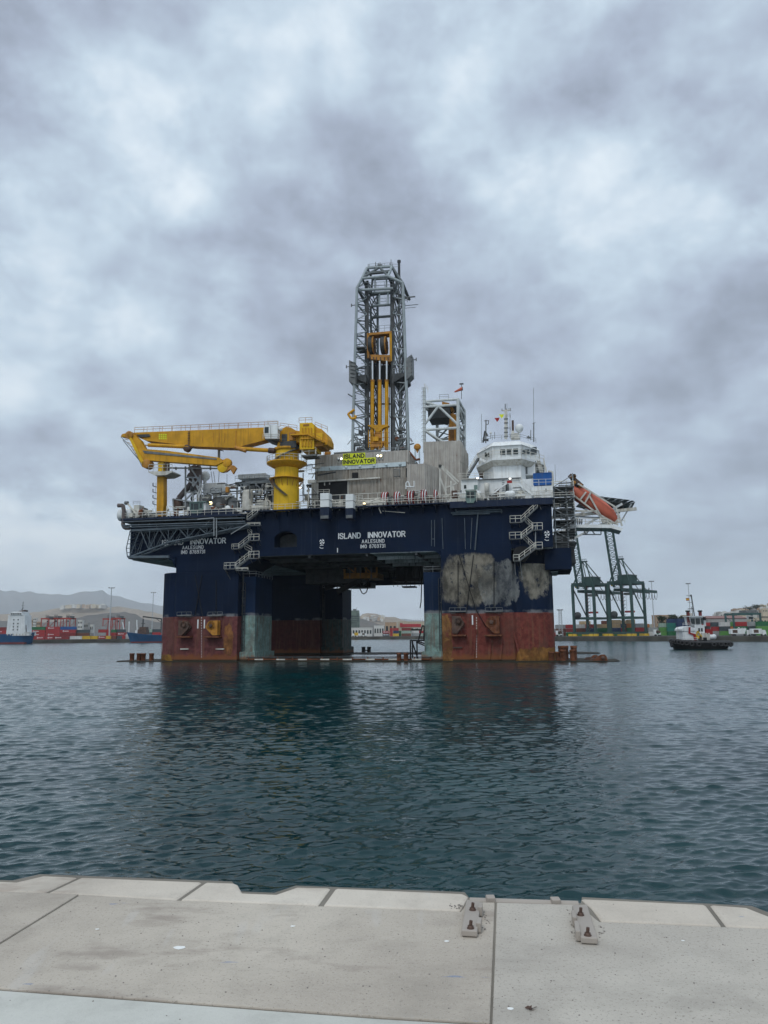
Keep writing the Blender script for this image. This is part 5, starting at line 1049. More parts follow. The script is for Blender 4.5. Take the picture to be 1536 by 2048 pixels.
for p, q in (((880, 932), (880, 1005)), ((880, 932), (915, 968)), ((884, 932), (918, 964)), ((892, 950), (892, 1002)), ((880, 955), (894, 990)), ((902, 962), (902, 1000)), ((893, 975), (914, 967)), ((884, 998), (915, 982)), ((875, 1005), (880, 975)), ((905, 970), (912, 1000))): B.beam(rt(*p, 2), rt(*q, 2), .32, .3, 'offwhite')
pb(B, 877, 929, 882, 934, 1.6, 2.4, 'dark_steel'); pb(B, 903, 981, 914, 995, 1, 2, 'brown_iron'); pb(B, 898, 997, 932, 1004, 0, 1.6, 'offwhite'); part(B, 'gangway_frame', 'cream coloured gangway frame with a sloping top')
# lockers on the deck edge
for x0, x1, y0, ym, y1, nm in ((640, 658, 986, 1014, 1038, 'larger'), (691, 706, 988, 1016, 1037, 'smaller')):
    p = R((x0+x1)/2, y1, -3.2); V = -3.0; t = on_rig('deck_locker', nm+' white and navy box hung over the deck edge '+('left of' if nm == 'larger' else 'below')+' the yellow name banner', 'locker', p)
    B = MB(); pb(B, x0, y0, x1, ym, V, V+2.2, 'white'); pb(B, x0-.5, y0+13, x1+.5, y0+14, V-.05, V+2.25, 'mid_steel'); B.build('cabinet', t, p, .03); B = MB(); pb(B, x0, ym+.2, x1, y1, V+.03, V+2.1, 'deck_blue'); pb(B, x0+1, y1-7, x1-1, y1-1, V-.02, V, 'mid_steel'); B.build('base', t, p)
p = R(729, 1009, -1.3); B = MB(); B.lathe(p, [(.1, -.5), (.35, -.35), (.4, 0)], 'mid_steel', 12); B.ball((p.x, p.y-.15, p.z+.1), .26, 'lamp_warm', 10); part(B, 'deck_lamp', 'lit lamp on the deck edge'); 
p = R(421, 1006, 1); B = MB(); B.ball(p, .34, 'lamp_warm', 10); B.disc((p.x, p.y+.3, p.z), .4, .2, 'white', 'y', 12); part(B, 'deck_lamp')
for x, y, v in ((955, 956, -1), (1020, 957, 2.4), (442, 1029, -2), (600, 975, 3)): p = R(x, y, v); B = MB(); B.box(p.x-.2, p.x+.2, v, v+.3, p.z-.1, p.z+.1, 'lamp_white'); B.box(p.x-.35, p.x+.35, v+.3, v+.5, p.z-.2, p.z+.2, 'mid_steel'); part(B, 'deck_lamp')
# ---------------------------------------------------------------- bridge house
B = MB(); V = 10.0
def octo(B, pts_f, zlo, zhi, m, back=12, inset_hi=0):
    """pts_f: front plan points left to right as (px, depth)"""
    pl = [(R(x, 910, v).x, v) for x, v in pts_f]; pl2 = pl+[(pl[-1][0], back+V), (pl[0][0], back+V)]
    B.prism(pl2, zlo, zhi, m); return pl2
zf = lambda y: R(1010, y, V).z
lo = [(955, V+6), (985, V), (1041, V), (1074, V+6)]
mid_ = lo
def ring(pts, z, k=1.0, dz=0):
    return [(R(x, 910, v).x, v, z) for x, v in pts]+[(R(pts[-1][0], 910, V+6).x, V+14, z), (R(pts[0][0], 910, V+6).x, V+14, z)]
r0 = ring([(957, V+6), (985, V+.5), (1041, V+.5), (1079, V+6)], zf(916)); r1 = ring([(955, V+6), (984, V), (1043, V), (1077, V+6)], zf(891)); r2 = ring([(963, V+7), (988, V+2.2), (1039, V+2.2), (1070, V+7)], zf(878))
B.loft([r0, r1], 'white', False); B.loft([ring([(953, V+6), (983, V-.3), (1044, V-.3), (1079, V+6)], zf(891.5)), r2], 'white', False)
wh = part(B, 'wheelhouse', 'white octagonal bridge house with dark windows')
def win(x0, x1, y0, y1, fa, fb, par=wh):
    """window between front plan points fa, fb"""
    B = MB(); a = Vector((R(fa[0], 910, fa[1]).x, fa[1])); b_ = Vector((R(fb[0], 910, fb[1]).x, fb[1])); d = b_-a; n = Vector((d.y, -d.x)).normalized()
    def at(x, y, o):
        # intersect pixel column with the vertical face
        rr = ray(x, y); P0 = CAMO-RO; px_, pv_ = P0.dot(UX), P0.dot(VX); du, dv = rr.dot(UX), rr.dot(VX)
        t = ((a.x-px_)*d.y-(a.y-pv_)*d.x)/(du*d.y-dv*d.x); return Vector((px_+du*t+n.x*o, pv_+dv*t+n.y*o, CH+rr.z*t))
    q = [at(x0, y1, .06), at(x1, y1, .06), at(x1, y0, .06), at(x0, y0, .06)]; qi = [p-Vector((n.x, n.y, 0))*.3 for p in q]
    B.loft([qi, q], 'glass', False); f = part(B, 'window', None, par)
    B = MB(); 
    for k in range(4): B.beam(q[k], q[(k+1) % 4], .12, .12, 'offwhite')
    return f, B
F0, F1, F2, F3 = (955, V+6), (985, V+.2), (1041.5, V+.2), (1077, V+6)
for x0, x1, y0, y1, fa, fb in ((1000.5, 1010.5, 892, 909, F1, F2), (1013.5, 1023.5, 891.5, 908.5, F1, F2), (1026.5, 1036, 891.5, 908, F1, F2), (1045, 1058.5, 892, 908, F2, F3), (1060.5, 1073, 894, 909, F2, F3), (970, 978.5, 897, 914, F0, F1)): win(x0, x1, y0, y1, fa, fb)
B = MB(); zd = zf(917)
w0 = [(952, V+5.4), (984, V-1.2), (1043, V-1.2), (1088, V+6)]
B.loft([ring(w0, zd-.5), ring(w0, zd)], 'white', False); pts = [Vector((R(x, 910, v).x, v, zd)) for x, v in w0]
B.rail(pts, 'rail', 1.5, 1.8, .055); B.loft([ring([(960, V+6), (986, V), (1041, V), (1078, V+6)], zd-1.4), ring(w0, zd-.5)], 'offwhite', False)
part(B, 'bridge_wing', None, wh)
B = MB(); zl = zf(956); lowr = [(966, V+6), (986, V+.6), (1041, V+.6), (1050, V+3)]
B.loft([ring(lowr, zl-.2), ring(lowr, zd-.5)], 'white', False); pb(B, 1046, 918, 1070, 950, V+3.2, V+8, 'white')
pb(B, 1047, 932, 1055, 948, V+3.1, V+3.25, 'mid_steel'); pb(B, 1042, 923, 1072, 924.5, V+2.9, V+3.3, 'mid_steel'); B.beam(rt(959, 918, V+2), rt(984, 930, V+2), .5, .5, 'white'); pb(B, 992, 928, 1040, 929, V+.5, V+.62, 'offwhite'); pb(B, 958, 938, 967, 952, V+6, V+8, 'brown_iron')
for k in range(10): pb(B, 1073+k*.8, 921+k*3, 1081+k*.8, 922.8+k*3, V+3.5, V+5, 'offwhite')
B.beam(rt(1087, 917, V+4), rt(1092, 945, V+4), .3, .3, 'offwhite'); B.beam(rt(1074, 920, V+4), rt(1082, 945, V+4), .3, .3, 'offwhite')
part(B, 'middle_storey', None, wh)
B = MB(); V2 = 5
pb(B, 922, 958, 956, 996, V2, V2+10, 'white'); pb(B, 956, 957, 1040, 996, V2+.8, V2+12, 'white'); pb(B, 1040, 958, 1068, 996, V2+3, V2+12, 'white'); pb(B, 1062, 972, 1106, 1000, V2-3, V2+6, 'white'); pb(B, 1026, 980, 1066, 1000, V2-2, V2+3, 'white')
pb(B, 928, 970, 932.5, 977, V2-.1, V2, 'glass'); pb(B, 948, 970, 955, 980, V2-.1, V2, 'cab_green'); pb(B, 922, 956.5, 958, 958.2, V2-.5, V2, 'offwhite'); pb(B, 956, 956.5, 1042, 957.6, V2+.3, V2+1, 'mid_steel')
pb(B, 1011, 968, 1018, 985, V2+.7, V2+.8, 'mid_steel'); pb(B, 1012, 969, 1014, 984, V2+.66, V2+.7, 'glass'); B.disc(rt(974, 978, V2+.3), 1.3, .8, 'offwhite', 'x', 20); B.beam(rt(976, 994, V2-.2), rt(1020, 962, V2-.2), .5, .3, 'white'); pp(B, [(981, 994), (990, 980), (997, 976), (999, 994)], V2+.5, V2+.7, 'brown_iron')
for y in range(960, 995, 4): pb(B, 1004, y, 1009, y+.8, V2+.6, V2+.75, 'rail_grey')
B.beam(rt(1037, 968, 1.5), rt(1066, 990, 1.5), .5, .4, 'white'); B.beam(rt(1045, 960, 1.5), rt(1062, 974, 1.5), .3, .3, 'white'); pb(B, 1025, 971, 1044, 974, 1.4, 3, 'white')
B.lathe(rt(1020, 990, .5), [(0, -1.0), (.6, -.95), (.82, -.6), (.82, .6), (.6, .95), (0, 1.0)], 'white', 16, 'x')
pb(B, 1014, 961, 1024, 966, 2.2, 2.4, 'red'); pb(B, 1091, 977, 1093, 983, 1.9, 2, 'mid_steel')
part(B, 'lower_storey', 'white accommodation block under the bridge house', wh)
B = MB(); B.rail([rt(916, 958, V2-.4), rt(984, 956, V2-.4)]); B.rail([rt(1025, 971, 1.4), rt(1044, 970, 1.4)]); B.rail([rt(1064, 972, 1.9), rt(1106, 971, 1.9)], 'rail', 1.3); B.rail([rt(963, 886, V+3), rt(985, 880, V+3), rt(1040, 877.5, V+3), rt(1072, 886, V+6)], 'rail_grey', 1.0, 2, .04); B.rail([rt(1072, 945, 6), rt(1093, 944, 6)], 'rail', 1.0); B.rail([rt(1104, 972, 3), rt(1143, 972, 3)], 'rail', 1.0)
B.beam(rt(1104, 943, 4.5), rt(1107, 1000, 4.5), .5, .5, 'offwhite'); B.beam(rt(1096, 943, 4.5), rt(1104, 943, 4.5), .3, .3, 'offwhite')
part(B, 'railing', None, wh)
B = MB(); a, c = R(956, 916, 9), R(934, 952, 9)
for w_ in (0, 1.2): B.beam(a+Vector((0, w_, 0)), c+Vector((0, w_, 0)), .1, .35, 'mid_steel')
for k in range(14): p = a.lerp(c, k/13); B.box(p.x-.25, p.x+.25, 9, 10.2, p.z-.05, p.z+.05, 'dark_steel')
B.rail([a, c], 'rail', 1.2, 1.6, .05); B.rail([a+Vector((0, 1.2, 0)), c+Vector((0, 1.2, 0))], 'rail', 1.2, 1.6, .05); part(B, 'outer_stair', None, wh)
B = MB(); V3 = V+5
B.beam(rt(1011.5, 878, V3), rt(1011.5, 820, V3), .55, .5, 'offwhite'); B.beam(rt(1014.5, 878, V3+.3), rt(1014.5, 822, V3), .12, .3, 'white'); B.beam(rt(1005, 821.5, V3), rt(1021, 820, V3), .3, .2, 'offwhite'); B.tube(rt(1010.5, 822, V3), rt(1010.5, 808, V3), .12, 'mid_steel', 6)
for x in (1004, 1013, 1018, 1021): B.tube(rt(x, 822, V3), rt(x, 815+(x % 3)*1.2, V3), .09, 'mid_steel', 5)
for y in (838, 846, 856, 865, 873): B.beam(rt(1008, y, V3-.3), rt(1016, y-.5, V3-.3), .12, .3, 'mid_steel'); 
for y in (835, 860): B.rail([rt(1012, y, V3-.5), rt(1021, y, V3-.5)], 'rail_grey', .6, 1, .04)
B.tube(rt(1020, 876, V3), rt(1020, 826, V3), .06, 'rail_grey', 4); B.tube(rt(1014, 820, V3), rt(1014, 806, V3), .04, 'rail_grey', 4)
part(B, 'main_mast', None, wh)
B = MB(); B.beam(rt(1026, 876, V3), rt(1025.5, 841, V3), .45, .45, 'brown_iron'); B.beam(rt(1026, 876, V3), rt(1025.5, 862, V3), .6, .5, 'offwhite'); pb(B, 1022, 866, 1040, 877, V3, V3+1.4, 'offwhite'); part(B, 'short_mast', None, wh)
B = MB(); p = rt(1038.5, 856, V3); B.ball(p, .9, 'white', 20, 1.0); B.tube((p[0], p[1], p[2]-.6), (p[0], p[1], p[2]-1.0), .75, 'white', 16, .35); B.tube((p[0], p[1], p[2]-1), (p[0], p[1], p[2]-2.2), .16, 'white', 8); part(B, 'radome', 'white satellite dome above the bridge', wh)
B = MB(); B.beam(rt(971.5, 886, V3-2), rt(972, 840, V3-2), .25, .3, 'mid_steel'); B.beam(rt(968, 842, V3-2), rt(978, 841, V3-2), .12, .12, 'mid_steel'); B.path([rt(977, 841, V3-2), rt(977, 848, V3-2), rt(973, 849, V3-2)], .1, 'mid_steel'); B.path([rt(966, 885, V3-2), rt(970, 862, V3-2), rt(975, 872, V3-2)], .2, 'dark_steel', 5); B.tube(rt(963, 885, V3-2), rt(963, 828, V3-2), .05, 'rail_grey', 4); B.beam(rt(966, 880, V3-2), rt(977, 880, V3-2), .4, .5, 'dark_steel'); p = rt(981.5, 866, V3-2); B.ball(p, .28, 'white', 10); B.tube(p, rt(981.5, 878, V3-2), .06, 'rail_grey', 4)
B.tube(rt(989.5, 878, V3-2), rt(989, 864, V3-2), .06, 'mid_steel', 4); part(B, 'signal_mast', None, wh)
B = MB(); B.tube(rt(1067.5, 884, V3), rt(1067.5, 845, V3), .14, 'mid_steel', 6); B.tube(rt(1067.5, 845, V3), rt(1067, 776, V3), .05, 'rail_grey', 4); B.beam(rt(1065, 847, V3), rt(1071, 845, V3), .1, .1, 'mid_steel'); part(B, 'whip_antenna', None, wh); B = MB(); B.tube(rt(1061.5, 880, V3), rt(1061.5, 860, V3), .08, 'mid_steel', 5); B.lathe(rt(1057, 876, V3), [(.5, 0), (.1, .5), (0, .5)], 'mid_steel', 8); B.tube(rt(1111, 965, 8), rt(1110, 928, 8), .04, 'rail_grey', 4); part(B, 'whip_antenna', None, wh)
for x, y, m, lab in ((994, 839, 'red', 'red signal flag on the line left of the white bridge mast'), (1003, 832, 'sign_yellow', 'yellow signal flag on the line left of the white bridge mast')):
    p = R(x, y, V3); t = on_rig('signal_flag', lab, 'flag', p); B = MB(); k = .55
    B.loft([[(p.x-k, p.y, p.z+k*.7), (p.x+k, p.y+.2, p.z+k*.8), (p.x+k*.7, p.y+.1, p.z-k*.2), (p.x, p.y, p.z-k)], [(p.x-k, p.y+.03, p.z+k*.7), (p.x+k, p.y+.23, p.z+k*.8), (p.x+k*.7, p.y+.13, p.z-k*.2), (p.x, p.y+.03, p.z-k)]], m, False); B.build('cloth', t, p)
# ---------------------------------------------------------------- lifeboat and its cradle, helideck
V = 7.0; a, c = R(1141, 980, V), R(1237, 1041, V); ax = (c-a); Ln = ax.length; ax.normalize(); up_ = Vector((0, 0, 1))-ax*ax.z; up_.normalize(); sd_ = Vector((0, 1, 0))
p0 = (a+c)/2; lb = on_rig('lifeboat', 'orange enclosed free-fall lifeboat tilted on its white cradle', 'lifeboat', p0)
B = MB(); rings = []
for t, r, o in ((0, 1.15, .1), (.03, 1.5, .1), (.15, 1.72, .05), (.4, 1.75, 0), (.65, 1.65, 0), (.82, 1.35, -.05), (.93, .85, -.15), (1.0, .25, -.3)):
    cc_ = a+ax*Ln*t+up_*o; rings.append([tuple(cc_+up_*r*math.sin(w_)*(1.0 if math.sin(w_) > 0 else .8)+sd_*r*.95*math.cos(w_)) for w_ in [2*math.pi*k/18 for k in range(18)]])
B.loft(rings, 'lifeboat_orange'); B.build('hull', lb, p0)
B = MB(); q = a+ax*Ln*.1+up_*1.25; B.loft([[tuple(q+ax*x_+up_*z_+sd_*y_) for x_, y_, z_ in ((-1, -.8, 0), (1.3, -.8, 0), (1.3, .8, 0), (-1, .8, 0))], [tuple(q+ax*x_+up_*z_+sd_*y_) for x_, y_, z_ in ((-.8, -.6, .75), (.8, -.6, .6), (.8, .6, .6), (-.8, .6, .75))]], 'lifeboat_orange', False); B.build('cockpit', lb, p0, .08)
B = MB(); B.loft([[tuple(a+ax*Ln*t+up_*-.05+sd_*y_) for t, y_ in ((.02, -1.3), (.4, -1.5), (.4, 1.5), (.02, 1.3))], [tuple(a+ax*Ln*t+up_*.12+sd_*y_) for t, y_ in ((.02, -1.33), (.4, -1.53), (.4, 1.53), (.02, 1.33))]], 'red', False); B.build('rubbing_strake', lb, p0)
B = MB(); V_ = V-2.2
for v in (V-2.0, V+2.0):
    for p, q in (((1140, 985), (1222, 1048)), ((1157, 968), (1232, 1015)), ((1232, 1015), (1244, 1052)), ((1172, 984), (1160, 1000)), ((1170, 1006), (1182, 984)), ((1196, 1022), (1178, 990)), ((1190, 1024), (1236, 1050)), ((1228, 1048), (1240, 1034)), ((1196, 1022), (1206, 1046)), ((1142, 1022), (1196, 1022)), ((1210, 1046), (1196, 1022))):
        B.beam(rt(*p, v), rt(*q, v), .26, .30, 'offwhite')
for p in ((1157, 968), (1182, 984), (1232, 1015), (1170, 1006), (1222, 1048)): B.beam(rt(*p, V-2), rt(*p, V+2), .3, .3, 'white')
pp(B, [(1140, 1049), (1225, 1049), (1246, 1057), (1243, 1062), (1222, 1056), (1140, 1055)], V-2.4, V+3, 'white'); B.rail([rt(1142, 1048, V-2.4), rt(1215, 1049, V-2.4)], 'rail', 1.1, 1.3, .06); B.rail([rt(1236, 1050, V-2.4), rt(1250, 1046, V-2.4)], 'rail', 1.0)
B.beam(rt(1142, 1032, V-1), rt(1200, 1036, V-1), .3, .3, 'rail_grey')
for k in range(6): pb(B, 1143+k*4, 1036+k*.3, 1145+k*4, 1045, V-1, V+2, 'rail_grey')
for p, q in (((1165, 1056), (1172, 1070)), ((1172, 1070), (1180, 1056)), ((1165, 1069), (1202, 1069)), ((1202, 1069), (1202, 1056)), ((1180, 1056), (1190, 1069))): B.beam(rt(*p, V), rt(*q, V), .2, .2, 'rail_grey')
part(B, 'lifeboat_cradle', 'white braced cradle and platform for the lifeboat')
B = MB(); q = R(1143, 968, V); 
for k in range(7): t = k*.9; B.disc((q.x+.5*math.cos(t)+k*.22, V-1.2, q.z+.5*math.sin(t)+1.2-k*.25), .42, .5, 'black' if k % 2 else 'ochre', 'y', 8)
B.beam((q.x-.4, V-1, q.z+1.6), (q.x+2, V-1, q.z-.8), .8, .8, 'brown_iron'); part(B, 'fender_roll', 'black and ochre striped roll at the top of the cradle')
B = MB(); V = 30
zh = R(1225, 999, V).z; pl = [RH(x, y, zh) for x, y in ((1184, 995), (1250, 1003), (1256, 1005), (1251, 1016), (1222, 1021), (1165, 1014))]; B.prism(pl, zh-.5, zh, 'mid_steel')
for i in range(len(pl)):
    a, c = Vector(pl[i]), Vector(pl[(i+1) % len(pl)]); n_ = Vector(((c-a).y, -(c-a).x)).normalized()*1.6; K = max(1, int((c-a).length/1.8))
    for k in range(K): 
        p, q = a.lerp(c, (k+.05)/K), a.lerp(c, (k+.95)/K); B.loft([[(p.x, p.y, zh-.3), (q.x, q.y, zh-.3), (q.x+n_.x, q.y+n_.y, zh+.1), (p.x+n_.x, p.y+n_.y, zh+.1)], [(p.x, p.y, zh-.35), (q.x, q.y, zh-.35), (q.x+n_.x, q.y+n_.y, zh+.05), (p.x+n_.x, p.y+n_.y, zh+.05)]], 'rail_grey' if k % 2 else 'mid_steel', False)
for k in range(7): y_ = V+2+k*2.0; B.box(pl[0][0]+1, pl[2][0]-1, y_, y_+.3, zh-1.1, zh-.5, 'dark_steel')
heli = part(B, 'helideck', 'grey octagonal helicopter deck projecting on the right')
B = MB(); hx = (pl[0][0]+pl[1][0])/2
for x0, y0, x1, y1 in ((hx+3, V+1, 34, V+1), (hx-4, V+1, 33, V+1), (hx+4, V+18, 34, V+14)): B.beam((x0, y0, zh-.9), (x1, y1, zh-9), .5, .5, 'white'); 
B.beam((33, V+1, zh-3.5), (hx+6, V+1, zh-2.2), .5, .7, 'offwhite'); B.beam((hx+5, V+1, zh-1), (hx+2.5, V+1, zh-5), .3, .3, 'rail_grey'); B.beam((hx+2.5, V+1, zh-5), (33, V+1, zh-7), .4, .4, 'offwhite'); part(B, 'helideck_support', None, heli)
# ---------------------------------------------------------------- far shore
def RZ_(x, y, z): p = G(x, y, z); return p
QH = 2.6
paint('asphalt', (.09, .088, .082), .3, streak=False, rough=.95); paint('far_wall', (.085, .08, .068), .4, scale=.1, rough=.95)
def terrain(name, c1, c2, c3, s=.004):
    m, nt, b = new_mat(name); v = nt.nodes.new('ShaderNodeNewGeometry').outputs['Position']
    c = mix_n(nt, ramp_n(nt, noise_n(nt, v, s, 6, .6, (1, .5, 2)), .35, .65), c1, c2)
    c = mix_n(nt, ramp_n(nt, noise_n(nt, v, s*4, 6, .7, (1, .6, 2)), .5, .7), c, c3); L(nt, c, b.inputs['Base Color']); b.inputs['Roughness'].default_value = 1
terrain('dark_hill', (.075, .07, .062), (.11, .095, .08), (.06, .06, .05)); terrain('tan_hill', (.26, .20, .14), (.19, .15, .11), (.31, .25, .18), .006)
terrain('blue_mountain', (.08, .08, .08), (.12, .11, .10), (.06, .06, .06), .001); terrain('town_hill', (.17, .15, .10), (.10, .10, .07), (.22, .19, .15), .01)
sh = [W(x, 1270, y).xy for x, y in ((-900, 640), (-60, 575), (330, 605), (640, 700), (900, 690), (1060, 520), (1110, 480), (1540, 372), (2400, 330))]
pl = [tuple(p) for p in sh]
B = MB(); B.prism(pl+[(2500, 330), (2500, 3600), (-2500, 3600), (-2500, 640)], -4, QH, 'far_wall'); 
B.prism([(x, y+2.2) for x, y in pl]+[(2499, 340), (2499, 3599), (-2499, 3599), (-2499, 650)], QH-.5, QH+.05, 'asphalt'); tag(B.build('far_quay'), kind='structure')
def hill(name, prof, Y, m, base=QH, amp=.06, seed=1, front=.86, back=1.35):
    r = np.random.RandomState(seed); xs = np.arange(prof[0][0], prof[-1][0]+1, 5.0); ys = np.interp(xs, [p[0] for p in prof], [p[1] for p in prof])
    ph = r.uniform(0, 6.28, 12); fr = r.uniform(.02, .3, 12)
    rows = 15; vs = []; 
    for j in range(rows):
        t = j/(rows-1); 
        for i, (x, y) in enumerate(zip(xs, ys)):
            if t < .5: s = t/.5; k = Y*(front+(1-front)*s); h = s**1.3
            else: s = (t-.5)/.5; k = Y*(1+(back-1)*s); h = (1-s)**1.2
            p = W(x, y, Y); H = max(p.z-base, 2); n = sum(math.sin(x*f_+q+t*7*f_*8) for f_, q in zip(fr, ph))/12
            edge = min(1, i/6, (len(xs)-1-i)/6)
            z = base+H*h*(1+amp*n*4*(1-h*.75))*edge-(4 if j in (0, rows-1) else 0); xx = p.x*k/Y
            vs.append((xx, k, z))
    n_ = len(xs); fs = [(j*n_+i, j*n_+i+1, (j+1)*n_+i+1, (j+1)*n_+i) for j in range(rows-1) for i in range(n_-1)]
    B = MB(); B.add(vs, fs, m, True); return tag(B.build(name), kind='structure')
hill('mountain', [(-1700, 1225), (-1300, 1200), (-900, 1192), (-600, 1172), (-300, 1180), (-100, 1178), (0, 1180), (40, 1184), (90, 1187), (125, 1190), (145, 1188), (162, 1183), (205, 1181), (214, 1186), (235, 1193), (270, 1203), (320, 1211), (400, 1219), (520, 1235), (640, 1238), (700, 1240), (780, 1236), (820, 1239), (900, 1246), (1000, 1256)], 15500, 'blue_mountain', 0, .05, 3, .7, 1.3)
hill('hill', [(-1500, 1262), (-1100, 1240), (-700, 1228), (-200, 1236), (0, 1229), (60, 1226), (110, 1218), (140, 1213), (165, 1213), (215, 1213), (255, 1215), (290, 1222), (330, 1230), (420, 1243), (520, 1256)], 5200, 'tan_hill', QH, .05, 5)
hill('hill', [(-1400, 1264), (-900, 1250), (-500, 1238), (-200, 1244), (0, 1241), (60, 1246), (120, 1243), (170, 1232), (215, 1226), (250, 1224), (268, 1227), (290, 1239), (340, 1249), (420, 1258)], 3200, 'dark_hill', QH, .05, 6)
hill('hill', [(600, 1262), (690, 1250), (712, 1240), (724, 1229), (738, 1226.5), (752, 1227.5), (772, 1234), (788, 1233.5), (806, 1240), (830, 1247), (880, 1257), (930, 1262)], 4300, 'tan_hill', QH, .04, 8)
hill('hill', [(560, 1248), (640, 1238), (700, 1235), (722, 1237), (742, 1243), (768, 1252), (800, 1259), (830, 1263)], 2600, 'dark_hill', QH, .04, 9)
hill('hill', [(1240, 1259), (1330, 1243), (1390, 1236), (1430, 1232), (1470, 1224), (1500, 1219), (1530, 1215), (1600, 1206), (1700, 1200), (1900, 1205), (2300, 1210), (2700, 1255)], 1250, 'town_hill', QH, .03, 10)
# ---- containers
CCOL = dict(red=(.36, .035, .038), darkred=(.22, .03, .03), green=(.025, .15, .06), ltgreen=(.11, .29, .07), navy=(.025, .05, .12), blue=(.02, .09, .28), slate=(.06, .08, .09), white=(.62, .62, .60), grey=(.33, .34, .34), brown=(.16, .06, .04), yellow=(.62, .40, .04), beige=(.5, .37, .22), orange=(.5, .17, .04), palegreen=(.32, .42, .35), teal=(.03, .20, .16))
NICE = dict(red='red', darkred='dark red', green='green', ltgreen='light green', navy='navy', blue='blue', slate='slate', white='white', grey='grey', brown='brown', yellow='yellow', beige='beige', orange='orange', palegreen='pale green', teal='teal')
for k, c in CCOL.items(): paint('box_'+k, c, .18, rust=.05, scale=.3, dirtamt=.35)
plain('box_frame', (.05, .05, .05), .8)
_cm = {}
def cont_parts(name, Lm, col, logo, parent):
    key = (round(Lm, 1), col, logo)
    if key not in _cm:
        B = MB(); B.box(-Lm/2, Lm/2, .03, 2.4, .08, 2.52, 'box_'+col)
        K = max(4, int(Lm/.8))
        for k in range(K): x = -Lm/2+(k+.5)*Lm/K; B.box(x-.16, x+.16, -.03, .03, .15, 2.45, 'box_'+col)
        for x in (-Lm/2, Lm/2): B.box(x-.06, x+.06, -.05, .1, 0, 2.58, 'box_'+col)
        for z in (.06, 2.54): B.box(-Lm/2+.06, Lm/2-.06, -.045, .1, z-.06, z+.04, 'box_frame' if z < 1 else 'box_'+col)
        if logo: 
            B.disc((-Lm*.28, -.05, 1.4), .65, .03, 'letter_white', 'y', 12); B.disc((-Lm*.28, -.08, 1.4), .3, .03, 'box_'+col, 'y', 10)
            for k in range(7): B.box(-Lm*.28+.9+k*.5, -.28*Lm+1.25+k*.5, -.07, -.04, 1.15, 1.6+(k % 3)*.12, 'letter_white')
        o = B.build('shipping_container'); _cm[key] = o.data; 
        return o
    o = bpy.data.objects.new('shipping_container', _cm[key]); C.objects.link(o); return o
TIER = ('bottom', 'second', 'third', 'fourth', 'fifth')
ORD = ('first', 'second', 'third', 'fourth', 'fifth', 'sixth', 'seventh', 'eighth', 'ninth', 'tenth', 'eleventh', 'twelfth', 'thirteenth', 'fourteenth', 'fifteenth', 'sixteenth', 'seventeenth', 'eighteenth', 'nineteenth', 'twentieth', 'twenty-first', 'twenty-second', 'twenty-third', 'twenty-fourth', 'twenty-fifth', 'twenty-sixth', 'twenty-seventh')
def stacks(lst, where, group, z0=QH+.05):
    for n, (x0, x1, Y, cols_) in enumerate(lst):
        a, c = W(x0, 1265, Y), W(x1, 1265, Y); Lm = max(2.2, c.x-a.x-.25)
        for t, cl in enumerate(cols_):
            if not cl: continue
            logo = cl.endswith('*'); cl = cl.strip('*')
            o = cont_parts('c', Lm, cl, logo and Lm > 6, None); o.location = ((a.x+c.x)/2+rnd.uniform(-.1, .1), Y, z0+2.62*t)
            tag(o, '%s%s container, %s tier of the %s stack from left, %s' % ('marked ' if logo else '', NICE[cl], TIER[t], ORD[n], where), 'shipping container', group)
stacks([(-12, 12, 640, ['red*', 'red*', 'red*', 'darkred']), (44, 60, 630, ['red*', 'red', 'darkred', 'red']), (61, 90, 630, ['red', 'red*', 'red*', 'green']), (91, 119.5, 630, ['red*', 'red*', 'red', 'red*']), (120, 151, 630, ['red*', 'darkred', 'red*', 'blue']),
        (152, 178, 632, ['slate', 'brown', 'slate']), (178.5, 186, 640, ['red', 'grey']), (196, 212, 630, ['red*', 'grey', 'red', 'grey']), (212.5, 218, 630, ['red', 'red', 'red']), (222, 233, 632, ['navy', 'red', 'green']), (234, 250, 632, ['red', 'red*', 'slate']), (250.5, 263, 640, ['grey', 'red']), (290, 304, 640, ['red', 'slate', 'palegreen']), (304.5, 322, 640, ['red*', 'red', 'slate'])],
       'left quay', 'containers stacked on the left quay')
stacks([(72, 89, 615, ['red*']), (105, 138, 616, ['darkred*']), (140, 164, 615, ['white']), (165, 181.5, 615, ['yellow']), (182, 195, 615, ['yellow']), (212, 222, 615, ['yellow']), (223, 233, 614, ['brown']), (234, 243, 615, ['slate'])],
       'left quay edge', 'containers standing along the left quay edge')
stacks([(765, 779, 725, ['slate*', 'red*']), (780, 785.6, 725, ['red', 'red', 'red']), (786, 797.6, 725, ['yellow', 'navy', 'red']), (798, 802.5, 728, ['green', 'green']), (803, 822, 725, ['brown', 'palegreen', 'darkred']), (822.5, 838, 730, ['grey', 'white']), (838.5, 850, 730, ['palegreen', 'red'])],
       'quay seen under the rig', 'containers on the middle quay')
Yr = lambda x: 512-(x-1110)/430*108
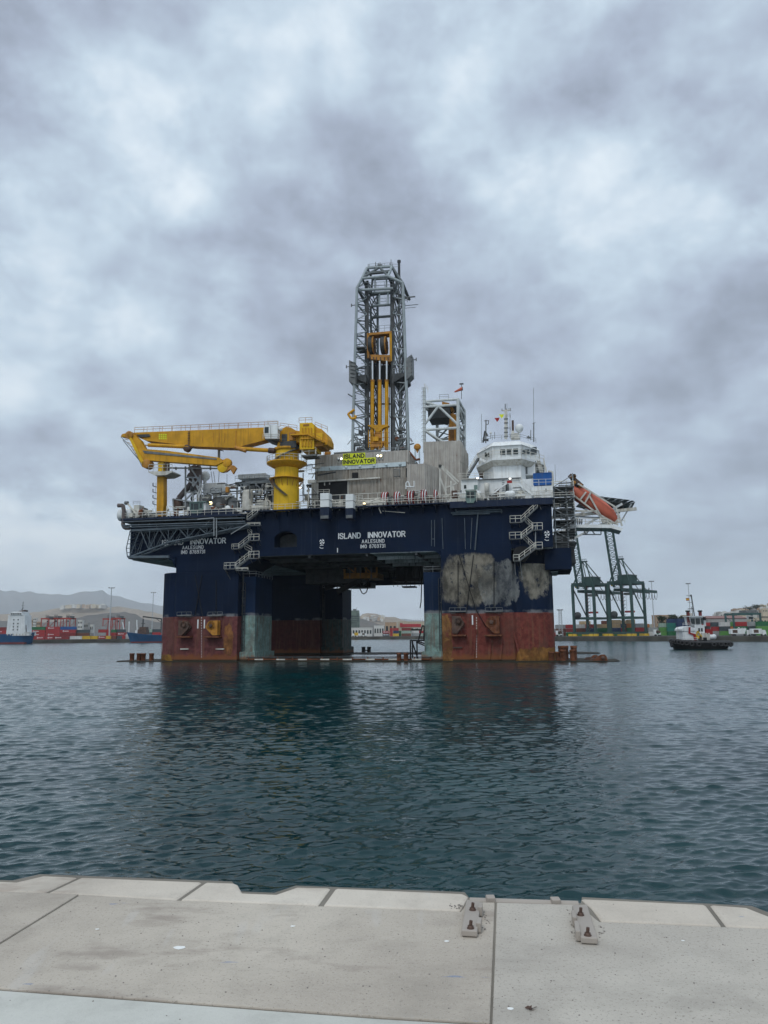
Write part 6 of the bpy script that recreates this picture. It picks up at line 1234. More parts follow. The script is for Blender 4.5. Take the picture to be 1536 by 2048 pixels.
rr_ = [(1101, 1111.5, ['red', 'grey']), (1112, 1132, ['brown', 'brown', 'grey']), (1133, 1151, ['green', 'darkred', 'red']), (1152, 1172, ['ltgreen', 'brown', 'white']), (1173, 1195, ['green', 'navy', 'red']), (1196, 1220, ['green', 'green', 'beige']), (1221, 1243, ['ltgreen', 'navy', 'beige', 'beige']), (1244, 1254.5, ['green', 'red', 'navy']),
       (1255, 1271.5, ['ltgreen*', 'green', 'orange', 'beige']), (1272, 1296, ['teal', 'red', 'grey']), (1297, 1319, ['white', 'grey']), (1320, 1335.5, ['ltgreen', 'ltgreen', 'palegreen']), (1336, 1354.5, ['green', 'teal', 'teal', 'navy']), (1355, 1375, ['orange', 'brown', 'navy*', 'navy']), (1376, 1396, ['green', 'navy', 'navy', 'brown']), (1397, 1424, ['teal', 'grey', 'red']),
       (1425, 1441.5, ['grey', 'red', 'slate']), (1442, 1466.5, ['ltgreen', 'slate', 'white']), (1467, 1472, ['brown', 'orange', 'ltgreen']), (1472.5, 1498.5, ['grey', 'green*', 'red']), (1499, 1515.5, ['slate', 'slate', 'grey']), (1516, 1545, ['ltgreen', 'ltgreen', 'green'])]
stacks([(a, b_, Yr(a)+18, c) for a, b_, c in rr_], 'right quay', 'containers stacked on the right quay')
rr2 = [(1160, 1182, ['red', 'green', 'beige', 'beige']), (1205, 1228, ['blue', 'grey', 'orange', 'brown']), (1245, 1268, ['red', 'navy', 'beige', 'beige']), (1280, 1300, ['green', 'grey', 'orange']), (1340, 1362, ['navy', 'green', 'navy', 'slate']), (1446, 1470, ['red', 'grey', 'slate'])]
stacks([(a, b_, Yr(a)+48, c) for a, b_, c in rr2], 'rear row of right quay', 'containers in the rear row of the right quay')
# ---- buildings
paint('render_white', (.62, .61, .57), .12, scale=.05); paint('render_cream', (.55, .47, .34), .12, scale=.05); paint('render_grey', (.36, .35, .33), .15, scale=.05); paint('render_tan', (.42, .29, .19), .15, scale=.05)
paint('tower_green', (.16, .21, .17), .5, scale=.12, streak=False); paint('roof_red', (.24, .12, .10), .2, scale=.05); paint('facade_red', (.40, .04, .05), .1)
def building(name, lab, x0, x1, yt, Y, m, rows=3, cols_=6, depth=None, base=QH, roof=None, cat='building', group=None, win_m='glass', yb=None):
    a, c = W(x0, yt, Y), W(x1, yt, Y); z0 = base if yb is None else W(x0, yb, Y).z; w_ = c.x-a.x; h = a.z-z0; dp = depth or min(w_, 30); p = Vector(((a.x+c.x)/2, Y, z0))
    t = thing(name, lab, cat, p, 0, group); B = MB(); B.box(-w_/2, w_/2, 0, dp, -1 if yb else 0, h, m); B.box(-w_/2-.2, w_/2+.2, -.2, dp, h, h+.5, m if not roof else roof); B.build('wall', t)
    if roof: B = MB(); B.prism([(-.6, h+.5), (dp+.6, h+.5), (dp/2, h+.5+dp*.09)], -w_/2-.3, w_/2+.3, roof, 'x'); B.build('roof', t)
    if rows and cols_:
        dx, dz = w_/cols_, h/rows
        for j in range(rows):
            for i in range(cols_):
                B = MB(); x = -w_/2+(i+.5)*dx; z = (j+.55)*dz; B.box(x-dx*.28, x+dx*.28, -.12, .1, z-dz*.24, z+dz*.2, win_m); B.build('window', t)
    return t
building('office_building', 'long low white office building with dark windows left in the gap under the rig', 693, 744, 1256.5, 760, 'render_white', 1, 9)
building('terminal_shed', 'pale shed between the dark green tower and the containers under the rig', 748, 768, 1252, 800, 'render_white', 1, 4)
t = building('warehouse', 'cream warehouse with a long red front seen through the rig', 796, 848, 1244, 880, 'render_cream', 0, 0, 40)
a = W(800, 1248, 880); c = W(842, 1254, 880); o_ = t.location; B = MB(); B.box(a.x-o_.x, c.x-o_.x, -.5, -.01, c.z-o_.z, a.z-o_.z, 'facade_red'); B.build('facade', t); B = MB(); B.box(a.x-o_.x, a.x-o_.x+3, -.8, -.5, c.z-o_.z, a.z-o_.z+1, 'facade_red'); B.build('pilaster', t)
B = MB(); h_ = W(0, 1244, 880).z-QH
for k in range(14): x = -14+k*2.1; B.box(x, x+.3, -.35, -.02, .5, h_, 'render_grey')
B.build('ribs', t)
building('silo_block', 'plain beige block left of the cream warehouse', 770, 793, 1245.5, 860, 'render_tan', 1, 3)
building('white_shed', 'small white shed right of the pale green container in the gap', 823, 843, 1257, 770, 'render_white', 0, 0)
a, c = W(698, 1221, 1400), W(720, 1221, 1400); cx = (a.x+c.x)/2; hw = (c.x-a.x)/2; H = a.z-QH; t = thing('office_tower', 'dark green glazed tower flaring at the top, seen through the rig', 'building', (cx, 1400, QH))
B = MB(); B.loft([[(-hw*.86, 0, 0), (hw*.86, 0, 0), (hw*.86, 18, 0), (-hw*.86, 18, 0)], [(-hw*.88, 0, H*.75), (hw*.92, 0, H*.75), (hw*.92, 18, H*.75), (-hw*.88, 18, H*.75)], [(-hw*1.08, -1, H), (hw*.8, -1, H), (hw*.8, 18, H), (-hw*1.08, 18, H)]], 'tower_green', False); B.build('wall', t)
for k in range(12): 
    B = MB(); z = 2+k*H*.078; B.box(-hw*.8, hw*.85, -.25, -.05, z, z+H*.035, 'glass'); B.build('window_band', t)
B = MB(); B.box(-3, 3, 5, 9, H, H+3, 'mid_steel'); B.tube((4, 6, H), (4, 6, H+6), .3, 'mid_steel'); B.build('roof_plant', t)
building('grain_terminal', 'white industrial block with a stepped top behind the left containers', 156, 165, 1241, 780, 'render_white', 4, 3); building('grain_terminal', 'lower white industrial block right of the stepped block', 165.5, 176, 1247, 790, 'render_grey', 3, 4); building('storage_tank_block', 'small white block behind the slate containers on the left quay', 177, 186, 1250, 800, 'render_white', 2, 3)
building('apartment_block', 'tall pinkish apartment block behind the white ship', 58, 66, 1240, 1150, 'render_tan', 6, 4); building('apartment_block', 'tallest pale apartment block with the highest roof behind the white ship', 66.5, 73, 1236, 1150, 'render_white', 7, 4); building('apartment_block', 'wide low apartment block right of the tallest one', 73.5, 81, 1244, 1150, 'render_tan', 4, 5)
building('apartment_block', 'orange-brown apartment block right of the green cranes', 1313, 1341, 1231, 700, 'render_tan', 4, 8); building('apartment_block', 'small pale apartment block right of the orange-brown one', 1343, 1358, 1237, 720, 'render_cream', 3, 4); building('apartment_block', 'cream apartment block left of the tug mast behind the containers', 1367, 1384, 1231, 740, 'render_cream', 4, 5)
building('terminal_warehouse', 'long grey warehouse with a dull red roof behind the tug', 1415, 1494, 1238, 540, 'render_grey', 1, 12, 20, roof='roof_red')
building('terminal_warehouse', 'pale building with dark upper windows at the right edge behind the crane', 1500, 1560, 1237, 560, 'render_cream', 2, 9, 20)
r = random.Random(12)
GRP = 'small white houses on the far hills'
def house(x, y, Y, lab, s=1.0, wins=False):
    p = W(x, y, Y); w_ = r.uniform(7, 14)*s; h = r.uniform(4, 8)*s; B = MB(); m = r.choice(('render_white', 'render_white', 'render_cream', 'render_tan', 'render_grey')); B.box(-w_/2, w_/2, 0, w_*.7, -5*s, h, m); B.box(-w_*.3, w_*.1, -.05, w_*.4, h, h+1.2*s, m)
    for k in range(3 if wins else 0): B.box(-w_*.38+k*w_*.28, -w_*.25+k*w_*.28, -.08, .05, h*.35, h*.7, 'glass')
    o = B.build('house'); o.location = p; tag(o, lab, 'house', lab)
for k in range(60):
    x = 122+k*1.5+r.uniform(-.5, .5); house(x, np.interp(x, [110, 140, 215, 255], [1218, 1213, 1213, 1215])+r.uniform(-.3, 1.2), 5040+r.uniform(0, 120), 'tiny white house in the town along the tan ridge on the left', 2.0)
for k in range(34): 
    x = r.uniform(724, 768); y = r.uniform(1231, 1239); house(x, y+2, 4050+(1239-y)*12+r.uniform(0, 20), 'tiny white house scattered on the hill seen through the rig', 1.3)
for k in range(95):
    x = r.uniform(1385, 1545); yr = np.interp(x, [1330, 1390, 1430, 1470, 1500, 1530, 1600], [1243, 1236, 1232, 1224, 1219, 1215, 1206]); y = yr+r.uniform(-.5, 9)
    if y > 1233: continue
    house(x, y+2.5, 1240-(y-yr)*12+r.uniform(-15, 5), 'small pale house on the hillside town at the right', .95, True)
# trees
paint('leaf_dark', (.035, .05, .025), .4, scale=.3, streak=False, rough=.9); paint('bark', (.09, .06, .04), .3, streak=False)
def tree(x, y, Y, h, wd, lab, seed):
    q = random.Random(seed); p = W(x, y, Y); t = thing('tree', lab, 'tree', p, 0, 'dark trees on the far shore'); B = MB(); B.tube((0, 0, -4), (0, 0, h*.5), .35, 'bark', 7, .2)
    for k in range(4): a = q.uniform(0, 6.28); B.tube((0, 0, h*.3), (math.cos(a)*wd*.3, math.sin(a)*wd*.3, h*.65), .15, 'bark', 5, .07)
    B.build('trunk', t); B = MB()
    cl = [(q.uniform(-1, 1)*wd*.4, q.uniform(-1, 1)*wd*.4, h*q.uniform(.45, .9), q.uniform(.2, .34)*wd) for _ in range(7)]
    for k in range(420):
        c0, c1, c2, rr = q.choice(cl); a = q.uniform(0, 6.28); u = q.uniform(-1, 1); s = rr*q.uniform(.6, 1.05); w_ = math.sqrt(1-u*u); c = Vector((c0+s*w_*math.cos(a), c1+s*w_*math.sin(a), c2+s*u*.8)); k1 = Vector((q.gauss(0, 1), q.gauss(0, 1), q.gauss(0, 1))).normalized()*.55; k2 = k1.cross(Vector((q.gauss(0, 1), q.gauss(0, 1), q.gauss(0, 1)))).normalized()*.5
        B.add([c-k1, c+k2, c+k1, c-k2], [(0, 1, 2, 3)], 'leaf_dark')
    B.build('crown', t)
for k, (x, y, Y, h, wd, lab) in enumerate(((1347, 1250, 640, 8, 9, 'dark tree left of the tug between container stacks and houses'), (1356, 1250, 640, 7, 10, 'broad dark tree behind the navy containers left of the tug'), (1366, 1250, 640, 7, 8, 'small dark tree nearest the tug mast on its left'), (1322, 1250, 640, 7, 9, 'dark tree under the orange-brown apartment block'), (1497, 1226, 1190, 9, 15, 'dark round tree above the green gantry crane'), (1510, 1223, 1190, 10, 13, 'tall dark tree right of the round one on the hillside'), (1521, 1222, 1190, 9, 15, 'broad dark tree near the right edge of the hillside'), (1532, 1226, 1190, 8, 13, 'rightmost dark tree on the hillside'), (828, 1266, 760, 4, 6, 'small palm-like tree in front of the white shed'), (838, 1266, 760, 4, 6, 'small tree at the right end of the white shed'))): tree(x, y, Y, h, wd, lab, k)
# ---- floodlight masts
plain('mast_steel', (.42, .44, .45), .5, .2)
def mast(x, yt, Y, lab, r_=.28, lat=False, hw=2.0):
    p = W(x, 1268, Y); p.z = QH; H = W(x, yt, Y).z-QH; t = thing('floodlight_mast', lab, 'floodlight mast', p, 0, 'tall floodlight masts round the harbour'); B = MB()
    if lat:
        for sx in (-1, 1):
            for sy in (-1, 1): B.tube((sx*1.2, sy*1.2, 0), (sx*.7, sy*.7, H), .14, 'mast_steel', 5)
        for k in range(14): z = H*k/14; B.tube((-1.2, -1.2, z), (1.1, -1.2, z+H/14), .1, 'mast_steel', 4); B.tube((-1.2, -1.2, z), (1.2, -1.2, z), .1, 'mast_steel', 4)
    else: B.tube((0, 0, 0), (0, 0, H), r_*1.6, 'mast_steel', 10, r_)
    B.build('pole', t)
    B = MB(); B.torus((0, 0, H-.4), hw*.8, .12, 'mast_steel', 'z', 14); B.beam((-hw, 0, H-.4), (hw, 0, H-.4), .15, .15, 'mast_steel'); B.build('head_ring', t)
    for k in range(6): 
        a = k*math.pi/3; B = MB(); B.box(math.cos(a)*hw-.35, math.cos(a)*hw+.35, math.sin(a)*hw-.3, math.sin(a)*hw+.3, H-.3, H+.25, 'mid_steel'); B.build('lamp', t)
mast(218.5, 1175.5, 625, 'tallest pale floodlight mast on the left quay', .34, hw=2.3); mast(303.5, 1185, 760, 'thinner floodlight mast beside the left column of the rig', .3, hw=2.3)
mast(1383.5, 1167, 560, 'slender floodlight mast directly behind the tug', .22, hw=1.4); mast(1309.5, 1162.5, 560, 'floodlight mast just right of the green cranes', .22, hw=1.6); mast(1122, 1219.5, 520, 'short lattice floodlight tower left of the green cranes', lat=True, hw=1.8); mast(143, 1229, 1100, 'faint distant floodlight mast between the red gantries', .3, hw=2)
# ---- red rubber-tyred gantries
paint('gantry_red', (.34, .05, .04), .2, rust=.05); paint('gantry_green', (.045, .10, .095), .2)
def rtg(x0, x1, yt, Y, m, lab, yl=None, leg=.55, dp=12):
    a, c = W(x0, yt, Y), W(x1, yt, Y); w_ = c.x-a.x; H = a.z-QH; t = thing('gantry_crane', lab, 'gantry crane', ((a.x+c.x)/2, Y, QH), 0, 'rubber-tyred yard gantries')
    for sx in (-1, 1):
        B = MB()
        for y in (0, dp): B.beam((sx*w_/2, y, 1), (sx*w_/2, y, H), leg, leg, m)
        B.beam((sx*w_/2, 0, 1.3), (sx*w_/2, dp, 1.3), .7, .8, m); B.beam((sx*w_/2, 0, H*.55), (sx*w_/2, dp, H*.9), .25, .25, m); B.build('leg_frame', t)
        for y in (0, dp): B = MB(); B.disc((sx*w_/2, y, .6), .6, .5, 'tyre', 'x', 12); B.build('wheel', t)
    B = MB()
    for y in (0, dp): B.beam((-w_/2-.5, y, H), (w_/2+.5, y, H), .8, 1.2, m)
    B.build('top_beam', t); B = MB(); B.box(w_*.0, w_*.42, 1, dp-1, H+.4, H+2.2, 'mid_steel'); B.rail([(w_*.0, 1, H+2.2), (w_*.42, 1, H+2.2)], 'dark_steel', 1, 2, .1); B.build('trolley', t)
    B = MB(); B.box(w_*.12, w_*.3, 2, 4, H-3.2, H-1, 'white'); B.box(w_*.13, w_*.29, 1.95, 2, H-3, H-1.6, 'glass'); B.build('cab', t); return t
rtg(83, 97.5, 1237.5, 655, 'gantry_red', 'leftmost red yard gantry above the left containers'); rtg(98.5, 115.5, 1237, 665, 'gantry_red', 'second red yard gantry from the left'); rtg(122, 140, 1237, 660, 'gantry_red', 'third red yard gantry, above the blue container')
rtg(206.5, 222, 1238, 660, 'gantry_red', 'red yard gantry behind the tallest floodlight mast'); rtg(225, 240, 1237, 650, 'gantry_red', 'red yard gantry just left of the blue coaster')
rtg(1466, 1520, 1228, 440, 'gantry_green', 'wide dark green yard gantry near the right edge', leg=.9, dp=10)
# ---- ship-to-shore cranes
paint('crane_green', (.035, .075, .068), .2, scale=.1, dirtamt=.3)
def sts(name_lab, x, Y, rz, bh=44):
    p = W(x, 1265, Y); p.z = QH; t = thing('quay_crane', name_lab, 'container crane', p, rz, 'green ship-to-shore cranes'); m = 'crane_green'; H = 33.5; WX = 7.6; D = 17
    for sx in (-1, 1):
        for y in (0, D):
            B = MB(); B.beam((sx*WX, y, 1.5), (sx*WX, y, H), 1.5, 1.4, m); B.build('leg', t)
    for y in (0, D):
        B = MB(); B.beam((-WX-.5, y, 11.5), (WX+.5, y, 11.5), 1.0, 1.5, m); B.beam((-WX-1, y, 2), (WX+1, y, 2), 1.2, 1.6, m); B.beam((-WX-.5, y, H), (WX+.5, y, H), 1.3, 2.2, m); B.build('cross_beam', t)
    for sx in (-1, 1):
        B = MB(); B.beam((sx*WX, 0, 11.5), (sx*WX, D, 11.5), .8, 1.2, m); B.beam((sx*WX, 0, H), (sx*WX, D, H), 1.0, 1.8, m); B.tube((sx*WX, D, 12), (sx*WX, 0, H-2), .42, m, 8); B.build('side_frame', t)
        for y in (0, D):
            for k in (-1, 1): 
                B = MB(); B.box(sx*WX-2.6+k*1.6, sx*WX+.2+k*1.6, y-.8, y+.8, -.1, 1.5, 'box_yellow'); B.build('bogie', t)
    B = MB()  # girder with back reach
    for sx in (-1, 1): B.beam((sx*2.6, -2, H-4.5), (sx*2.6, D+29, H-4.5), .8, 1.8, m)
    for k in range(12): B.beam((-2.6, k*4.0, H-3.8), (2.6, k*4.2, H-3.8), .4, .4, m)
    B.rail([(-3.1, D+2, H-3.6), (-3.1, D+29, H-3.6)], m, 1.2, 2, .1); B.tube((-2.6, D+29, H-6), (-2.6, D+29, H-1.5), .3, m); B.build('girder', t)
    B = MB(); B.box(-4.2, 4.2, 6, 16, H+.4, H+5, m); B.box(-4.4, 4.4, 5.8, 16.2, H+5, H+5.3, 'mid_steel'); B.build('machinery_house', t)
    B = MB(); B.box(-6.4, -4.6, 1, 3, H-2, H+1.0, 'box_yellow'); B.box(-6.3, -4.7, .95, 1, H-1.2, H+.4, 'glass'); B.build('cab', t)
    tilt = rad(12); bh_ = Vector((0, -2, H-3)); tip = bh_+Vector((0, -math.sin(tilt)*bh, math.cos(tilt)*bh)); B = MB()
    for sx in (-1, 1): B.beam(bh_+Vector((sx*2.6, 0, 0)), tip+Vector((sx*2.6, 0, 0)), .9, 1.5, m)
    n = 15
    for k in range(n): a, c = bh_.lerp(tip, k/n), bh_.lerp(tip, (k+1)/n); B.tube(a+Vector((-2.6, 0, 0)), c+Vector((2.6, 0, 0)), .16, m, 5); B.tube(a+Vector((2.6, 0, 0)), c+Vector((-2.6, 0, 0)), .16, m, 5); B.tube(a+Vector((-2.6, 0, 0)), a+Vector((2.6, 0, 0)), .2, m, 5)
    B.build('boom', t); ap = Vector((0, 3, H+15)); B = MB()
    for sx in (-1, 1): B.tube((sx*WX*.9, 0, H), ap+Vector((sx*1.2, 0, 0)), .42, m, 8); B.tube((sx*WX*.8, D, H), ap+Vector((sx*1.0, 0, 0)), .3, m, 7); B.tube((sx*2.6, D+14, H-3.5), ap+Vector((sx*1.0, 0, 0)), .25, m, 6)
    B.beam(ap+Vector((-2.4, 0, 0)), ap+Vector((2.4, 0, 0)), 1, .9, m); B.rail([ap+Vector((-2.4, -1, .5)), ap+Vector((2.4, -1, .5))], m, 1.2, 1.2, .1); B.tube(ap, bh_.lerp(tip, .45), .18, m, 6); B.build('stay_frame', t)
    for k in range(8):
        B = MB(); y0 = D-4+k*4; B.path([(3.4, y0+2*(1-math.cos(a)), H-5.4-4.5*math.sin(a)) for a in [math.pi*j/8 for j in range(9)]], .13, 'tyre', 5); B.build('cable_loop', t)
    B = MB(); B.box(-2.5, 2.5, 10, 14, H-7.5, H-6, 'mid_steel'); B.build('trolley', t)
    for sx in (-1, 1): B = MB(); B.tube((sx*2, 12, H-7.5), (sx*2, 12, 16), .08, 'mid_steel', 4); B.build('rope', t)
    B = MB(); B.box(-3, 3, 11, 13, 14.8, 16, 'box_red'); B.build('spreader', t); B = MB(); B.disc((-WX+3.5, -1, 13.5), 2.2, 1.2, 'dark_steel', 'y', 20); B.build('cable_reel', t)
    B = MB()
    for k in range(14): z = 2+k*2.3; B.box(-WX+1, -WX+2.6, D-1.5, D-.2, z, z+.2, 'mid_steel'); B.tube((-WX+1, D-1.5, z), (-WX+2.6, D-1.5, z+2.3), .12, 'gantry_red' if k > 7 else 'mid_steel', 4)
    B.build('stair_tower', t); return t
sts('dark green ship-to-shore crane with raised boom, left of the pair', 1170, 492, rad(-45)); sts('dark green ship-to-shore crane with raised boom, right of the pair', 1244, 476, rad(-45))
# ---- vehicles
def truck(x0, x1, Y, m, lab, cab='white'):
    a, c = W(x0, 1268, Y), W(x1, 1268, Y); w_ = c.x-a.x; t = thing('truck', lab, 'truck', ((a.x+c.x)/2, Y, QH+.05), 0, 'trucks on the far quay')
    B = MB(); B.box(-w_/2, w_/2-2.2, 0, 2.4, 1.1, 3.7, m); B.build('trailer', t, bevel=.05); B = MB(); B.prism([(w_/2-2, .5), (w_/2, .5), (w_/2, 1.8), (w_/2-.4, 3.0), (w_/2-2, 3.1)], .1, 2.3, cab, 'y'); B.build('cab', t, bevel=.05)
    for k in (-.38, -.28, .18, .42): B = MB(); B.disc((k*w_, .2, .5), .5, .35, 'tyre', 'y', 12); B.build('wheel', t)
    B = MB(); B.box(-w_/2+1, -w_/2+3.5, -.03, 0, 1.6, 3.2, 'brown_iron'); B.prism([(w_*.2, 1.2), (w_/2-2.3, 1.2), (w_/2-2.3, 3.4)], -.03, 0, 'box_green', 'y'); 
    if m == 'white': B.build('side_panel', t)
    return t
truck(1462, 1502, 392, 'white', 'white articulated truck with green swoosh at the right'); truck(1504, 1533, 388, 'white', 'second white truck at the right edge of the quay'); truck(1113, 1124, 486, 'white', 'white truck left of the green cranes'); truck(1309, 1322, 440, 'white', 'white truck just right of the green cranes'); truck(709, 721, 712, 'box_yellow', 'yellow truck in the gap under the rig'); truck(722, 733, 712, 'white', 'white van in the gap under the rig'); truck(699, 708, 712, 'box_darkred', 'dark red truck left of the yellow one')
# ---- ships
paint('ship_blue', (.01, .07, .17), .15, scale=.1); paint('ship_white', (.66, .68, .68), .08, scale=.2, dirtamt=.3); paint('boot_red', (.14, .03, .03), .2)
Y = 540; s = Y/1500*1.0; SX = lambda x: W(x, 1265, Y).x; SZ = lambda y: W(30, y, Y).z
px0 = SX(30); t = thing('cargo_ship', 'blue-hulled ship with a tall white superstructure at the left edge', 'ship', (px0, Y, 0)); X = lambda x: SX(x)-px0
B = MB(); hull = []
for f_, yb in ((0, 1.0), (.3, 1.0), (.8, 1.0), (.93, .8), (1.0, .25)):
    x = X(-130)+(X(60)-X(-130))*f_; b_ = 6*yb; top = SZ(1268)+(1.0 if f_ > .8 else 0); k = (X(60)-X(52))*(1 if f_ > .9 else 0)
    hull.append([(x, 6-b_, top), (x-k*.4, 6-b_*.9, 1.0), (x-k, 6-b_*.75, -1), (x-k, 6+b_*.75, -1), (x-k*.4, 6+b_*.9, 1.0), (x, 6+b_, top)])
B.loft(hull, 'ship_blue', False); B.build('hull', t); B = MB(); B.box(X(-120), X(50), -.06, 12.05, -.5, SZ(1284.5), 'boot_red'); B.build('boot_top', t)
B = MB(); zt = SZ(1230); B.loft([[(X(11.5), .5, SZ(1271)), (X(50), .5, SZ(1271)), (X(50), 11, SZ(1271)), (X(11.5), 11, SZ(1271))], [(X(13.5), .5, zt), (X(46), .5, zt), (X(46), 11, zt), (X(13.5), 11, zt)]], 'ship_white', False); B.box(X(17.5), X(42), 0, 11.5, zt, SZ(1225), 'ship_white'); B.box(X(20), X(39), 1, 10, SZ(1225), SZ(1223), 'ship_white'); B.box(X(22), X(58), .2, 11, SZ(1271.5), SZ(1264.5), 'ship_white'); B.build('superstructure', t)
for y in (1239.5, 1247, 1253.5, 1259.5):
    for x in (25.3, 34): B = MB(); B.box(X(x)-.35, X(x)+.35, .3, .52, SZ(y)-.45, SZ(y)+.45, 'glass'); B.build('window', t)
for k in range(6): B = MB(); x = 19+k*3.7; B.box(X(x), X(x+2.6), -.1, .02, SZ(1229), SZ(1226.5), 'glass'); B.build('window', t)
B = MB(); B.tube((X(35), 5, SZ(1223)), (X(35.5), 5, SZ(1203)), .22, 'mid_steel'); B.beam((X(32.5), 5, SZ(1211)), (X(38.5), 5, SZ(1211)), .2, .2, 'mid_steel'); B.beam((X(28), 5, SZ(1223)), (X(42), 5, SZ(1220.5)), .6, .8, 'brown_iron'); B.beam((X(38), 5, SZ(1221)), (X(46), 5, SZ(1222)), .5, 1.2, 'dark_steel'); B.beam((X(33), 5, SZ(1219)), (X(37), 5, SZ(1215)), .5, .3, 'mid_steel'); B.build('mast', t)
B = MB(); B.rail([(X(48), .1, SZ(1268)), (X(60), .1, SZ(1268))], 'offwhite', 1.2, 1.4, .08); B.beam((X(48), 2, SZ(1250)), (X(50), 2, SZ(1266)), .5, .5, 'brown_iron'); B.beam((X(56), 3, SZ(1267)), (X(64), 3, SZ(1272)), .4, .3, 'dark_steel'); B.build('stern_gear', t)
for k in range(7): B = MB(); x = 14+k*6; B.box(X(x), X(x+2.5), -.05, .2, SZ(1270.5), SZ(1267.5), 'offwhite'); B.build('bulwark_port', t)
Y = 560; SX = lambda x: W(x, 1265, Y).x; SZ = lambda y: W(270, y, Y).z; px0 = SX(285); t = thing('coaster', 'dark blue cargo ship with raked bow moored left of the rig column', 'ship', (px0, Y, 0)); X = lambda x: SX(x)-px0
B = MB(); st = []
for f_, w_ in ((0, .08), (.1, .45), (.25, .9), (.5, 1), (1.0, 1)):
    xt = X(248)+(X(345)-X(248))*f_; xb = xt+(X(258)-X(248))*(1-min(1, f_*2)); top = SZ(1264)-(SZ(1264)-SZ(1271))*min(1, f_*1.6); b_ = 5.5*w_
    st.append([(xt, 6-b_, top), (xb, 6-b_*.6, -.6), (xb, 6+b_*.6, -.6), (xt, 6+b_, top)])
B.loft(st, 'ship_blue', False); B.build('hull', t); B = MB(); B.box(X(262), X(344), .45, 11.5, -.5, .9, 'boot_red'); B.build('boot_top', t)
B = MB(); B.box(X(273), X(290), 2, 10, SZ(1270), SZ(1259), 'brown_iron'); B.box(X(276), X(289), 2.5, 9, SZ(1259), SZ(1254), 'brown_iron'); B.build('superstructure', t)
B = MB(); B.tube((X(281.5), 4, SZ(1256)), (X(282), 4, SZ(1238)), .5, 'dark_steel'); B.beam((X(278), 4, SZ(1247)), (X(286), 4, SZ(1247)), .3, .4, 'dark_steel'); B.beam((X(280), 5, SZ(1233)), (X(319), 5, SZ(1238)), .7, 1.0, 'dark_steel'); B.beam((X(318), 5, SZ(1237)), (X(318), 5, SZ(1266)), .8, .8, 'dark_steel'); B.beam((X(306), 5, SZ(1236.5)), (X(318), 5, SZ(1245)), .4, .4, 'dark_steel'); B.beam((X(280), 5, SZ(1233)), (X(281), 5, SZ(1238)), .2, .2, 'dark_steel'); B.build('crane', t)
B = MB(); 
for k in range(5): B.box(X(268.5)+k*.55, X(268.5)+k*.55+.35, 3.0-.35-k*.2, 3.0-.2, SZ(1268), SZ(1267), 'letter_white')
B.build('name_mark', t)
# ---- loading booms, white, behind the coaster
for k, (x, y0, y1, dx, lab) in enumerate(((250, 1270, 1244, -5, 'white loading boom left of the blue coaster leaning left'), (257.5, 1268, 1243, 1, 'upright white mast above the bow of the blue coaster'), (274.5, 1262, 1240, -1, 'white mast behind the brown deckhouse of the coaster'), (232, 1268, 1258, -4, 'short white boom beside the red gantry'))):
    p = W(x, y0, 640); q = W(x+dx, y1, 640); t = thing('loading_boom', lab, 'loading boom', p); B = MB(); B.beam((0, 0, 0), q-p, .7, .7, 'ship_white'); B.build('boom', t); B = MB(); B.box(-1.5, 1.5, -1, 1, -(p.z-QH), .5, 'ship_white'); B.build('base', t)
# ---- tug
Y = 225; s = Y/1500; TX = lambda x: (W(x, 1280, Y)-W(1412, 1280, Y)).x; TZ = lambda y: W(1412, y, Y).z; p0 = W(1412, 1299, Y)
tug = thing('tugboat', 'harbour tug with black tyre-lined hull and red and white superstructure', 'tugboat', (p0.x, Y, 0))
B = MB(); hl, bm = TX(1471), 4.2; rings = []
def deckline(n, k=1.0, z=0, sh=0):
    out = []
    for i in range(n):
        a = 2*math.pi*i/n; cx_, cy = math.cos(a), math.sin(a); x = hl*k*math.copysign(abs(cx_)**.6, cx_); y = bm*k*math.copysign(abs(cy)**.75, cy); out.append((x, y+4, z+sh*(max(0, -x/hl)**2*.9+max(0, x/hl-.3)*.1)))
    return out
B.loft([deckline(40, .80, -.8), deckline(40, .88, .0), deckline(40, .97, 1.4, 1), deckline(40, .96, 2.35, 1)], 'black'); B.build('hull', tug)
B = MB(); dl = deckline(40, .98, 2.0, 1)
for a, c in zip(dl, dl[1:]+dl[:1]): B.tube(a, c, .42, 'tyre', 8)
B.build('fender', tug)
dl = deckline(60, 1.0, 1.7, 1)
for k in range(30, 61, 2):
    p = dl[k % 60]; B = MB(); B.torus((p[0], p[1]-.42, p[2]-.25), .52, .2, 'tyre', 'y', 12); B.build('tyre', tug)
for sx, x in ((-1, -hl-.1), (1, hl+.1)):
    B = MB(); B.torus((x, 3.2, 1.5), .6, .32, 'tyre', 'x', 12); B.build('tyre', tug)
def tb(B, x0, y0, x1, y1, v0, v1, m): B.box(TX(x0), TX(x1), v0, v1, TZ(y1), TZ(y0), m)
B = MB(); tb(B, 1371, 1256, 1397, 1283, 1.2, 6.5, 'ship_white'); B.prism([(TX(1369), TZ(1258)), (TX(1373), TZ(1254)), (TX(1386), TZ(1252)), (TX(1394), TZ(1256)), (TX(1397), TZ(1262)), (TX(1369), TZ(1262))], 1.0, 6.6, 'ship_white', 'y'); B.build('deckhouse', tug, bevel=.08)
B = MB(); B.prism([(TX(1383), TZ(1254)), (TX(1387), TZ(1254)), (TX(1386), TZ(1265)), (TX(1396), TZ(1268)), (TX(1397), TZ(1282)), (TX(1393), TZ(1282)), (TX(1391), TZ(1270)), (TX(1382), TZ(1267))], .94, 1.0, 'red', 'y'); B.build('stripe', tug)
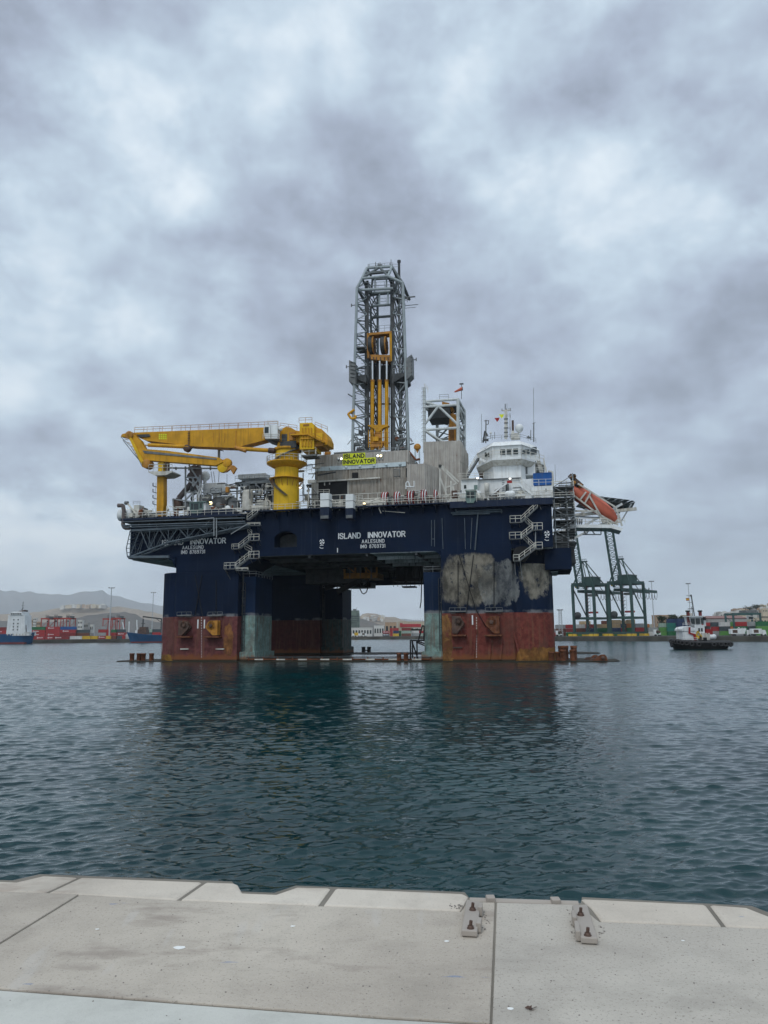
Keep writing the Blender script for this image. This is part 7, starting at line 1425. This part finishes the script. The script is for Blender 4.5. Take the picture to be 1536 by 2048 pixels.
B = MB(); tb(B, 1399, 1250, 1418, 1272, 2, 6.4, 'ship_white'); tb(B, 1410, 1266, 1426, 1280, 1.4, 6, 'offwhite'); B.build('casing', tug, bevel=.05)
B = MB(); zz0, zz1 = TZ(1250), TZ(1233); xa, xb = TX(1391), TX(1417)
B.loft([[(xa+.5, 2.6, zz0), (xb-.4, 2.6, zz0), (xb, 6, zz0), (xa, 6, zz0)], [(xa, 2.2, zz1), (xb, 2.2, zz1), (xb+.3, 6.2, zz1), (xa-.3, 6.2, zz1)]], 'ship_white', False); B.box(xa-.5, xb+.5, 1.9, 6.5, zz1, zz1+.25, 'ship_white'); B.build('wheelhouse', tug)
for x0, x1 in ((1391.5, 1400), (1401.5, 1410.5), (1412, 1417)): B = MB(); B.prism([(TX(x0)+.1, TZ(1247.5)), (TX(x1)-.05, TZ(1247.5)), (TX(x1), TZ(1236)), (TX(x0), TZ(1236))], 2.12, 2.3, 'glass', 'y'); B.build('window', tug)
for x in (1405, 1410.5): B = MB(); tb(B, x, 1256, x+3.4, 1263, 1.9, 2.0, 'glass'); B.build('window', tug)
for x in (1388.5, 1413.5):
    B = MB(); tb(B, x, 1222, x+4, 1250 if x < 1400 else 1233, 3, 4, 'boot_red'); tb(B, x-1.2, 1220, x+4.8, 1223, 2.9, 4.1, 'black'); B.build('funnel', tug)
B = MB(); B.tube((TX(1405), 4, TZ(1233)), (TX(1401.5), 4, TZ(1190)), .2, 'mid_steel', 8); B.tube((TX(1402.5), 4.3, TZ(1233)), (TX(1401.5), 4.3, TZ(1212)), .1, 'mid_steel', 6); B.beam((TX(1391), 4, TZ(1190)), (TX(1401), 4, TZ(1190)), .15, .15, 'mid_steel'); B.beam((TX(1393), 4, TZ(1203)), (TX(1402), 4, TZ(1203.5)), .12, .12, 'mid_steel'); B.beam((TX(1392), 4, TZ(1217)), (TX(1405), 4, TZ(1216)), .15, .2, 'dark_steel'); tb(B, 1399.5, 1188, 1402, 1191.5, 3.8, 4.2, 'black'); B.disc((TX(1397), 4, TZ(1228)), .5, .5, 'offwhite', 'y', 12); B.build('mast', tug)
B = MB(); tb(B, 1421, 1258, 1434, 1269, 2, 5, 'red'); tb(B, 1423, 1252, 1431, 1258, 2.6, 4.4, 'dark_steel'); B.build('winch_house', tug, bevel=.05)
B = MB(); B.lathe((TX(1433), 2.4, TZ(1274)), [(0, -1.1), (.55, -1.1), (.8, -.8), (.8, .8), (.55, 1.1), (0, 1.1)], 'ship_white', 14, 'x'); B.build('liferaft', tug)
B = MB(); B.beam((TX(1397), 1.5, TZ(1276)), (TX(1402), 1.5, TZ(1262)), .3, .3, 'box_yellow'); B.beam((TX(1402), 1.5, TZ(1262)), (TX(1410), 1.5, TZ(1274)), .3, .3, 'box_yellow'); B.box(TX(1398), TX(1404), 1.2, 2, TZ(1277), TZ(1271), 'box_yellow'); B.build('deck_crane', tug)
B = MB(); tb(B, 1412, 1275, 1419, 1283, 1.2, 2.5, 'black'); tb(B, 1422, 1237, 1426, 1262, 3.6, 4.4, 'ship_white'); tb(B, 1421.5, 1234, 1426, 1240, 3.4, 4.6, 'black'); B.build('deck_gear', tug)
B = MB(); B.rail([(TX(1366), .9, TZ(1283)), (TX(1366), .9, TZ(1283)+.01), (TX(1398), .3, TZ(1283))], 'ship_white', 1.1, 1.5, .05); B.tube((TX(1366.5), 3, TZ(1284)), (TX(1366.5), 3, TZ(1253)), .08, 'offwhite', 5); B.rail([(TX(1372), 1, TZ(1252)), (TX(1390), 1, TZ(1252))], 'ship_white', .9, 1.5, .05); B.build('railing', tug)
fl = thing('ensign', 'red and yellow striped flag flying from the tug mast', 'flag', (p0.x, Y, 0)); B = MB()
for z0, z1, m in ((1194.5, 1196, 'red'), (1196, 1198.6, 'box_yellow'), (1198.6, 1200, 'red')): B.box(TX(1390), TX(1396.5), 3.95, 4.0, TZ(z1), TZ(z0), m)
B.build('cloth', fl)
# ---------------------------------------------------------------- fender brackets on the near quay
plain('bracket_steel', (.33, .29, .25), .7); plain('bolt_steel', (.10, .06, .045), .6, .4)
def bracket(quad, bolts, tabs, lab):
    pts = [G(x, y, QZ+.036) for x, y in quad]; c = sum(pts, Vector())/4; t = thing('steel_bracket', lab, 'bracket', (c.x, c.y, QZ), 0, 'steel brackets bolted to the quay edge')
    B = MB(); B.prism([(p.x-c.x, p.y-c.y) for p in pts], .004, .036, 'bracket_steel'); B.build('plate', t, bevel=.006)
    for (x, y), (x2, y2) in tabs:
        p, q = G(x, y, QZ+.05)-c, G(x2, y2, QZ+.05)-c; B = MB(); B.beam((p.x, p.y, .03), (q.x, q.y, .03), .025, .05, 'bracket_steel'); B.build('side_lug', t, bevel=.004)
    for x, y in bolts:
        p = G(x, y, QZ+.06)-c; B = MB(); B.lathe((p.x, p.y, .036), [(.016, 0), (.016, .014), (0, .014)], 'bolt_steel', 6); B.tube((p.x, p.y, .045), (p.x+.003, p.y, .075), .009, 'bolt_steel', 8); B.lathe((p.x, p.y, .036), [(.020, 0), (.020, .003), (0, .003)], 'bolt_steel', 16); B.build('bolt', t)
bracket([(922.7, 1860), (954.5, 1862), (960.6, 1803), (933, 1798)], [(945, 1811), (941, 1847)], [((957, 1848), (959, 1836)), ((960, 1816), (961, 1806))], 'left steel bracket with two rusty bolts on the quay edge')
bracket([(1161.7, 1874), (1195.6, 1876), (1174, 1808), (1144, 1809.5)], [(1161, 1821), (1175, 1861)], [((1156, 1864), (1153, 1843)), ((1149, 1836), (1147, 1822))], 'right steel bracket with two rusty bolts on the quay edge')
c = G(1050, 1800, QZ-.02); t = thing('fender_rail', 'pale steel rail along the quay edge between the two brackets', 'rail', (c.x, c.y, QZ)); f = lambda x, y: (G(x, y, QZ)-c)
a, q = f(940, 1799), f(1158, 1806); B = MB(); B.tube((a.x, a.y+.02, -.03), (q.x, q.y+.02, -.03), .035, 'bracket_steel', 12); B.beam((a.x, a.y-.05, -.06), (q.x, q.y-.05, -.06), .05, .04, 'bracket_steel'); B.build('bar', t)
for x in (981, 1111): p = f(x, 1799 if x < 1000 else 1803); B = MB(); B.box(p.x-.027, p.x+.027, p.y-.03, p.y+.03, -.06, .02, 'bracket_steel'); B.build('clamp', t, bevel=.006)
plain('grit_stone', (.2, .18, .16), .9); plain('guano', (.75, .75, .72), .9)
B = MB(); q = random.Random(3)
for k in range(150):
    x, y = q.uniform(0, 1536), q.uniform(1800, 2040); p = G(x, y, QZ); s_ = q.uniform(.002, .005)
    B.lathe((p.x, p.y, QZ), [(s_, 0), (s_*.8, s_*.6), (0, s_*.8)], 'grit_stone', 5)
for x, y in ((916, 1815), (925, 1814), (905, 1813), (965, 1855), (968, 1830), (972, 1842), (1140, 1825), (1145, 1850), (1150, 1870), (1200, 1870), (1206, 1858)):
    for k in range(6): p = G(x+q.uniform(-8, 8), y+q.uniform(-6, 6), QZ); s_ = q.uniform(.003, .007); B.lathe((p.x, p.y, QZ), [(s_, 0), (s_*.8, s_*.7), (0, s_*.9)], 'grit_stone', 5)
tag(B.build('grit'), kind='stuff')
for k, (x, y, s_, lab) in enumerate(((358, 1896, .022, 'white guano splash near the middle left of the slab'), (194, 1859, .008, 'tiny white droppings spot left on the slab'), (586, 1853, .010, 'small white spot near the joint of the kerb'), (893, 1883, .010, 'small white spot left of the left bracket'), (1020, 2018, .012, 'small white spot right of the long joint'), (1366, 1882, .007, 'tiny white spot near the right kerb joint'))):
    p = G(x, y, QZ); B = MB(); n = 9; B.prism([(math.cos(6.28*i/n)*s_*q.uniform(.7, 1.2)*1.3, math.sin(6.28*i/n)*s_*q.uniform(.7, 1.2)) for i in range(n)], .001, .003, 'guano'); o = B.build('bird_dropping'); o.location = (p.x, p.y, QZ); tag(o, lab, 'bird dropping')
p = G(1063, 2019, QZ); B = MB()
for k in range(7): a = q.uniform(0, 6.28); B.add([(0, 0, .004), (math.cos(a)*.02, math.sin(a)*.012, .012), (math.cos(a+.5)*.03, math.sin(a+.5)*.016, .006), (math.cos(a+.9)*.012, math.sin(a+.9)*.01, .003)], [(0, 1, 2, 3)], 'brown_iron')
o = B.build('dead_leaf'); o.location = (p.x, p.y, QZ); tag(o, 'small dry curled leaf on the concrete right of the long joint', 'leaf')
